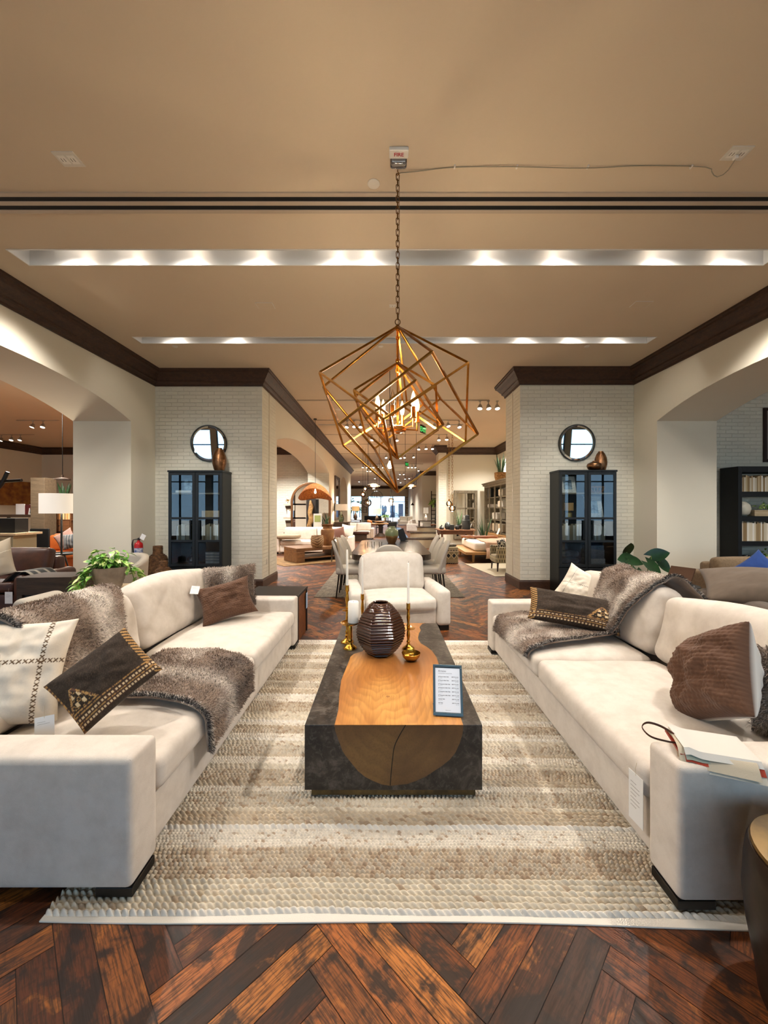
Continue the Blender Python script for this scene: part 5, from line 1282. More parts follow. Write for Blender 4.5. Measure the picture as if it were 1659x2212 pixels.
b=MB(); b.rbox((0,-.05,.36),(.54,.56,.17),.07,8,puff=(0,0,.02)); b.build('seat',m_cream2,t)
for sx in (-.24,.24):
    for sy in (-.26,.22): b=MB(); b.cyl((sx,sy,0),(sx*.95,sy*.95,.29),.014,10,.022); b.build('leg',m_dkw,t)
t=thing('upholstered_chair','cream upholstered armrest end poking out below the framed sideboard','armchair',(px(77,3.9),3.95,0)); b=MB(); b.rbox((0,0,.36),(.16,.5,.70),.07,8); b.build('arm',m_cream2,t)
b=MB(); b.rbox((-.40,0,.30),(.66,.55,.30),.06,6); b.build('seat',m_cream2,t)
# tripod floor lamp
t=thing('floor_lamp','black tripod floor lamp with white drum shade and tray table','floor lamp',(px(133,7.5),7.5,0))
b=MB(); b.cyl((0,0,.70),(0,0,1.56),.018,12); b.build('pole',m_black,t)
b=MB(); b.lathe([(.332,1.505),(.336,1.505),(.336,1.885),(.332,1.885)],40); b.build('shade',mat('white_shade','#efe9df',.8,emit=((1,.93,.82),.25)),t)
b=MB(); b.lathe([(0,.70),(.245,.70),(.255,.71),(.255,.735),(.246,.735),(.24,.716),(0,.716)],36); b.build('tray',m_black,t)
for k in range(3):
    a=rad(80+120*k); b=MB(); b.cyl((.05*math.cos(a),.05*math.sin(a),.70),(.27*math.cos(a),.27*math.sin(a),0),.016,8,.011); b.build('leg',m_black,t)
b=MB(); b.tube([(.02,0,.7),(.03,-.02,.3),(.02,-.03,.02),(.2,.1,.01)],.004,5); b.build('cord',m_white,t)
lamp('POINT','floor_lamp_bulb',(px(133,7.5),7.5,1.7),85,(1,.85,.66),size=.08)
# orange sofa, open shelving and desk clutter further in
m_orange=mat('orange_leather','#a1521f',.5,bump=(30,.1,.003),var=(4,'#8a4216'))
t=lounge('orange leather tufted sofa deep in the bay behind the tripod lamp',(px(130,10.4)+.25,10.5,0),rad(0),1.9,.95,m_orange,.42,.78,.90,2)
pillow('cushion','mauve cushion on the orange leather sofa',(.46,.44),.16,(px(138,10.2),10.25,.80),roll=35,tilt=16,yaw=6,front=plain(lin('#8a6a5e')),back=lin('#8a6a5e'),m=m_pcloth,n=(16,16),seed=61)
pillow('cushion','dark plaid cushion at the end of the orange leather sofa',(.42,.42),.16,(px(152,10.1),10.15,.74),roll=10,tilt=14,yaw=10,front=lambda u,v: lin('#3b3f43') if (int((u+2)*6)%2) else lin('#6f6d68'),back=lin('#3b3f43'),m=m_pcloth,n=(24,24),seed=62)
m_wal=wood('walnut_shelf','#4a2c19','#7d4f2c',.5)
sx0=px(103,11.6); sw=1.6
t=thing('walnut_shelving','walnut cubby shelving with a tall end panel behind the orange sofa','shelving',(sx0+sw/2,11.75,0))
b=MB(); hw=sw/2
for x in (-hw,-.10,hw-.03): b.box(x,-.18,0,x+.03,.18,1.62)
b.box(-hw,.16,0,hw,.18,1.62); b.box(-.10,-.18,1.62,hw,.18,1.66); b.box(-hw,-.18,1.62,-.10,.18,1.66)
for z in (.55,.90,1.25): b.box(-hw+.03,-.175,z,hw-.03,.155,z+.025)
b.box(.0,-.18,1.66,.03,.18,2.50); b.box(hw-.03,-.18,1.66,hw,.18,2.50); b.box(.0,-.18,2.50,hw,.18,2.53); b.box(.03,.16,1.66,hw-.03,.18,2.5); b.build('carcass',m_wal,t)
b=MB(); b.box(-hw+.035,-.19,.93,-.11,-.16,1.24); o=b.build('drawer',m_wal,t); b=MB(); b.ball((-.42,-.2,1.09),.018,8); b.build('knob',m_black,o)
t=thing('tall_bookcase','tall grey-brown wooden bookcase end standing beside the walnut shelving','bookcase',(px(88,10.9),11.0,0)); b=MB(); b.box(-.20,-.2,0,.19,.2,2.47); b.build('body',wood('grey_brown_wood','#4a3d2d','#6b5a44',.6),t,bevel=.006)
book_row(sx0+.05,sx0+.64,11.62,1.2755,.30,'along the walnut cubby shelf behind the tripod lamp','books in the walnut shelving',seed=41,pal=[lin(h) for h in ('#c08a4d','#d6ab6f','#8f5a2c','#e0c08a','#6d3d1e')])
vase('dark star-shaped ornament in the walnut shelving cubby',sx0+1.05,11.65,1.2755,[(0,0),(.08,0),(.14,.12),(.06,.2),(.03,.3),(0,.32)],1,m_black,6,'ornament','ornament')
vase('blue-grey melon pot in the top cubby of the walnut shelving',sx0+1.18,11.65,1.905,[(0,0),(.10,0),(.15,.10),(.13,.22),(.06,.27),(0,.28)],1,mat('blue_grey_glaze','#5d666b',.3),20)
m_snake=NT('snake_leaf'); q=m_snake; q.l(q.ramp(q.noise(q.coord('Object',(4,4,26)),1.6,3),[(.4,lin('#16301c')),(.6,lin('#36552f'))]),q.b.inputs['Base Color']); q.set(Roughness=.45); m_snake=q.m
def snake_plant(label,loc,h,n,seed,pot,m_pot,spread=.25,wid=.05,group=None):
    rr=random.Random(seed); t=thing('snake_plant',label,'potted plant',loc,0,group); b=MB(); b.lathe(pot,26); b.build('pot',m_pot,t); zt=max(p[1] for p in pot); r0=max(p[0] for p in pot)*.5
    for i in range(n):
        a=2*PI*i/n+rr.uniform(-.4,.4); H_=h*rr.uniform(.6,1.0); sp=spread*rr.uniform(.3,1); w_=wid*rr.uniform(.7,1.1); tw=rr.uniform(0,PI); b=MB(); rows=[]
        for k in range(8):
            u=k/7; c=V(math.cos(a)*(r0*.6*rr.uniform(.9,1.1)+sp*u**1.5),math.sin(a)*(r0*.6+sp*u**1.5),zt-.04+H_*u); wd=w_*.5*(1-u**3)*(.7+.3*math.sin(PI*u)); s=V(math.cos(tw+.5*u),math.sin(tw+.5*u),0); rows.append((c-s*wd,c+V(-s.y,s.x,0)*wd*.3,c+s*wd))
        b.add([p for r in rows for p in r],[(k*3+q,k*3+q+1,(k+1)*3+q+1,(k+1)*3+q) for k in range(7) for q in (0,1)],smooth=True); b.build('leaf',m_snake,t)
    return t
bowlpot=[(0,0),(.08,0),(.14,.05),(.165,.12),(.15,.20),(.13,.23),(.12,.23),(.1,.18),(0,.17)]
snake_plant('snake plant in a round dark pot on the walnut shelving',(sx0+.42,11.7,1.661),.62,8,5,bowlpot,mat('dark_stone_pot','#33393a',.4),.18,.09)
# desk with black bin and brochures at the frame edge
t=thing('display_desk','low oak-topped display desk past the brown leather sofa','desk',(px(5,9.0)-.55,9.2,0)); b=MB(); b.box(-1.0,-.35,.98,1.0,.35,1.03); b.build('top',m_pale,t); 
for x in (-.9,.5): b=MB(); b.box(x,-.3,0,x+.4,.3,.979); b.build('pedestal',mat('greige_panel','#8d8265',.7),t)
boxthing('black_crate','black crate with a white ticket on the oak display desk','crate',(px(8,8.95),9.15,1.0305),(.46,.34,.34),m_black)
t=thing('wall_shelf_console','dark console with brochures by the far bay wall','console table',(px(57,12),12.1,0)); b=MB(); b.box(-.75,-.2,1.34,.75,.2,1.42); b.build('top',m_dkw,t)
for x in (-.65,.65): b=MB(); b.box(x-.03,-.03,0,x+.03,.03,1.339); b.build('leg',m_dkw,t)
boxthing('brochure','white printed sheet standing on the dark console','sign',(px(39,11.9),11.98,1.4205),(.27,.03,.33),m_paper)
boxthing('brochure','dark red folder standing on the dark console next to the white sheet','sign',(px(55,11.9),12.0,1.4205),(.24,.03,.31),mat('red_folder','#5d1f1c',.7))
photo_frame('white framed photo leaning at the end of the dark console',(px(66,11.9),11.95,1.4205),.25,.32,m_white,m_pic,0,10,.03)
t=thing('cane_chair','black cane-sided chair beside the tall wooden bookcase end','chair',(px(62,9.8),9.9,0)); b=MB(); b.rbox((0,0,.44),(.5,.5,.10),.03,5); b.build('seat',m_black,t); b=MB(); b.rbox((0,.22,.75),(.5,.06,.65),.025,5); b.build('backrest',m_black,t)
for sx in (-.2,.2):
    for sy in (-.2,.2): b=MB(); b.cyl((sx,sy,0),(sx,sy,.39),.02,8); b.build('leg',m_black,t)
t=thing('wall_art','flat amber panel on the bay side wall, standing for amber glass vases','wall art',(-15.48,15.8,0)); b=MB(); b.box(0,-.9,1.75,.04,.9,2.75); b.build('panel',mat('amber_block','#6d3d18',.4,var=(3,'#a8712e')),t)  # flat amber block in place of glass vases on a stand
t=thing('driftwood_sculpture','dark forked branch sculpture poking in at the frame edge','sculpture',(px(2,8.6),8.6,0)); b=MB(); b.tube([(-.15,0,1.95),(.02,0,2.15),(.15,0,2.42)],.04,8); b.tube([(-.1,0,2.20),(.2,.02,2.22),(.46,.0,2.235)],.035,8); b.build('branch',m_black,t); b=MB(); b.tube([(-.2,0,0),(-.2,0,1.2),(-.15,0,1.96)],.04,8); b.build('trunk_post',m_black,t)
b=None
# ================================================================ dining group straight ahead
m_drug=NT('faded_runner'); q=m_drug; cv=q.coord('Object'); n1=q.noise(cv,9,5,.7); n2=q.noise(q.coord('Object',(60,4,1)),1,3)
q.l(q.mix(q.ramp(n2,[(.4,(0,)*3),(.7,(.5,)*3)]),q.ramp(n1,[(.35,lin('#5f574c')),(.65,lin('#8f8474'))]),lin('#a99f8e')),q.b.inputs['Base Color']); q.set(Roughness=.95); m_drug=q.m
def flat_rug(label,c,w,l,rz,m,th=.012,name='area_rug'):
    t=thing(name,label,'rug',(c[0],c[1],0.0006),rz); b=MB(); b.rbox((0,0,th/2),(w,l,th),.005,10,wob=.0); b.build('pile',m,t); return t
flat_rug('faded grey-brown rug under the long dark dining table',(.06,8.75),2.72,3.7,0,m_drug)
m_dtop=wood('dark_dining_wood','#241d1a','#4a3c33',.24,(8,1.2,8),.05,coat=.3)
t=thing('dining_table','long dark dining table with rounded ends beyond the cream armchair','dining table',(.10,8.6,0))
pts=[]; a,c=.62,1.78
a=.74
for e in (1,-1):
    for k in range(25):
        s=math.cos(PI*k/24); pts.append((e*a*abs(s)**.55*(1 if s>=0 else -1),e*(1.38+.40*math.sin(PI*k/24)**.8)))
b=MB(); b.prism(pts,.665,.765,smooth=False); b.build('top',m_dtop,t,bevel=.006)
for y in (-.85,.85): b=MB(); b.rbox((0,y,.345),(.55,.16,.635),.02,3); b.build('pedestal',m_dkw,t)
m_chair=mat('pale_chair_fabric','#cfc8bc',.9,bump=(120,.3,.003)); m_cleg=mat('dark_chair_leg','#1d1815',.4)
def dchair(label,loc,rz,group,first=[None],sc_=None):
    if first[0]: return dup(first[0],loc,rz,label,group,scale=sc_ and (1,1,sc_))
    t=thing('dining_chair',label,'chair',loc,rz,group)
    b=MB(); b.rbox((0,-.02,.44),(.50,.50,.11),.045,7,puff=(0,0,.012)); b.build('seat',m_chair,t)
    def sh(u,v):
        s=2*u-1; an=s*1.15*(1-.25*v); top=.48*(1-.30*abs(s)**2.5); z=.40+ (top+.05)*v; r=.29+.03*v
        return (r*math.sin(an),.245*math.cos(an)-.02+.09*v*v,z)
    b=MB(); b.grid(sh,22,10); o=b.build('backrest',m_chair,t); s_=o.modifiers.new('Solidify','SOLIDIFY'); s_.thickness=.045; s_.offset=0
    bv=o.modifiers.new('Bevel','BEVEL'); bv.width=.016; bv.segments=3; bv.limit_method='ANGLE'
    for sx in (-1,1):
        for sy in (-1,1): b=MB(); b.cyl((sx*.24,sy*.22,.0),(sx*.19,sy*.17,.41),.011,8,.016); b.build('leg',m_cleg,t)
    first[0]=t; return t
zr=.0135
dchair('pale upholstered dining chair at the near end of the long table, back to the camera',(.05,6.34,.028),PI,'dining chairs',sc_=None).scale=(1,1,1.07)
wh=['nearest the camera','second from the camera','third from the camera']
for k,y in enumerate((7.15,7.85,8.55)):
    dchair(f'pale dining chair on the basket-cabinet side of the long table, {wh[k]}',(-.66,y-.15,zr),PI/2,'dining chairs',sc_=1.08)
    dchair(f'pale dining chair on the bed side of the long table, {wh[k]}',(.84,y-.1,zr),-PI/2,'dining chairs',sc_=1.08)
t=thing('folded_wrap','soft beige wrap hung over the nearest pale chair backs','throw',(-.92,7.00,.0)); b=MB()
b.grid(lambda u,v:(.07*math.cos(PI*u)*1.0,-.11+.22*v+.01*math.sin(9*u),1.075-.45*abs(2*u-1)**1.8+.0*v),16,8); b.build('cloth',mat('beige_wrap','#b7a68f',.95,bump=(60,.4,.004)),t)
m_green=NT('green_drip_glaze'); q=m_green; sp=q.n('ShaderNodeSeparateXYZ'); tc=q.n('ShaderNodeTexCoord'); q.l(tc.outputs['Object'],sp.inputs[0]); nn=q.noise(tc.outputs['Object'],9,4)
h=q.math('ADD',sp.outputs[2],q.math('MULTIPLY',nn,.12)); q.l(q.ramp(h,[(.19,lin('#6b4a2a')),(.22,lin('#8a6a3d')),(.25,lin('#7d8a63')),(.42,lin('#8f9a78'))]),q.b.inputs['Base Color']); q.set(Roughness=.25); m_green=q.m
vase('round green drip-glazed jar with an unglazed brown base, on the long dark table',px(846,9.4),9.35,.766,[(0,0),(.09,0),(.12,.06),(.165,.20),(.155,.29),(.10,.36),(.075,.375),(.08,.40),(.07,.40),(.06,.37),(0,.35)],1,m_green)
t=thing('table_sign','black table sign slanting at the far end of the dining table','sign',(px(873,9.9),9.9,.766),0); b=MB(); b.box(-.09,0,0,.09,.012,.32,T=Matrix.Rotation(rad(-20),4,'Y')); b.build('panel',m_black,t); b=MB(); b.box(-.09,-.06,0,.10,.06,.01); b.build('foot',m_black,t)
for k,x in enumerate((792,806,822)):
    t=thing('glass_tumbler',f'clear glass on the long dark table, {ORD[k]} from the basket-cabinet side','glass',(px(x,8.4),8.35,.766),0,'glasses on the dining table'); b=MB(); b.lathe([(0,0),(.03,0),(.034,.11),(.031,.11),(.028,.01),(0,.01)],16); b.build('tumbler',glass('clear_glass','#ffffff',0,thin=True,gloss=.08),t)

# ================================================================ room seen through the first arch
m_teak=wood('reclaimed_teak','#4f311b','#94683e',.5,(2,10,10))
t=thing('coffee_table','chunky reclaimed wood coffee table with lower shelf under the arch','coffee table',(-2.25,12.02,.0135),rad(38))
b=MB(); b.box(-.80,-.46,.33,.80,.46,.425); b.build('top',m_teak,t,bevel=.01)
for s in (-1,1): b=MB(); b.box(s*.80-(.26 if s>0 else 0),-.46,0,s*.80+(.26 if s<0 else 0),.46,.329); b.build('leg',m_teak,t,bevel=.01)
b=MB(); b.box(-.54,-.42,.10,.54,.42,.14); b.build('shelf',m_teak,t)
flat_rug('tan stitched rug under the chunky reclaimed wood coffee table',(-2.4,12.1),2.5,1.9,rad(38),mat('tan_rug','#8f7049',.95,var=(5,'#6f5535')))
m_carved=NT('marbled_pot'); q=m_carved; wv=q.n('ShaderNodeTexWave',wave_type='RINGS'); wv.inputs['Scale'].default_value=6; wv.inputs['Distortion'].default_value=6; q.l(q.coord(),wv.inputs[0]); q.l(q.ramp(wv.outputs['Fac'],[(.2,lin('#6b4d31')),(.8,lin('#a98a63'))]),q.b.inputs['Base Color']); q.set(Roughness=.6); m_carved=q.m
vase('short wide wood-grain pot on the reclaimed coffee table',px(686,11.75),11.7,.4395,[(0,0),(.15,0),(.185,.05),(.20,.22),(.175,.345),(.16,.345),(.17,.22),(0,.2)],1,m_carved)
vase('tall earthen jar with a collared neck on the reclaimed coffee table',px(707,12.2),12.25,.4395,[(0,0),(.15,0),(.19,.15),(.215,.42),(.20,.50),(.15,.53),(.145,.60),(.20,.665),(.185,.665),(.13,.6),(0,.5)],1,mat('earthen_jar','#8a6238',.6,var=(5,'#6b4526')))
m_whites=fabric('white_slipcover','#e6dcd0','#d6cabd')
lounge('white slipcovered sofa behind the reclaimed coffee table under the arch',(-2.55,14.0,0),0,2.75,1.0,m_whites,.46,.62,.92,2)
pillow('cushion','dusty brown cushion at the end of the white slipcovered sofa',(.42,.40),.16,(-1.68,13.72,.74),roll=14,tilt=18,yaw=0,front=plain(lin('#6d4a3e')),back=lin('#6d4a3e'),m=m_pcloth,n=(14,14),seed=71)
pillow('cushion','white cushion beside the dusty brown one on the white slipcovered sofa',(.5,.46),.18,(-1.40,13.9,.80),roll=-8,tilt=18,yaw=-10,front=plain(lin('#e3dacd')),back=CRM,m=m_pcloth,n=(14,14),seed=72)
t=thing('blanket','greige blanket rolled over the seat end of the white slipcovered sofa','blanket',(-3.45,13.62,.60)); b=MB(); b.rbox((0,0,.02),(.75,.62,.14),.065,8,wob=.012); b.build('fold',mat('greige_blanket','#9b8b74',.95,bump=(50,.4,.005)),t)
# etagere
m_etag=mat('greige_shelf','#a79a88',.6); m_etb=mat('etagere_back','#6b5f50',.7)
ex0,ex1,ey=px(612,16.3),px(661,16.3),16.5
t=thing('etagere_shelf','greige etagere with angled brackets against the whitewashed brick back wall','shelving',((ex0+ex1)/2,ey,0)); hw=(ex1-ex0)/2
for z in (.55,1.18,1.76): b=MB(); b.box(-hw,-.2,z,hw,.2,z+.06); b.build('shelf',m_etag,t)
b=MB(); b.box(-.05,.12,0,.05,.19,1.759); b.build('post',m_etb,t)
b=MB(); b.box(-hw+.15,.10,1.82,-.06,.14,2.3); b.build('riser_panel',m_etag,t)
for z in (.61,1.24):
    for s in (-1,1): b=MB(); b.add([(s*(hw-.15),-.1,z),(s*.15,-.1,z),(s*.10,-.1,z+.50),(s*(hw-.05),-.1,z+.50),(s*(hw-.15),.1,z),(s*.15,.1,z),(s*.10,.1,z+.50),(s*(hw-.05),.1,z+.50)],[(0,1,2,3),(7,6,5,4),(0,4,5,1),(3,2,6,7),(1,5,6,2),(0,3,7,4)]); b.build('bracket',m_etb,t)
PALE=[lin(h) for h in ('#e8dfd0','#d9ccb6','#efe6d6','#cdbb9d')]
book_row(ex0+.16,ex0+.52,ey-.18,1.2405,.34,'on the middle board of the greige etagere','books on the etagere middle board',pal=PALE,seed=51)
book_row(ex0+.50,ex0+.80,ey-.18,1.8205,.30,'on the top board of the greige etagere','books on the etagere top board',pal=PALE,seed=53)
photo_frame('small pale photo frame on the middle board of the greige etagere',(ex0+.75,ey-.12,1.2405),.18,.24,m_white,m_pic,0,10,.02)
photo_frame('small silver photo frame on the top board of the greige etagere',(ex0+.36,ey-.12,1.8205),.18,.20,m_alu,m_pic,0,10,.02)
t=thing('star_ornament','gold spiky star ornament on the top board of the etagere','ornament',(ex0+.17,ey-.1,1.8205)); b=MB(); rr=random.Random(2)
b.ball((0,0,.15),.035,10)
for k in range(16):
    d=Vector((rr.gauss(0,1),rr.gauss(0,1),rr.gauss(0,1))).normalized(); b.cyl(V(0,0,.15),V(0,0,.15)+d*.15,.012,5,.001)
b.build('spikes',m_brass,t)
# arch mirror, carved figure, framed green print
t=thing('arch_mirror','arched brown-framed floor mirror behind the rattan pendant','mirror',(px(672,16.35),16.30,0)); b=MB(); w=.80; top=2.70; pts=[(-w,0,.0)]+[(-w+.0,0,1.9)]+[(w*math.cos(PI-PI*k/24),0,1.9+.78*math.sin(PI*k/24)) for k in range(1,24)]+[(w,0,1.9),(w,0,0)]
b.tube(pts,.065,4,smooth=False); b.build('frame',mat('bronze_arch_frame','#5d3d22',.4,.3),t,bevel=.01)
b=MB(); poly=[(p[0],p[2]) for p in pts]; b.prism(poly,-.01,.01,T=Matrix(((1,0,0,0),(0,0,-1,.01),(0,1,0,0),(0,0,0,1)))); b.build('glass',m_mirror,t)
t=thing('carved_figure','tall carved wooden figure on a dark board before the arched mirror','sculpture',(px(671,15.9),15.85,0)); b=MB(); b.box(-.18,.05,0,.20,.09,2.02); b.build('backing_board',mat('charred_board','#1f1812',.6),t)
b=MB(); b.tube([(0,0,.0),(.03,0,.5),(-.05,0,.9),(.05,0,1.2),(-.02,0,1.45),(.03,0,1.7),(.0,0,1.95)],[.10,.13,.10,.12,.09,.10,.03],10,flat=.45); b.build('carving',mat('pale_carved_wood','#b08a55',.6,bump=(14,.8,.02),var=(9,'#6b4a28')),t)
t=thing('framed_print','white-framed green and cream print behind the white sofa','picture',(px(687,15.3),15.2,0)); b=MB(); b.box(-.165,0,.0,.165,.03,1.41); b.build('frame',m_white,t); b=MB(); b.box(-.12,-.006,1.08,.12,-.0005,1.34); b.build('green_field',mat('olive_field','#9aa562',.7),t); b=MB(); b.box(-.12,-.006,.5,.12,-.0005,1.06); b.build('cream_field',mat('cream_field','#e2dfd2',.7),t)
snake_plant('dark leafy plant reflected beside the arched mirror',(px(699,15.6),15.7,0),.9,9,77,[(0,0),(.12,0),(.16,.3),(.15,.75),(.14,.75),(0,.7)],m_black,.4,.07)
# rattan pendant
m_rattan=NT('rattan_weave'); q=m_rattan; n=q.noise(q.coord('Object',(1,1,1)),26,4,.7,1.5); q.l(q.ramp(n,[(.38,lin('#6d3c18')),(.5,lin('#b0682e')),(.62,lin('#d08d4c'))]),q.b.inputs['Base Color']); q.set(Roughness=.6); q.bump(n,.8,.02); m_rattan=q.m
t=thing('rattan_pendant','wavy woven rattan pendant lamp hanging before the first arch','pendant lamp',(px(681,11.7),11.7,0))
def rs(u,v):
    a=2*PI*u; r=.02+.48*v; return (r*math.cos(a),r*.8*math.sin(a),2.36-.24*v**2.0-.22*v*v*abs(math.cos(a))**2-.20*v*v*max(0,math.sin(a))+.07*v*v*max(0,-math.sin(a)))
b=MB(); b.grid(rs,48,14); o=b.build('woven_shade',m_rattan,t); s_=o.modifiers.new('Solidify','SOLIDIFY'); s_.thickness=.012
b=MB(); b.cyl((0,0,2.33),(0,0,ZC),.006,6); b.lathe([(0,ZC-.03),(.05,ZC-.03),(.05,ZC),(0,ZC)],16); b.build('cord',m_black,t)
m_bulb2=emis('filament_glow','#ffd9a0',18); b=MB(); b.lathe([(0,2.06),(.025,2.07),(.033,2.10),(.02,2.16),(.014,2.20),(0,2.2)],12); b.build('bulb',m_bulb2,t); b=MB(); b.cyl((0,0,2.2),(0,0,2.33),.015,8); b.build('socket',m_black,t)
# console, green lamp, dark mirror on the nave wall
t=thing('console_table','dark wood console below the green glass lamp along the nave wall','console table',(-2.08,18.3,0)); b=MB(); b.box(-.36,-.45,.94,.36,.45,.985); b.build('top',m_dkw,t)
b=MB(); b.box(-.33,-.42,.62,.33,.42,.939); b.build('drawer_case',m_dkw,t)
for sx in (-.3,.3):
    for sy in (-.38,.38): b=MB(); b.box(sx-.03,sy-.03,0,sx+.03,sy+.03,.619); b.build('leg',m_dkw,t)
def table_lamp(label,loc,hb,rb,hs,rs_,mb,ms,glow=0,squat_=1.0):
    t=thing('table_lamp',label,'table lamp',loc); b=MB(); b.lathe([(0,0),(rb*.7,0),(rb*.75,.02),(rb*.95,hb*.22),(rb,hb*.35),(rb*.7,hb*.62),(rb*.28,hb*.80),(rb*.2,hb),(0,hb)],22); b.build('base',mb,t); b=MB(); b.cyl((0,0,hb),(0,0,hb+.08),.01,8); b.build('neck',m_brass,t); b=MB(); b.lathe([(rs_*.98,hb+.04),(rs_,hb+.04),(rs_*.96,hb+.04+hs),(rs_*.94,hb+.04+hs)],28); b.build('shade',ms,t); return t
m_lin_sh=mat('linen_shade','#c9bda4',.9,emit=((1,.9,.74),.25)); m_glow=mat('lit_shade','#e8cfa4',.9,emit=((1,.80,.52),1.2)); m_amb=mat('amber_linen_shade','#a97a3d',.9,emit=((1,.66,.30),.5))
table_lamp('green glass gourd lamp with linen drum shade on the nave wall console',(px(737,18.2),18.2,.986),.50,.14,.30,.29,glass('green_lamp_glass','#a9c9a6',.03,thin=True,gloss=.18),m_lin_sh)
t=thing('tall_mirror','tall dark-framed mirror hung on the nave wall between the arches','mirror',(NL+.03,19.2,0)); b=MB()
for y0,z0,y1,z1 in ((-.85,1.05,-.72,3.2),(.72,1.05,.85,3.2),(-.72,1.05,.72,1.18),(-.72,3.07,.72,3.2)): b.box(-.029,y0,z0,.05,y1,z1)
b.build('frame',m_dkw,t); b=MB(); b.box(-.02,-.72,1.18,.01,.72,3.07); b.build('glass',m_mirror,t)

# ================================================================ bed and display on the far side of the dining group
m_pf=wood('oak_platform','#8a6234','#c08f56',.5)
t=thing('daybed','oak platform bed with white quilted mattress behind the plant-side brick pier','bed',(3.65,12.45,0))
b=MB(); b.box(-1.30,-1.15,.24,1.30,1.15,.32); b.build('platform',m_pf,t,bevel=.006)
for sx in (-1.05,1.05):
    for sy in (-1.0,1.0): b=MB(); b.cyl((sx,sy,0),(sx,sy,.239),.03,10,.045); b.build('leg',m_pf,t)
m_quilt=mat('white_quilt','#ded6ca',.9,bump=(24,.6,.01)); b=MB(); b.rbox((.12,.02,.455),(2.25,2.0,.265),.08,8); b.build('mattress',m_quilt,t)
t=thing('bed_throw','pinkish beige quilted throw over the near side of the daybed','blanket',(3.55,12.45,0)); f=path_eval([(0,-1.185,.13),(0,-1.18,.34),(0,-1.07,.43),(0,-1.04,.57),(0,-.9,.612),(0,.2,.614),(0,.6,.612)])
b=MB(); b.grid(lambda u,v:(-.62+1.5*u+.05*v+.02*math.sin(v*9),f(v).y,f(v).z+.006*math.sin(u*23)),20,24,flip=True); o=b.build('quilt',mat('rose_beige_quilt','#b3917a',.95,bump=(30,.7,.01)),t); s_=o.modifiers.new('Solidify','SOLIDIFY'); s_.thickness=.012; s_.offset=1
t=thing('wooden_tray','long orange-brown wooden tray lying on the daybed','tray',(3.15,13.0,.621)); pts=[(.62*abs(math.cos(a))**.7*(1 if math.cos(a)>0 else -1),.22*math.sin(a)) for a in [2*PI*k/36 for k in range(36)]]
b=MB(); b.prism(pts,0,.03); b.build('base',wood('tray_wood','#7a451c','#b06c30',.4),t); b=MB(); b.tube([(x,y,.045) for x,y in pts],.018,6,closed=True); b.build('rim',wood('tray_rim','#6a3a17','#9a5c28',.4),t)
pillow('cushion','white sleeping pillow at the wall end of the daybed',(.6,.42),.2,(4.62,12.4,.79),roll=0,tilt=30,yaw=-60,front=plain(lin('#e3dccf')),back=CRM,m=m_pcloth,n=(14,14),seed=81)
m_dash=NT('dash_weave'); q=m_dash; bk=q.n('ShaderNodeTexBrick'); bk.inputs['Scale'].default_value=1; bk.inputs['Brick Width'].default_value=.06; bk.inputs['Row Height'].default_value=.11; bk.inputs['Mortar Size'].default_value=.021; bk.inputs['Mortar Smooth'].default_value=.05
bk.inputs['Color1'].default_value=(*lin('#231d19'),1); bk.inputs['Color2'].default_value=(*lin('#3a3029'),1); bk.inputs['Mortar'].default_value=(*lin('#a39678'),1)
q.l(q.coord('UV'),bk.inputs['Vector']); q.l(bk.outputs['Color'],q.b.inputs['Base Color']); q.set(Roughness=.9); m_dash=q.m
t=thing('accent_armchair','beige armchair with a dark dash pattern beside the daybed','armchair',(3.08,9.95,.0135),rad(-90))
b=MB(); b.rbox((0,.26,.50),(.66,.14,.66),.05,6); b.build('backrest',m_dash,t,boxuv=True)
for s in (-1,1): b=MB(); b.rbox((s*.30,-.03,.42),(.10,.56,.40),.04,6); b.build('arm',m_dash,t,boxuv=True)
b=MB(); b.rbox((0,-.04,.30),(.50,.55,.20),.05,6); b.build('seat',m_dash,t,boxuv=True)
for sx in (-.26,.26):
    for sy in (-.26,.27): b=MB(); b.cyl((sx*1.05,sy*1.05,0),(sx,sy,.22),.016,8,.026); b.build('leg',mat('dark_mahogany','#2a1410',.35),t)
pillow('cushion','black and white tufted cushion on the dash-patterned armchair',(.36,.34),.14,(3.0,9.90,.66),roll=10,tilt=20,yaw=40,front=lambda u,v: lin('#d9d2c4') if hsh(int(u*7),int(v*9))>.55 else lin('#1f1b1a'),back=lin('#1f1b1a'),m=m_pcloth,n=(24,24),seed=91)
flat_rug('cream wool rug under the dash-patterned armchair',(3.35,10.2),1.9,2.1,rad(8),mat('cream_wool_rug','#b5ab94',.95,bump=(60,.6,.01)))
def kil_ot(P):
    x,y,z=P; h=(x+y)
    if z<.045: return lin('#d5c8ac') if int((h+5)/.03)%2 else lin('#2a2d33')
    if .36<z<.42: return lin('#d5c8ac') if (z<.375 or z>.405) else (lin('#3a3a3a') if int((h+5)/.04)%2 else lin('#a9987a'))
    if .14<z<=.34:
        f=((h+5)/.165)%1; d=abs(f-.5)*2+abs(z-.24)/.10; return lin('#262c33') if d<.72 else (lin('#cdbf9f') if d<1.05 else lin('#8f8468'))
    return lin('#a3977a')
t=thing('kilim_pouf','square kilim pouf with dark diamonds between the dining chairs and the daybed','pouf',(px(968,11.3),11.4,0),rad(0)); b=MB(); b.rbox((0,0,.245),(.54,.54,.49),.035,40,puff=(.01,.01,.015)); b.build('cover',colmat('kilim_cover',.95),t,cols=[kil_ot(p) for p in b.v])
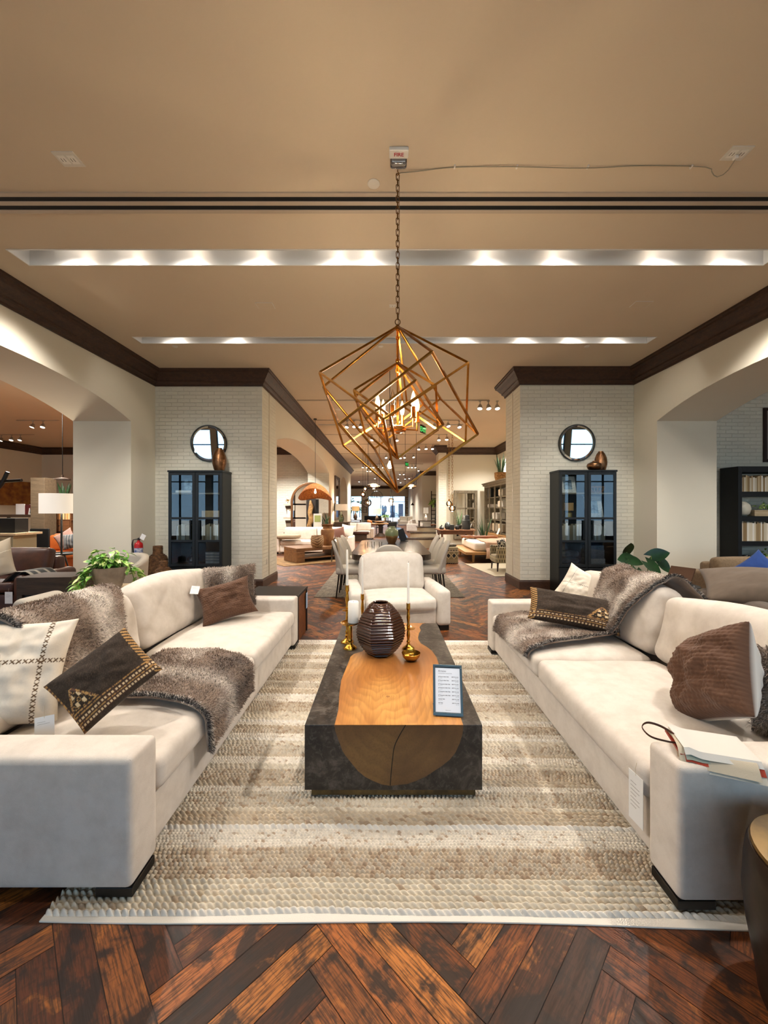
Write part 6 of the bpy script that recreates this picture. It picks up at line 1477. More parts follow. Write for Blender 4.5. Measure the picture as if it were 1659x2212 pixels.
t=thing('striped_pad','flat black and grey striped seat pad lying on the kilim pouf','cushion',(px(968,11.3),11.4,.507)); b=MB(); b.rbox((0,0,.03),(.46,.46,.06),.025,8); b.build('pad',mat('striped_pad_cloth','#3a3835',.95,var=(12,'#8d8678')),t)
# walnut display table and dark ceramics
t=thing('display_table','old walnut table with turned legs holding dark ceramics','table',(2.62,14.6,0)); b=MB(); b.box(-.70,-.62,.79,.66,.62,.83); b.build('top',m_wal,t,bevel=.006); b=MB(); b.box(-.62,-.54,.66,.58,.54,.789); b.build('apron',m_wal,t)
for sx in (-.56,.52):
    for sy in (-.48,.48): b=MB(); b.lathe([(0,0),(.022,0),(.028,.04),(.018,.10),(.034,.30),(.028,.44),(.04,.50),(.04,.659),(0,.659)],12,c=(sx,sy,0)); b.build('leg',m_wal,t)
m_dkc=mat('matt_black_ceramic','#191b1b',.5); m_gun2=mat('gunmetal_ceramic','#3d4448',.25,.4)
dt=14.25
for (nm,lab,cat,x,prof,m_) in (('stone_egg','polished gunmetal egg on the walnut display table','ornament',968,[(0,0),(.06,0),(.115,.06),(.125,.13),(.10,.21),(.05,.265),(0,.28)],m_gun2),
        ('ceramic_jar','large matt black stepped jar on the walnut display table','vase',1008,[(0,0),(.15,0),(.155,.03),(.155,.34),(.13,.36),(.13,.38),(.115,.52),(.075,.54),(0,.54)],m_dkc),
        ('ceramic_pot','ribbed black pot low at the front of the walnut display table','vase',987,[(0,0),(.06,0),(.09,.06),(.085,.13),(.05,.17),(.05,.19),(0,.18)],m_dkc),
        ('tea_pot','small black round pot at the near end of the walnut display table','vase',955,[(0,0),(.07,0),(.095,.05),(.07,.11),(.02,.14),(.03,.16),(0,.17)],m_dkc)):
    vase(lab,px(x,dt),dt+(.1 if x!=987 else -.05),.8305,prof,1,m_,24,cat,nm)
boxthing('black_box','small open black cube box on the walnut display table','box',(px(976,14.1),14.08,.8305),(.15,.15,.19),m_dkc)
snake_plant('snake plant among the dark ceramics on the walnut display table',(px(993,14.6),14.72,.8305),.75,9,15,[(0,0),(.09,0),(.11,.14),(.1,.15),(0,.12)],m_dkc,.32,.05)
snake_plant('tall snake plant on the floor past the walnut display table',(px(1037,13.9)+.22,14.2,0),1.15,14,23,[(0,0),(.14,0),(.18,.22),(.16,.34),(0,.3)],m_dkc,.42,.06)
# window-pane mirror
m_weath=wood('weathered_oak','#4f4636','#857860',.7,(8,8,3),.3)
t=thing('pane_mirror','large weathered window-frame mirror leaning on the rear wall','mirror',(px(1006,17.1),17.16,0)); b=MB(); w=.53
for x0,z0,x1,z1 in ((-w,.25,-w+.13,2.42),(w-.13,.25,w,2.42),(-w+.13,2.29,w-.13,2.42),(-w+.13,.25,w-.13,.38),(-.035,.38,.035,2.29),(-w+.13,1.58,w-.13,1.66),(-w+.13,.95,w-.13,1.02)): b.box(x0,-.05,z0,x1,.02,z1)
b.build('frame',m_weath,t,bevel=.01); b=MB(); b.box(-w+.1,-.012,.3,w-.1,.0,2.35); b.build('glass',m_mirror,t)
# hutch on the bay wall
t=thing('hutch_cabinet','weathered tall open hutch against the bay wall with linens inside','cabinet',(4.62,15.35,0)); b=MB(); X0,X1=-.30,.36; Y0,Y1=-1.55,1.55
b.box(X0,Y0,.62,X1,Y0+.06,2.55); b.box(X0,Y1-.06,.62,X1,Y1,2.55); b.box(X0,-.03,.62,X0+.05,.03,2.55); b.box(X0-.0,Y0,2.50,X1,Y1,2.58); b.box(X0-.06,Y0-.06,2.58,X1,Y1+.06,2.66); b.box(X0-.10,Y0-.10,2.66,X1,Y1+.10,2.70)
for yy in (-.8,.8): b.box(X0,yy-.03,.62,X0+.05,yy+.03,2.5)
b.build('carcass',m_weath,t,bevel=.004)
b=MB(); b.box(X1-.03,Y0+.06,.62,X1-.001,Y1-.06,2.5); b.build('back_panel',mat('hutch_back','#9d9888',.8),t)
for z in (.64,1.13,1.62,2.05): b=MB(); b.box(X0+.06,Y0+.06,z,X1-.031,Y1-.06,z+.03); b.build('shelf',m_weath,t)
b=MB(); b.box(X0-.10,Y0-.05,.0,X1,Y1+.05,.615); b.build('base',m_pf,t,bevel=.004)
for k,(y,z,h,c,lw) in enumerate(((1.1,1.6505,.16,'#d7cfc2','third board up, far end'),(1.1,.6705,.34,'#c3b59c','lowest board, far end'),(.35,.6705,.36,'#cbbca5','lowest board, middle'),(-.4,.6705,.36,'#bfb199','lowest board, near side'),(.4,1.1605,.3,'#d9d2c6','second board up'),(-.4,1.6505,.28,'#d2c9bb','third board up, near side'),(-.5,2.0805,.3,'#cfc5b0','highest board'))):
    t=thing('linen_stack',f'pale folded linens in the weathered hutch, {lw}','linen',(4.62,15.35+y,z),0,'linens in the weathered hutch'); b=MB(); b.rbox((0,0,h/2),(.44,.52,h-.01),min(.06,h*.3),6,wob=.008,seed=k); b.build('fold',mat('linen_%d'%k,c,.95,bump=(30,.6,.01)),t)
boxthing('black_binder_box','black ribbed box on the top board of the weathered hutch','box',(4.60,16.4,2.0805),(.4,.5,.36),m_black)
t=thing('price_placard','white price placard leaning on the base ledge of the hutch','sign',(4.27,14.75,.616)); b=MB(); b.box(-.01,-.11,0,.0,.11,.26,T=Matrix.Rotation(rad(22),4,'Y')); b.build('card',m_paper,t)
snake_plant('snake plant in a wicker basket on top of the weathered hutch',(4.55,15.25,2.701),.95,11,33,[(0,0),(.20,0),(.24,.16),(.25,.34),(.22,.34),(0,.3)],mat('cane_basket','#a97d4b',.8,bump=(26,1,.02),var=(16,'#6d4a26')),.28,.09)
t=thing('roller_blind','bright narrow roller blind high on the bay side wall','blind',(5.0,15.9,0)); b=MB(); b.box(-.01,-.9,2.75,.015,.9,3.75); b.build('fabric',mat('bright_blind','#f3efe6',.9),t); b=MB(); b.cyl((.0,-.92,3.77),(.0,.92,3.77),.02,10); b.build('roller',m_white,t)
# clear globe pendants with chains
m_globe=glass('smoky_globe','#e3b48a',.0,thin=True,gloss=.10); m_globec=glass('clear_globe','#fff2e4',.0,thin=True,gloss=.10); m_fil=emis('filament','#ffcf96',30)
def globe(label,x,y,d,r,chained=False,m_=None,group=None):
    X,Z=px(x,d),pz(y,d); t=thing('globe_pendant',label,'pendant lamp',(X,d,0),0,group)
    b=MB(); b.ball((0,0,Z),r,18); b.build('globe',m_ or m_globec,t); b=MB(); b.ball((0,0,Z),(.03,.03,.045),8); b.build('bulb',m_fil,t)
    b=MB(); b.lathe([(0,Z+r-.02),(.03,Z+r-.02),(.03,Z+r+.04),(.012,Z+r+.06),(0,Z+r+.06)],12); b.build('cap',m_black if not chained else m_gold,t)
    b=MB()
    if chained: chain(b,0,0,Z+r+.05,ZC,.10,.12,.03,.006)
    else: b.cyl((0,0,Z+r+.05),(0,0,ZC),.006,6)
    b.build('cord',m_gold if chained else m_black,t); return t
globe('upper clear glass globe pendant on a gold chain, before the rear wall',970,1088,14.6,.115,True)
globe('lower clear glass globe pendant on a gold chain, before the rear wall',977,1098,14.2,.125,True)
# ================================================================ mid and far showroom
globe('smoked glass globe pendant hanging lowest in the cluster down the nave',784,1068,17,.135,False,m_globe)
globe('smoked glass globe pendant hanging just above the lowest one',789,1056,17.4,.10,False,m_globe)
globe('clear ring-like globe pendant nearer the far windows',794,1086,19,.20,False,m_globec)
def blown(label,x,y,d,L,r):
    X,Z=px(x,d),pz(y,d); t=thing('blown_glass_pendant',label,'pendant lamp',(X,d,0)); T=Matrix.Translation((0,0,Z))@Matrix.Rotation(PI/2,4,'Y')
    b=MB(); b.lathe([(0,-L/2),(.03,-L/2),(r*.7,-L*.3),(r,0),(r*.9,L*.25),(r*.35,L*.45),(.02,L/2)],20,T=T); b.build('glass_shade',m_globec,t); b=MB(); b.ball((0,0,Z),(.07,.035,.035),10); b.build('bulb',m_fil,t)
    b=MB(); b.cyl((-L*.42,0,Z+r*.3),(-L*.42,0,ZC),.006,6); b.cyl((L*.44,0,Z+.03),(L*.44,0,ZC),.006,6); b.build('cord',m_black,t)
blown('elongated clear blown-glass pendant over the dining table, basket-cabinet side',807,1050,12.5,.42,.10)
blown('elongated clear blown-glass pendant over the dining table, bed side',887,1050,12.5,.42,.085)
t=thing('filament_pendant','single teardrop filament bulb hanging inside the chandelier outline, above the dining table','pendant lamp',(px(842,7.6),7.6,0)); Z=pz(1005,7.6)
b=MB(); b.lathe([(0,Z-.07),(.035,Z-.055),(.05,Z-.02),(.045,Z+.015),(.022,Z+.06),(.014,Z+.085),(0,Z+.085)],16); b.build('bulb',emis('warm_teardrop','#ffd9a0',9),t)
b=MB(); b.cyl((0,0,Z+.085),(0,0,ZC),.006,6); b.cyl((0,0,Z+.075),(0,0,Z+.13),.014,8); b.build('cord',m_black,t)
t=thing('lantern_pendant','glass lantern pendant on twin black rods over the far end of the dining table','pendant lamp',(px(845,15),15,0)); Z=pz(1083,15)
b=MB(); b.cyl((-.03,0,Z+.10),(-.03,0,ZC),.008,6); b.cyl((.03,0,Z+.10),(.03,0,ZC),.008,6); b.build('rods',m_black,t); b=MB(); b.lathe([(0,Z+.08),(.10,Z+.08),(.10,Z+.11),(0,Z+.12)],12); b.build('cap',m_brass,t); b=MB(); b.lathe([(.10,Z+.08),(.11,Z+.02),(.05,Z-.16),(0,Z-.18)],10); b.build('shade',m_globec,t); b=MB(); b.ball((0,0,Z),(.03,.03,.06),8); b.build('bulb',m_fil,t)
t=thing('dome_cage_pendant','black wire dome pendant lamp before the far windows','pendant lamp',(px(814,25),25,0)); Z=pz(1074,25); b=MB()
for k in range(8):
    a=PI*k/8; b.tube([(.40*math.cos(a)*math.cos(q_),.40*math.sin(a)*math.cos(q_),Z+.42*math.sin(q_)) for q_ in [PI*i/12 for i in range(13)]],.008,5)
b.tube([(.40*math.cos(a),.40*math.sin(a),Z) for a in [2*PI*k/28 for k in range(28)]],.01,5,closed=True); b.cyl((0,0,Z+.42),(0,0,ZC),.008,6); b.build('cage',m_black,t)
t=thing('cone_pendant','small black cone pendant near the far art panels','pendant lamp',(px(891,30),30,0)); Z=pz(1090,30); b=MB(); b.lathe([(.17,Z-.05),(.05,Z+.08),(.03,Z+.14),(0,Z+.14)],16); b.build('shade',m_black,t); b=MB(); b.cyl((0,0,Z+.14),(0,0,ZC),.008,6); b.build('cord',m_black,t)
t=thing('cone_pendant','wide metal cone pendant in the bay behind the tripod lamp','pendant lamp',(px(135,9.6),9.6,0)); Z=pz(1034,9.6); b=MB(); b.lathe([(.17,Z-.03),(.16,Z),(.03,Z+.03),(.02,Z+.10),(0,Z+.10)],22); b.build('shade',m_dkw,t); b=MB(); b.cyl((0,0,Z+.1),(0,0,ZC),.008,6); b.lathe([(0,ZC-.05),(.06,ZC-.03),(.06,ZC),(0,ZC)],16); b.build('cord',m_black,t)
# cream sofa, wooden dining set
lounge('cream sofa along the nave wall past the green glass lamp',(px(770,20.5),20.4,0),rad(0),1.9,.95,m_whites,.42,.6,.86,2)
t=thing('bench_ottoman','brown leather bench in front of the cream nave sofa','bench',(px(770,19),19.2,0)); b=MB(); b.rbox((0,0,.40),(1.2,.45,.14),.04,6); b.build('seat',m_leather,t); b=MB(); b.box(-.5,-.15,0,.5,.15,.33); b.build('base',m_dkw,t)
t=thing('wooden_table','round-edged oak dining table with black chairs down the nave','dining table',(px(822,22.5),22.6,0)); b=MB(); b.rbox((0,0,.74),(1.6,.95,.06),.025,4); b.build('top',m_pf,t); b=MB(); b.lathe([(0,0),(.35,0),(.3,.05),(.12,.2),(.12,.6),(.3,.709),(0,.709)],18); b.build('pedestal',m_dkw,t)
def bchair(label,loc,rz,first=[None]):
    if first[0]: return dup(first[0],loc,rz,label)
    t=thing('black_chair',label,'chair',loc,rz); b=MB(); b.rbox((0,0,.45),(.48,.46,.06),.02,4); b.build('seat',m_black,t); b=MB(); b.rbox((0,.21,.73),(.46,.05,.26),.02,4,fn=lambda O,u,v,w:Vector((O.x,O.y-.05*u*u,O.z))); b.build('backrest',m_black,t)
    for sx in (-.2,.2): b=MB(); b.cyl((sx,-.19,0),(sx,-.19,.42),.016,8); b.build('leg',m_black,t); b=MB(); b.cyl((sx,.21,0),(sx,.21,.62),.016,8); b.build('leg',m_black,t)
    first[0]=t; return t
bchair('black open-back chair at the near side of the oak table, sofa end',(px(788,21.4),21.4,0),PI)
bchair('black open-back chair at the near side of the oak table, window end',(px(848,21.6),21.7,0),PI)
bchair('black chair on the far side of the oak table',(px(820,24.2),24.2,0),0)
t=thing('wooden_bowl','long pale wooden bowl on the oak dining table','bowl',(px(820,22.4),22.5,.771)); b=MB(); b.lathe([(0,0),(.12,0),(.34,.10),(.33,.11),(.1,.03),(0,.03)],24); b.build('dish',m_pf,t)
t=thing('shell_ornament','orange shell ornament on the oak dining table','ornament',(px(799,22.4),22.5,.771)); b=MB(); b.rbox((0,0,.10),(.30,.16,.18),.07,6,wob=.05); b.build('shell',mat('shell_orange','#b87439',.5),t)
# lamps and seating towards the windows
def stand(x,d,h,w,label):
    t=thing('console_table',label,'console table',(px(x,d),d,0)); b=MB(); b.box(-w/2,-.25,h-.06,w/2,.25,h); b.build('top',m_dkw,t)
    for sx in (-1,1): b=MB(); b.box(sx*(w/2-.06)-.04,-.2,0,sx*(w/2-.06)+.04,.2,h-.061); b.build('leg',m_dkw,t)
stand(766,29,.8,1.0,'dark console under the amber-shaded lamp by the far windows')
table_lamp('amber-shaded lamp with a dark turned base by the far windows',(px(768,29),29,.801),.62,.14,.36,.30,m_dkw,m_amb)
stand(815,26.5,.80,1.9,'long dark console under the lit drum lamp in the middle distance')
table_lamp('lit cream drum lamp on the long dark console',(px(814,26.5),26.5,.801),.40,.12,.40,.28,m_dkw,m_glow)
t=thing('potted_greenery','leafy green plant beside the lit drum lamp','potted plant',(px(832,26.6),26.6,.801)); b=MB(); b.lathe([(0,0),(.10,0),(.14,.2),(.12,.2),(0,.16)],16); b.build('pot',m_white,t); pothos(t,.16,.28,random.Random(12),70,.12,(.10,.16),.2)
t=thing('egg_chair','blue-grey woven egg chair in front of the far windows','chair',(px(853,33),33,0)); b=MB()
for k in range(9):
    a=-1.3+2.6*k/8; b.tube([(.45*math.sin(a)*math.cos(p_),.40*math.cos(a)*math.cos(p_)*.8,.75+.5*math.sin(p_)) for p_ in [-1.2+2.5*i/10 for i in range(11)]],.012,5)
for z,r in ((.45,.38),(.75,.45),(1.05,.38)): b.tube([(r*math.sin(a),r*.8*math.cos(a),z) for a in [-1.3+2.6*i/14 for i in range(15)]],.012,5)
b.build('woven_shell',mat('blue_rattan','#39506b',.6),t); b=MB(); b.lathe([(0,0),(.35,0),(.33,.03),(.06,.05),(.06,.30),(.3,.36),(0,.36)],20); b.build('base',m_black,t)
lounge('pale grey sofa under the far art panels',(px(880,38),38,0),0,1.9,.95,m_cream2,.42,.6,.85,2)
lounge('cream tub armchair with dark back by the far nave corner',(px(897,26.5),26.5,0),rad(60),.95,.9,m_whites,.42,.6,.80,1,name='armchair')
t=thing('black_sideboard','low black sideboard before the far window wall','sideboard',(px(806,40),40,0)); b=MB(); b.box(-.9,-.25,.1,.9,.25,.9); b.build('body',m_black,t); b=MB(); b.box(-.85,-.2,0,.85,.2,.099); b.build('plinth',m_black,t)
t=thing('globe_lamp','pale blue ball lamp glowing near the egg chair','lamp',(px(838,34),34,0)); b=MB(); b.ball((0,0,1.15),.24,16); b.build('globe',mat('blue_globe','#bcd8ea',.3,emit=((.6,.8,1),1.0)),t); b=MB(); b.cyl((0,0,0),(0,0,.93),.05,10); b.build('stem',m_black,t)
flat_rug('blue patterned runner rug leading to the far windows',(px(853,30),27),1.1,12,0,mat('blue_runner','#3f5b7d',.9,var=(6,'#7f95ab')))
def art(label,x0,x1,y0,y1,d,n):
    X0,X1=px(x0,d),px(x1,d)
    for k in range(n):
        za,zb=pz(y1-(y1-y0)*k/n,d),pz(y1-(y1-y0)*(k+1)/n,d)
        t=thing('wall_art',f'{label}, {ORD[k]} panel up from the floor','wall art',((X0+X1)/2,d,0),0); b=MB(); hw=(X1-X0)/2; b.box(-hw,-.04,za+.04,hw,-.002,zb-.04); b.build('frame',m_black,t); b=MB(); b.box(-hw+.05,-.045,za+.09,hw-.05,-.0405,zb-.09); b.build('print',mat('line_print','#cfc8ba',.8),t)
        b=MB(); rr=random.Random(k+int(x0)); b.tube([(-hw*.7+hw*1.4*i/6,-.048,za+(zb-za)*(.3+.4*rr.random())) for i in range(7)],.018,4); b.build('ink_line',m_black,t)
art('square line-drawing art stacked between the far windows, stair side',876,891,1073,1110,45.98,3)
art('square relief art stacked between the far windows, lamp side',783.5,793,1080,1108,45.98,2)
# outside the far windows
t=thing('parasol','big white parasol on the terrace outside the far windows','parasol',(px(820,56),56,0)); b=MB(); b.lathe([(2.6,2.15),(2.5,2.3),(.1,3.1),(0,3.15)],10,smooth=False); b.build('canopy',mat('white_canopy','#f2f3f3',.8),t); b=MB(); b.cyl((0,0,0),(0,0,3.1),.05,8); b.build('pole',m_alu,t)
t=thing('parasol','white parasol outside the narrow window by the amber lamp','parasol',(px(766,58),58,0)); b=MB(); b.lathe([(2.0,1.9),(.1,2.7),(0,2.75)],10,smooth=False); b.build('canopy',mat('white_canopy_two','#f2f3f3',.8),t); b=MB(); b.cyl((0,0,0),(0,0,2.7),.05,8); b.build('pole',m_alu,t)
t=thing('shopfront_across','white building with dark doors across the terrace','building',(2,74,0)); b=MB(); b.box(-4,0,0,4,.5,5); b.build('facade',mat('white_facade','#dfe4e6',.8),t)
for x in (-2.8,-1.2,.4,2.0): b=MB(); b.box(x,-.06,0,x+.9,-.001,2.6); b.build('door',mat('navy_door','#26364c',.5),t)
for k,(x,d,s_) in enumerate(((764,66,1.1),(777,74,1.1),(905,62,1.3))):
    t=thing('terrace_tree',('round green tree on the terrace, nearer the narrow window edge','second round green tree on the terrace by the narrow window','dark green tree outside the window beside the art panels')[k],'tree',(px(x,d),d,0)); b=MB(); rr=random.Random(k)
    for q_ in range(150):
        v_=Vector((rr.gauss(0,1),rr.gauss(0,1),rr.gauss(0,1))).normalized()*rr.uniform(.6,1)*s_*1.1; leaf(b,V(0,0,2.1)+v_,(rr.gauss(0,1),rr.gauss(0,1),rr.gauss(0,1)),(0,0,1),.5,.3,.1,.2,3)
    b.build('foliage',m_monst,t); b=MB(); b.cyl((0,0,0),(0,0,2.2),.08,8); b.build('trunk',m_dkw,t)
# curved banquette display, ladder, plants, lamps by the far side wall
for k,(x,y,w,z) in enumerate(((2.45,19.6,1.0,.72),(2.25,18.4,1.25,.52),(1.45,16.2,1.0,.40))):
    t=thing('curved_table',('curved dark-topped display table, highest and farthest of three','curved dark-topped display table, middle of three','curved dark-topped display table, lowest and nearest of three')[k],'table',(x,y,0),rad(10)); pts=[(-w*math.cos(PI*i/20)*.95,-.62*math.sin(PI*i/20)) for i in range(21)]
    b=MB(); b.prism(pts,z-.05,z); b.build('top',m_dtop,t); b=MB(); b.prism([(p[0]*.95,p[1]*.95-.01) for p in pts],0,z-.051); b.build('body',mat('cream_panel','#a89c84',.7),t)
t=thing('black_ladder','black slatted ladder shelf hung with greenery at the far side wall','ladder',(px(944,27.6),27.7,0)); b=MB(); b.box(-.42,-.03,0,-.36,.03,2.9); b.box(.36,-.03,0,.42,.03,2.9); b.build('rails',m_black,t)
for k in range(9): b=MB(); b.box(-.36,-.02,.35+.28*k,.36,.02,.40+.28*k); b.build('rung',m_black,t)
t=thing('hanging_greenery','dark leafy plant spilling from a high stand by the black ladder','potted plant',(px(944,26.6),26.6,1.8)); b=MB(); b.lathe([(0,0),(.16,0),(.22,.25),(.2,.25),(0,.2)],16); b.build('pot',m_black,t); pothos(t,.3,.32,random.Random(22),120,.35,(.14,.24),.5)
t=thing('plant_stand','tall black stand under the leafy plant by the black ladder','stand',(px(944,26.6),26.6,0)); b=MB(); b.lathe([(0,1.76),(.25,1.76),(.25,1.799),(0,1.799)],16); b.build('top',m_black,t)
for k in range(3): a=2*PI*k/3; b=MB(); b.cyl((.28*math.cos(a),.28*math.sin(a),0),(.12*math.cos(a),.12*math.sin(a),1.759),.03,8); b.build('leg',m_black,t)
t=thing('tripod_stool','walnut splayed stool near the far side wall','stool',(px(940,21),21,0)); b=MB(); b.rbox((0,0,.74),(.5,.4,.07),.03,4); b.build('seat',m_wal,t)
for sx in (-1,1):
    for sy in (-1,1): b=MB(); b.cyl((sx*.32,sy*.24,0),(sx*.16,sy*.12,.70),.025,8); b.build('leg',m_wal,t)
stand(925,25,.85,1.3,'dark console with the small square-shaded lamp by the far side wall')
table_lamp('small cream-shaded lamp with stacked ball base by the far side wall',(px(920,24.9),24.9,.851),.42,.10,.38,.16,m_whites,m_lin_sh)

# ================================================================ track lighting
m_head=mat('track_head','#a9a49a',.35,.6)
def head(label,x,y,group,first=[None],zdrop=.22,yaw=0,tilt=0):
    """lens centre seen at (x,y); heads hang a fixed drop below the ceiling"""
    d=dz(y,ZC-zdrop); X=px(x,d)
    if first[0] is None:
        t=thing('track_spotlight',label,'spotlight',(X,d,ZC-.02),0,group)
        b=MB(); b.cyl((0,0,0),(0,0,-.11),.012,8); b.box(-.03,-.02,-.02,.03,.02,.0); b.build('stem',m_head,t)
        T=Matrix.Translation((0,0,-.14))@Matrix.Rotation(rad(-22),4,'X')
        b=MB(); b.lathe([(0,.05),(.03,.05),(.045,.02),(.06,-.03),(.066,-.075),(.058,-.075),(.05,-.03),(0,-.02)],16,T=T); b.build('housing',m_head,t)
        b=MB(); b.lathe([(0,-.066),(.056,-.066),(.056,-.060),(0,-.060)],16,T=T); b.build('lens',emis('spot_lens','#fff1de',14),t)
        first[0]=t
        t.rotation_euler=(0,0,rad(yaw)); return d
    dup(first[0],(X,d,ZC-.02),rad(yaw),label,group); return d
ROWS=[('in the row of three beside the plant-side brick pier',[(1037,883),(1055,883),(1074,883)]),
 ('in the second row behind the chandelier',[(750,923),(765,922),(779,923),(938,923),(968,921),(992,923)]),
 ('in the third row behind the chandelier',[(804,951),(857,952),(948,951),(965,950)]),
 ('in the fourth row behind the chandelier',[(905,971),(920,970),(934,970)]),
 ('in the fifth row behind the chandelier',[(797,989),(834,989),(865,990),(874,989),(893,988)]),
 ('in the sixth row down the nave',[(784,1010),(792,1010),(800,1010),(807,1010),(815,1010),(827,1010),(882,1010),(890,1010),(897,1010),(951,1010)]),
 ('in the seventh row down the nave',[(794,1018),(800,1018),(904,1017)]),
 ('in the eighth row down the nave',[(864,1025),(872,1025)]),
 ('in the ninth row down the nave',[(860,1035),(875,1035),(884,1034),(810,1034)]),
 ('in the farthest row down the nave',[(865,1043),(905,1043),(776,1041)]),
 ('in the nearer row behind the tripod lamp',[(71,923),(93,923)]),
 ('in the farther row behind the tripod lamp',[(3,952),(25,951),(44,951)])]
for ri,(wh_,pts) in enumerate(ROWS):
    pts=sorted(pts); ds=[]
    for k,(x,y) in enumerate(pts):
        ds.append(head(f'silver track spotlight, {ORD[k]} from left {wh_}',x,y,'track spotlights '+wh_,yaw=(k*37)%50-25))
    d=sum(ds)/len(ds); x0,x1=(-2.25,2.25 if ri else 2.6) if ri<9 else (px(pts[0][0],d)-.5,px(pts[-1][0],d)+.5)
    t=thing('light_track','thin ceiling track carrying the spotlights '+wh_,'light track',(0,d,ZC)); b=MB(); b.box(x0,-.02,-.022,x1,.02,0); b.build('rail',mat('track_rail_%d'%ri,'#b3a48c',.5),t)

m_exit=emis('exit_green','#18b04a',1.6,'#0c6a2c')
for lab,x,y,d,rz in (('green EXIT sign hanging behind the chandelier hub',914,928,11.6,58),('farther green EXIT sign down the nave',879,1003,22,62)):
    t=thing('exit_sign',lab,'exit sign',(px(x,d),d,ZC),rad(rz)); Z=pz(y,d)-ZC
    b=MB(); b.box(-.20,-.05,-.03,.20,.05,0); b.build('ceiling_box',m_white,t); b=MB(); b.cyl((0,0,Z+.13),(0,0,-.03),.012,8); b.build('rod',m_white,t)
    b=MB(); b.box(-.19,-.006,Z-.12,.19,.006,Z+.13); b.build('acrylic_panel',glass('exit_acrylic','#e8f4ea',.0,thin=True,gloss=.06),t)
    b=MB(); b.text('EXIT',.20,Matrix(((1,0,0,0),(0,0,-1,-.008),(0,1,0,Z-.07),(0,0,0,1))),'CENTER',.006); b.build('lettering',m_exit,t)
t=thing('slot_diffuser','dark linear air slot across the nave ceiling behind the chandelier','air vent',(0,12.5,ZC)); b=MB(); b.box(-2.2,-.06,-.012,2.5,-.03,0); b.box(-2.2,.03,-.012,2.5,.06,0); b.build('frame',m_plastic,t); b=MB(); b.box(-2.2,-.03,-.006,2.5,.03,-.001); b.build('slot',m_dark,t)
for lab,x,y in (('round ceiling speaker grille near the first chandelier edge, arch side',733,884),('round ceiling speaker grille seen past the chandelier, bed side',930,884),('round ceiling speaker grille above the bed bay',985,950)):
    d=dz(y,ZC); t=thing('ceiling_speaker',lab,'ceiling speaker',(px(x,d),d,ZC)); b=MB(); b.lathe([(0,-.01),(.10,-.01),(.12,-.004),(.12,0)],22); b.build('grille',m_plastic,t)
# ================================================================ light
w=bpy.data.worlds.new('sky'); sc.world=w; w.use_nodes=True; nt=w.node_tree
bg=nt.nodes['Background']; bg.inputs[0].default_value=(.46,.73,1.0,1); bg.inputs[1].default_value=2.8
for (a,c,z0,z1) in nearop:
    o=lamp('AREA','daylight_portal',((a+c)/2,-4.62,(z0+z1)/2),1,target=((a+c)/2,0,(z0+z1)/2),size=c-a,sy=z1-z0); o.data.cycles.is_portal=True
for (a,c,z0,z1) in farop:
    o=lamp('AREA','daylight_portal',((a+c)/2,46.3,(z0+z1)/2),1,target=((a+c)/2,0,(z0+z1)/2),size=c-a,sy=z1-z0); o.data.cycles.is_portal=True
WARM=(1,.93,.85)
sun=lamp('SUN','sunlight',(0,0,20),15,(1,.95,.86)); sun.data.angle=rad(1); sun.rotation_euler=Vector((-.25,-.35,-1)).to_track_quat('-Z','Y').to_euler()
K=1.9
for (x,y,z) in TROUGH_L: lamp('SPOT','trough_lamp',(x,y-.06,z+.03),9*K,WARM,target=(x,y+.02,0),size=.035,cone=150,blend=.6)
for loc,tg,e,cn in (((-2.9,2.0,4.3),(-1.0,2.3,.3),170,78),((-2.9,4.3,4.3),(-1.0,3.5,.3),170,78),((3.0,2.0,4.3),(1.1,2.2,.3),170,78),((3.0,4.3,4.3),(1.1,3.4,.3),170,78),
        ((.5,1.4,4.3),(.05,2.75,.4),190,24),((.0,4.4,4.3),(.1,5.3,.4),70,34),((-1.9,.8,4.3),(.2,1.9,0),40,60),((2.1,.8,4.3),(-.1,2.0,0),40,60)):
    lamp('SPOT','accent_spot',loc,e*K,WARM,target=tg,size=.04,cone=cn,blend=.3)
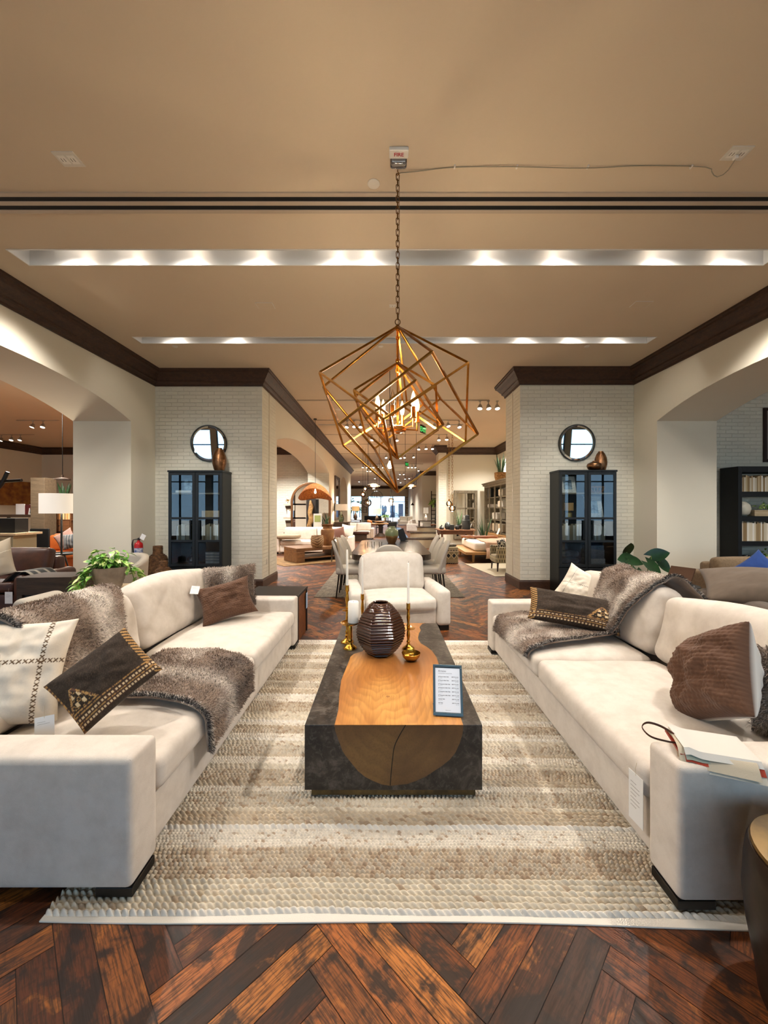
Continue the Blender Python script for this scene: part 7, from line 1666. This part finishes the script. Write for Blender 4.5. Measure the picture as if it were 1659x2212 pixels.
for x,y,z,e in ((px(737,18.2),18.2,1.66,80),(px(768,29),29,1.65,90),(px(814,26.5),26.5,1.45,110),(px(920,24.9),24.9,1.5,70),(px(784,17),17,pz(1068,17),50),(px(789,17.4),17.4,pz(1056,17.4),40),(px(807,12.5),12.5,pz(1050,12.5)-.12,70),(px(887,12.5),12.5,pz(1050,12.5)-.12,70),(px(970,14.6),14.6,pz(1088,14.6)-.14,60),(px(977,14.2),14.2,pz(1098,14.2)-.16,60),(px(842,7.6),7.6,pz(1005,7.6)-.10,45)):
    lamp('POINT','lamp_bulb_glow',(x,y,z),e,(1,.84,.62),size=.05)
lamp('POINT','rattan_glow',(-2.16,11.7,2.12),26,(1,.8,.55),size=.03)
for sx in (-1,1): lamp('SPOT','cabinet_fill',(sx*2.6,3.9,4.25),150*K,WARM,target=(sx*3.65,7.3,1.3),size=.05,cone=46,blend=.6)  # added fill spots that brighten the cabinet contents, no fixture there
lamp('POINT','chandelier_glow',(.094,3.12,2.36),48*K,(1,.80,.56),size=.12)
for x,y,e in ((-1,11,150),(1,15,150),(0,20,280),(-1,26,300),(0,33,340),(0,40,340),(-5,11,200),(-4.3,14.8,420),(-3.0,12.0,200),(3.8,12.0,170),(4.2,15.5,120),(5,22,200),(-8.5,9.5,420),(-11,13,380),(-10.5,4,420),(7.2,4.0,260),(-7.5,5.5,200),(-4.0,4.6,95),(4.3,4.6,95)):
    lamp('SPOT','fill_flood',(x,y,4.15),e*K*(2.2 if y>8 else 1),WARM,target=(x,y,0),size=.12,cone=135,blend=.7)  # added wide fill spots for overall brightness, not tied to the track heads
sc.view_settings.exposure=0.0
sc.cycles.use_adaptive_sampling=True; sc.cycles.adaptive_threshold=.02; sc.cycles.max_bounces=8; sc.cycles.diffuse_bounces=4; sc.cycles.glossy_bounces=4; sc.cycles.transmission_bounces=6; sc.cycles.transparent_max_bounces=12
sc.cycles.sample_clamp_indirect=6; sc.cycles.caustics_reflective=False; sc.cycles.caustics_refractive=False
sc.cycles.use_denoising=True
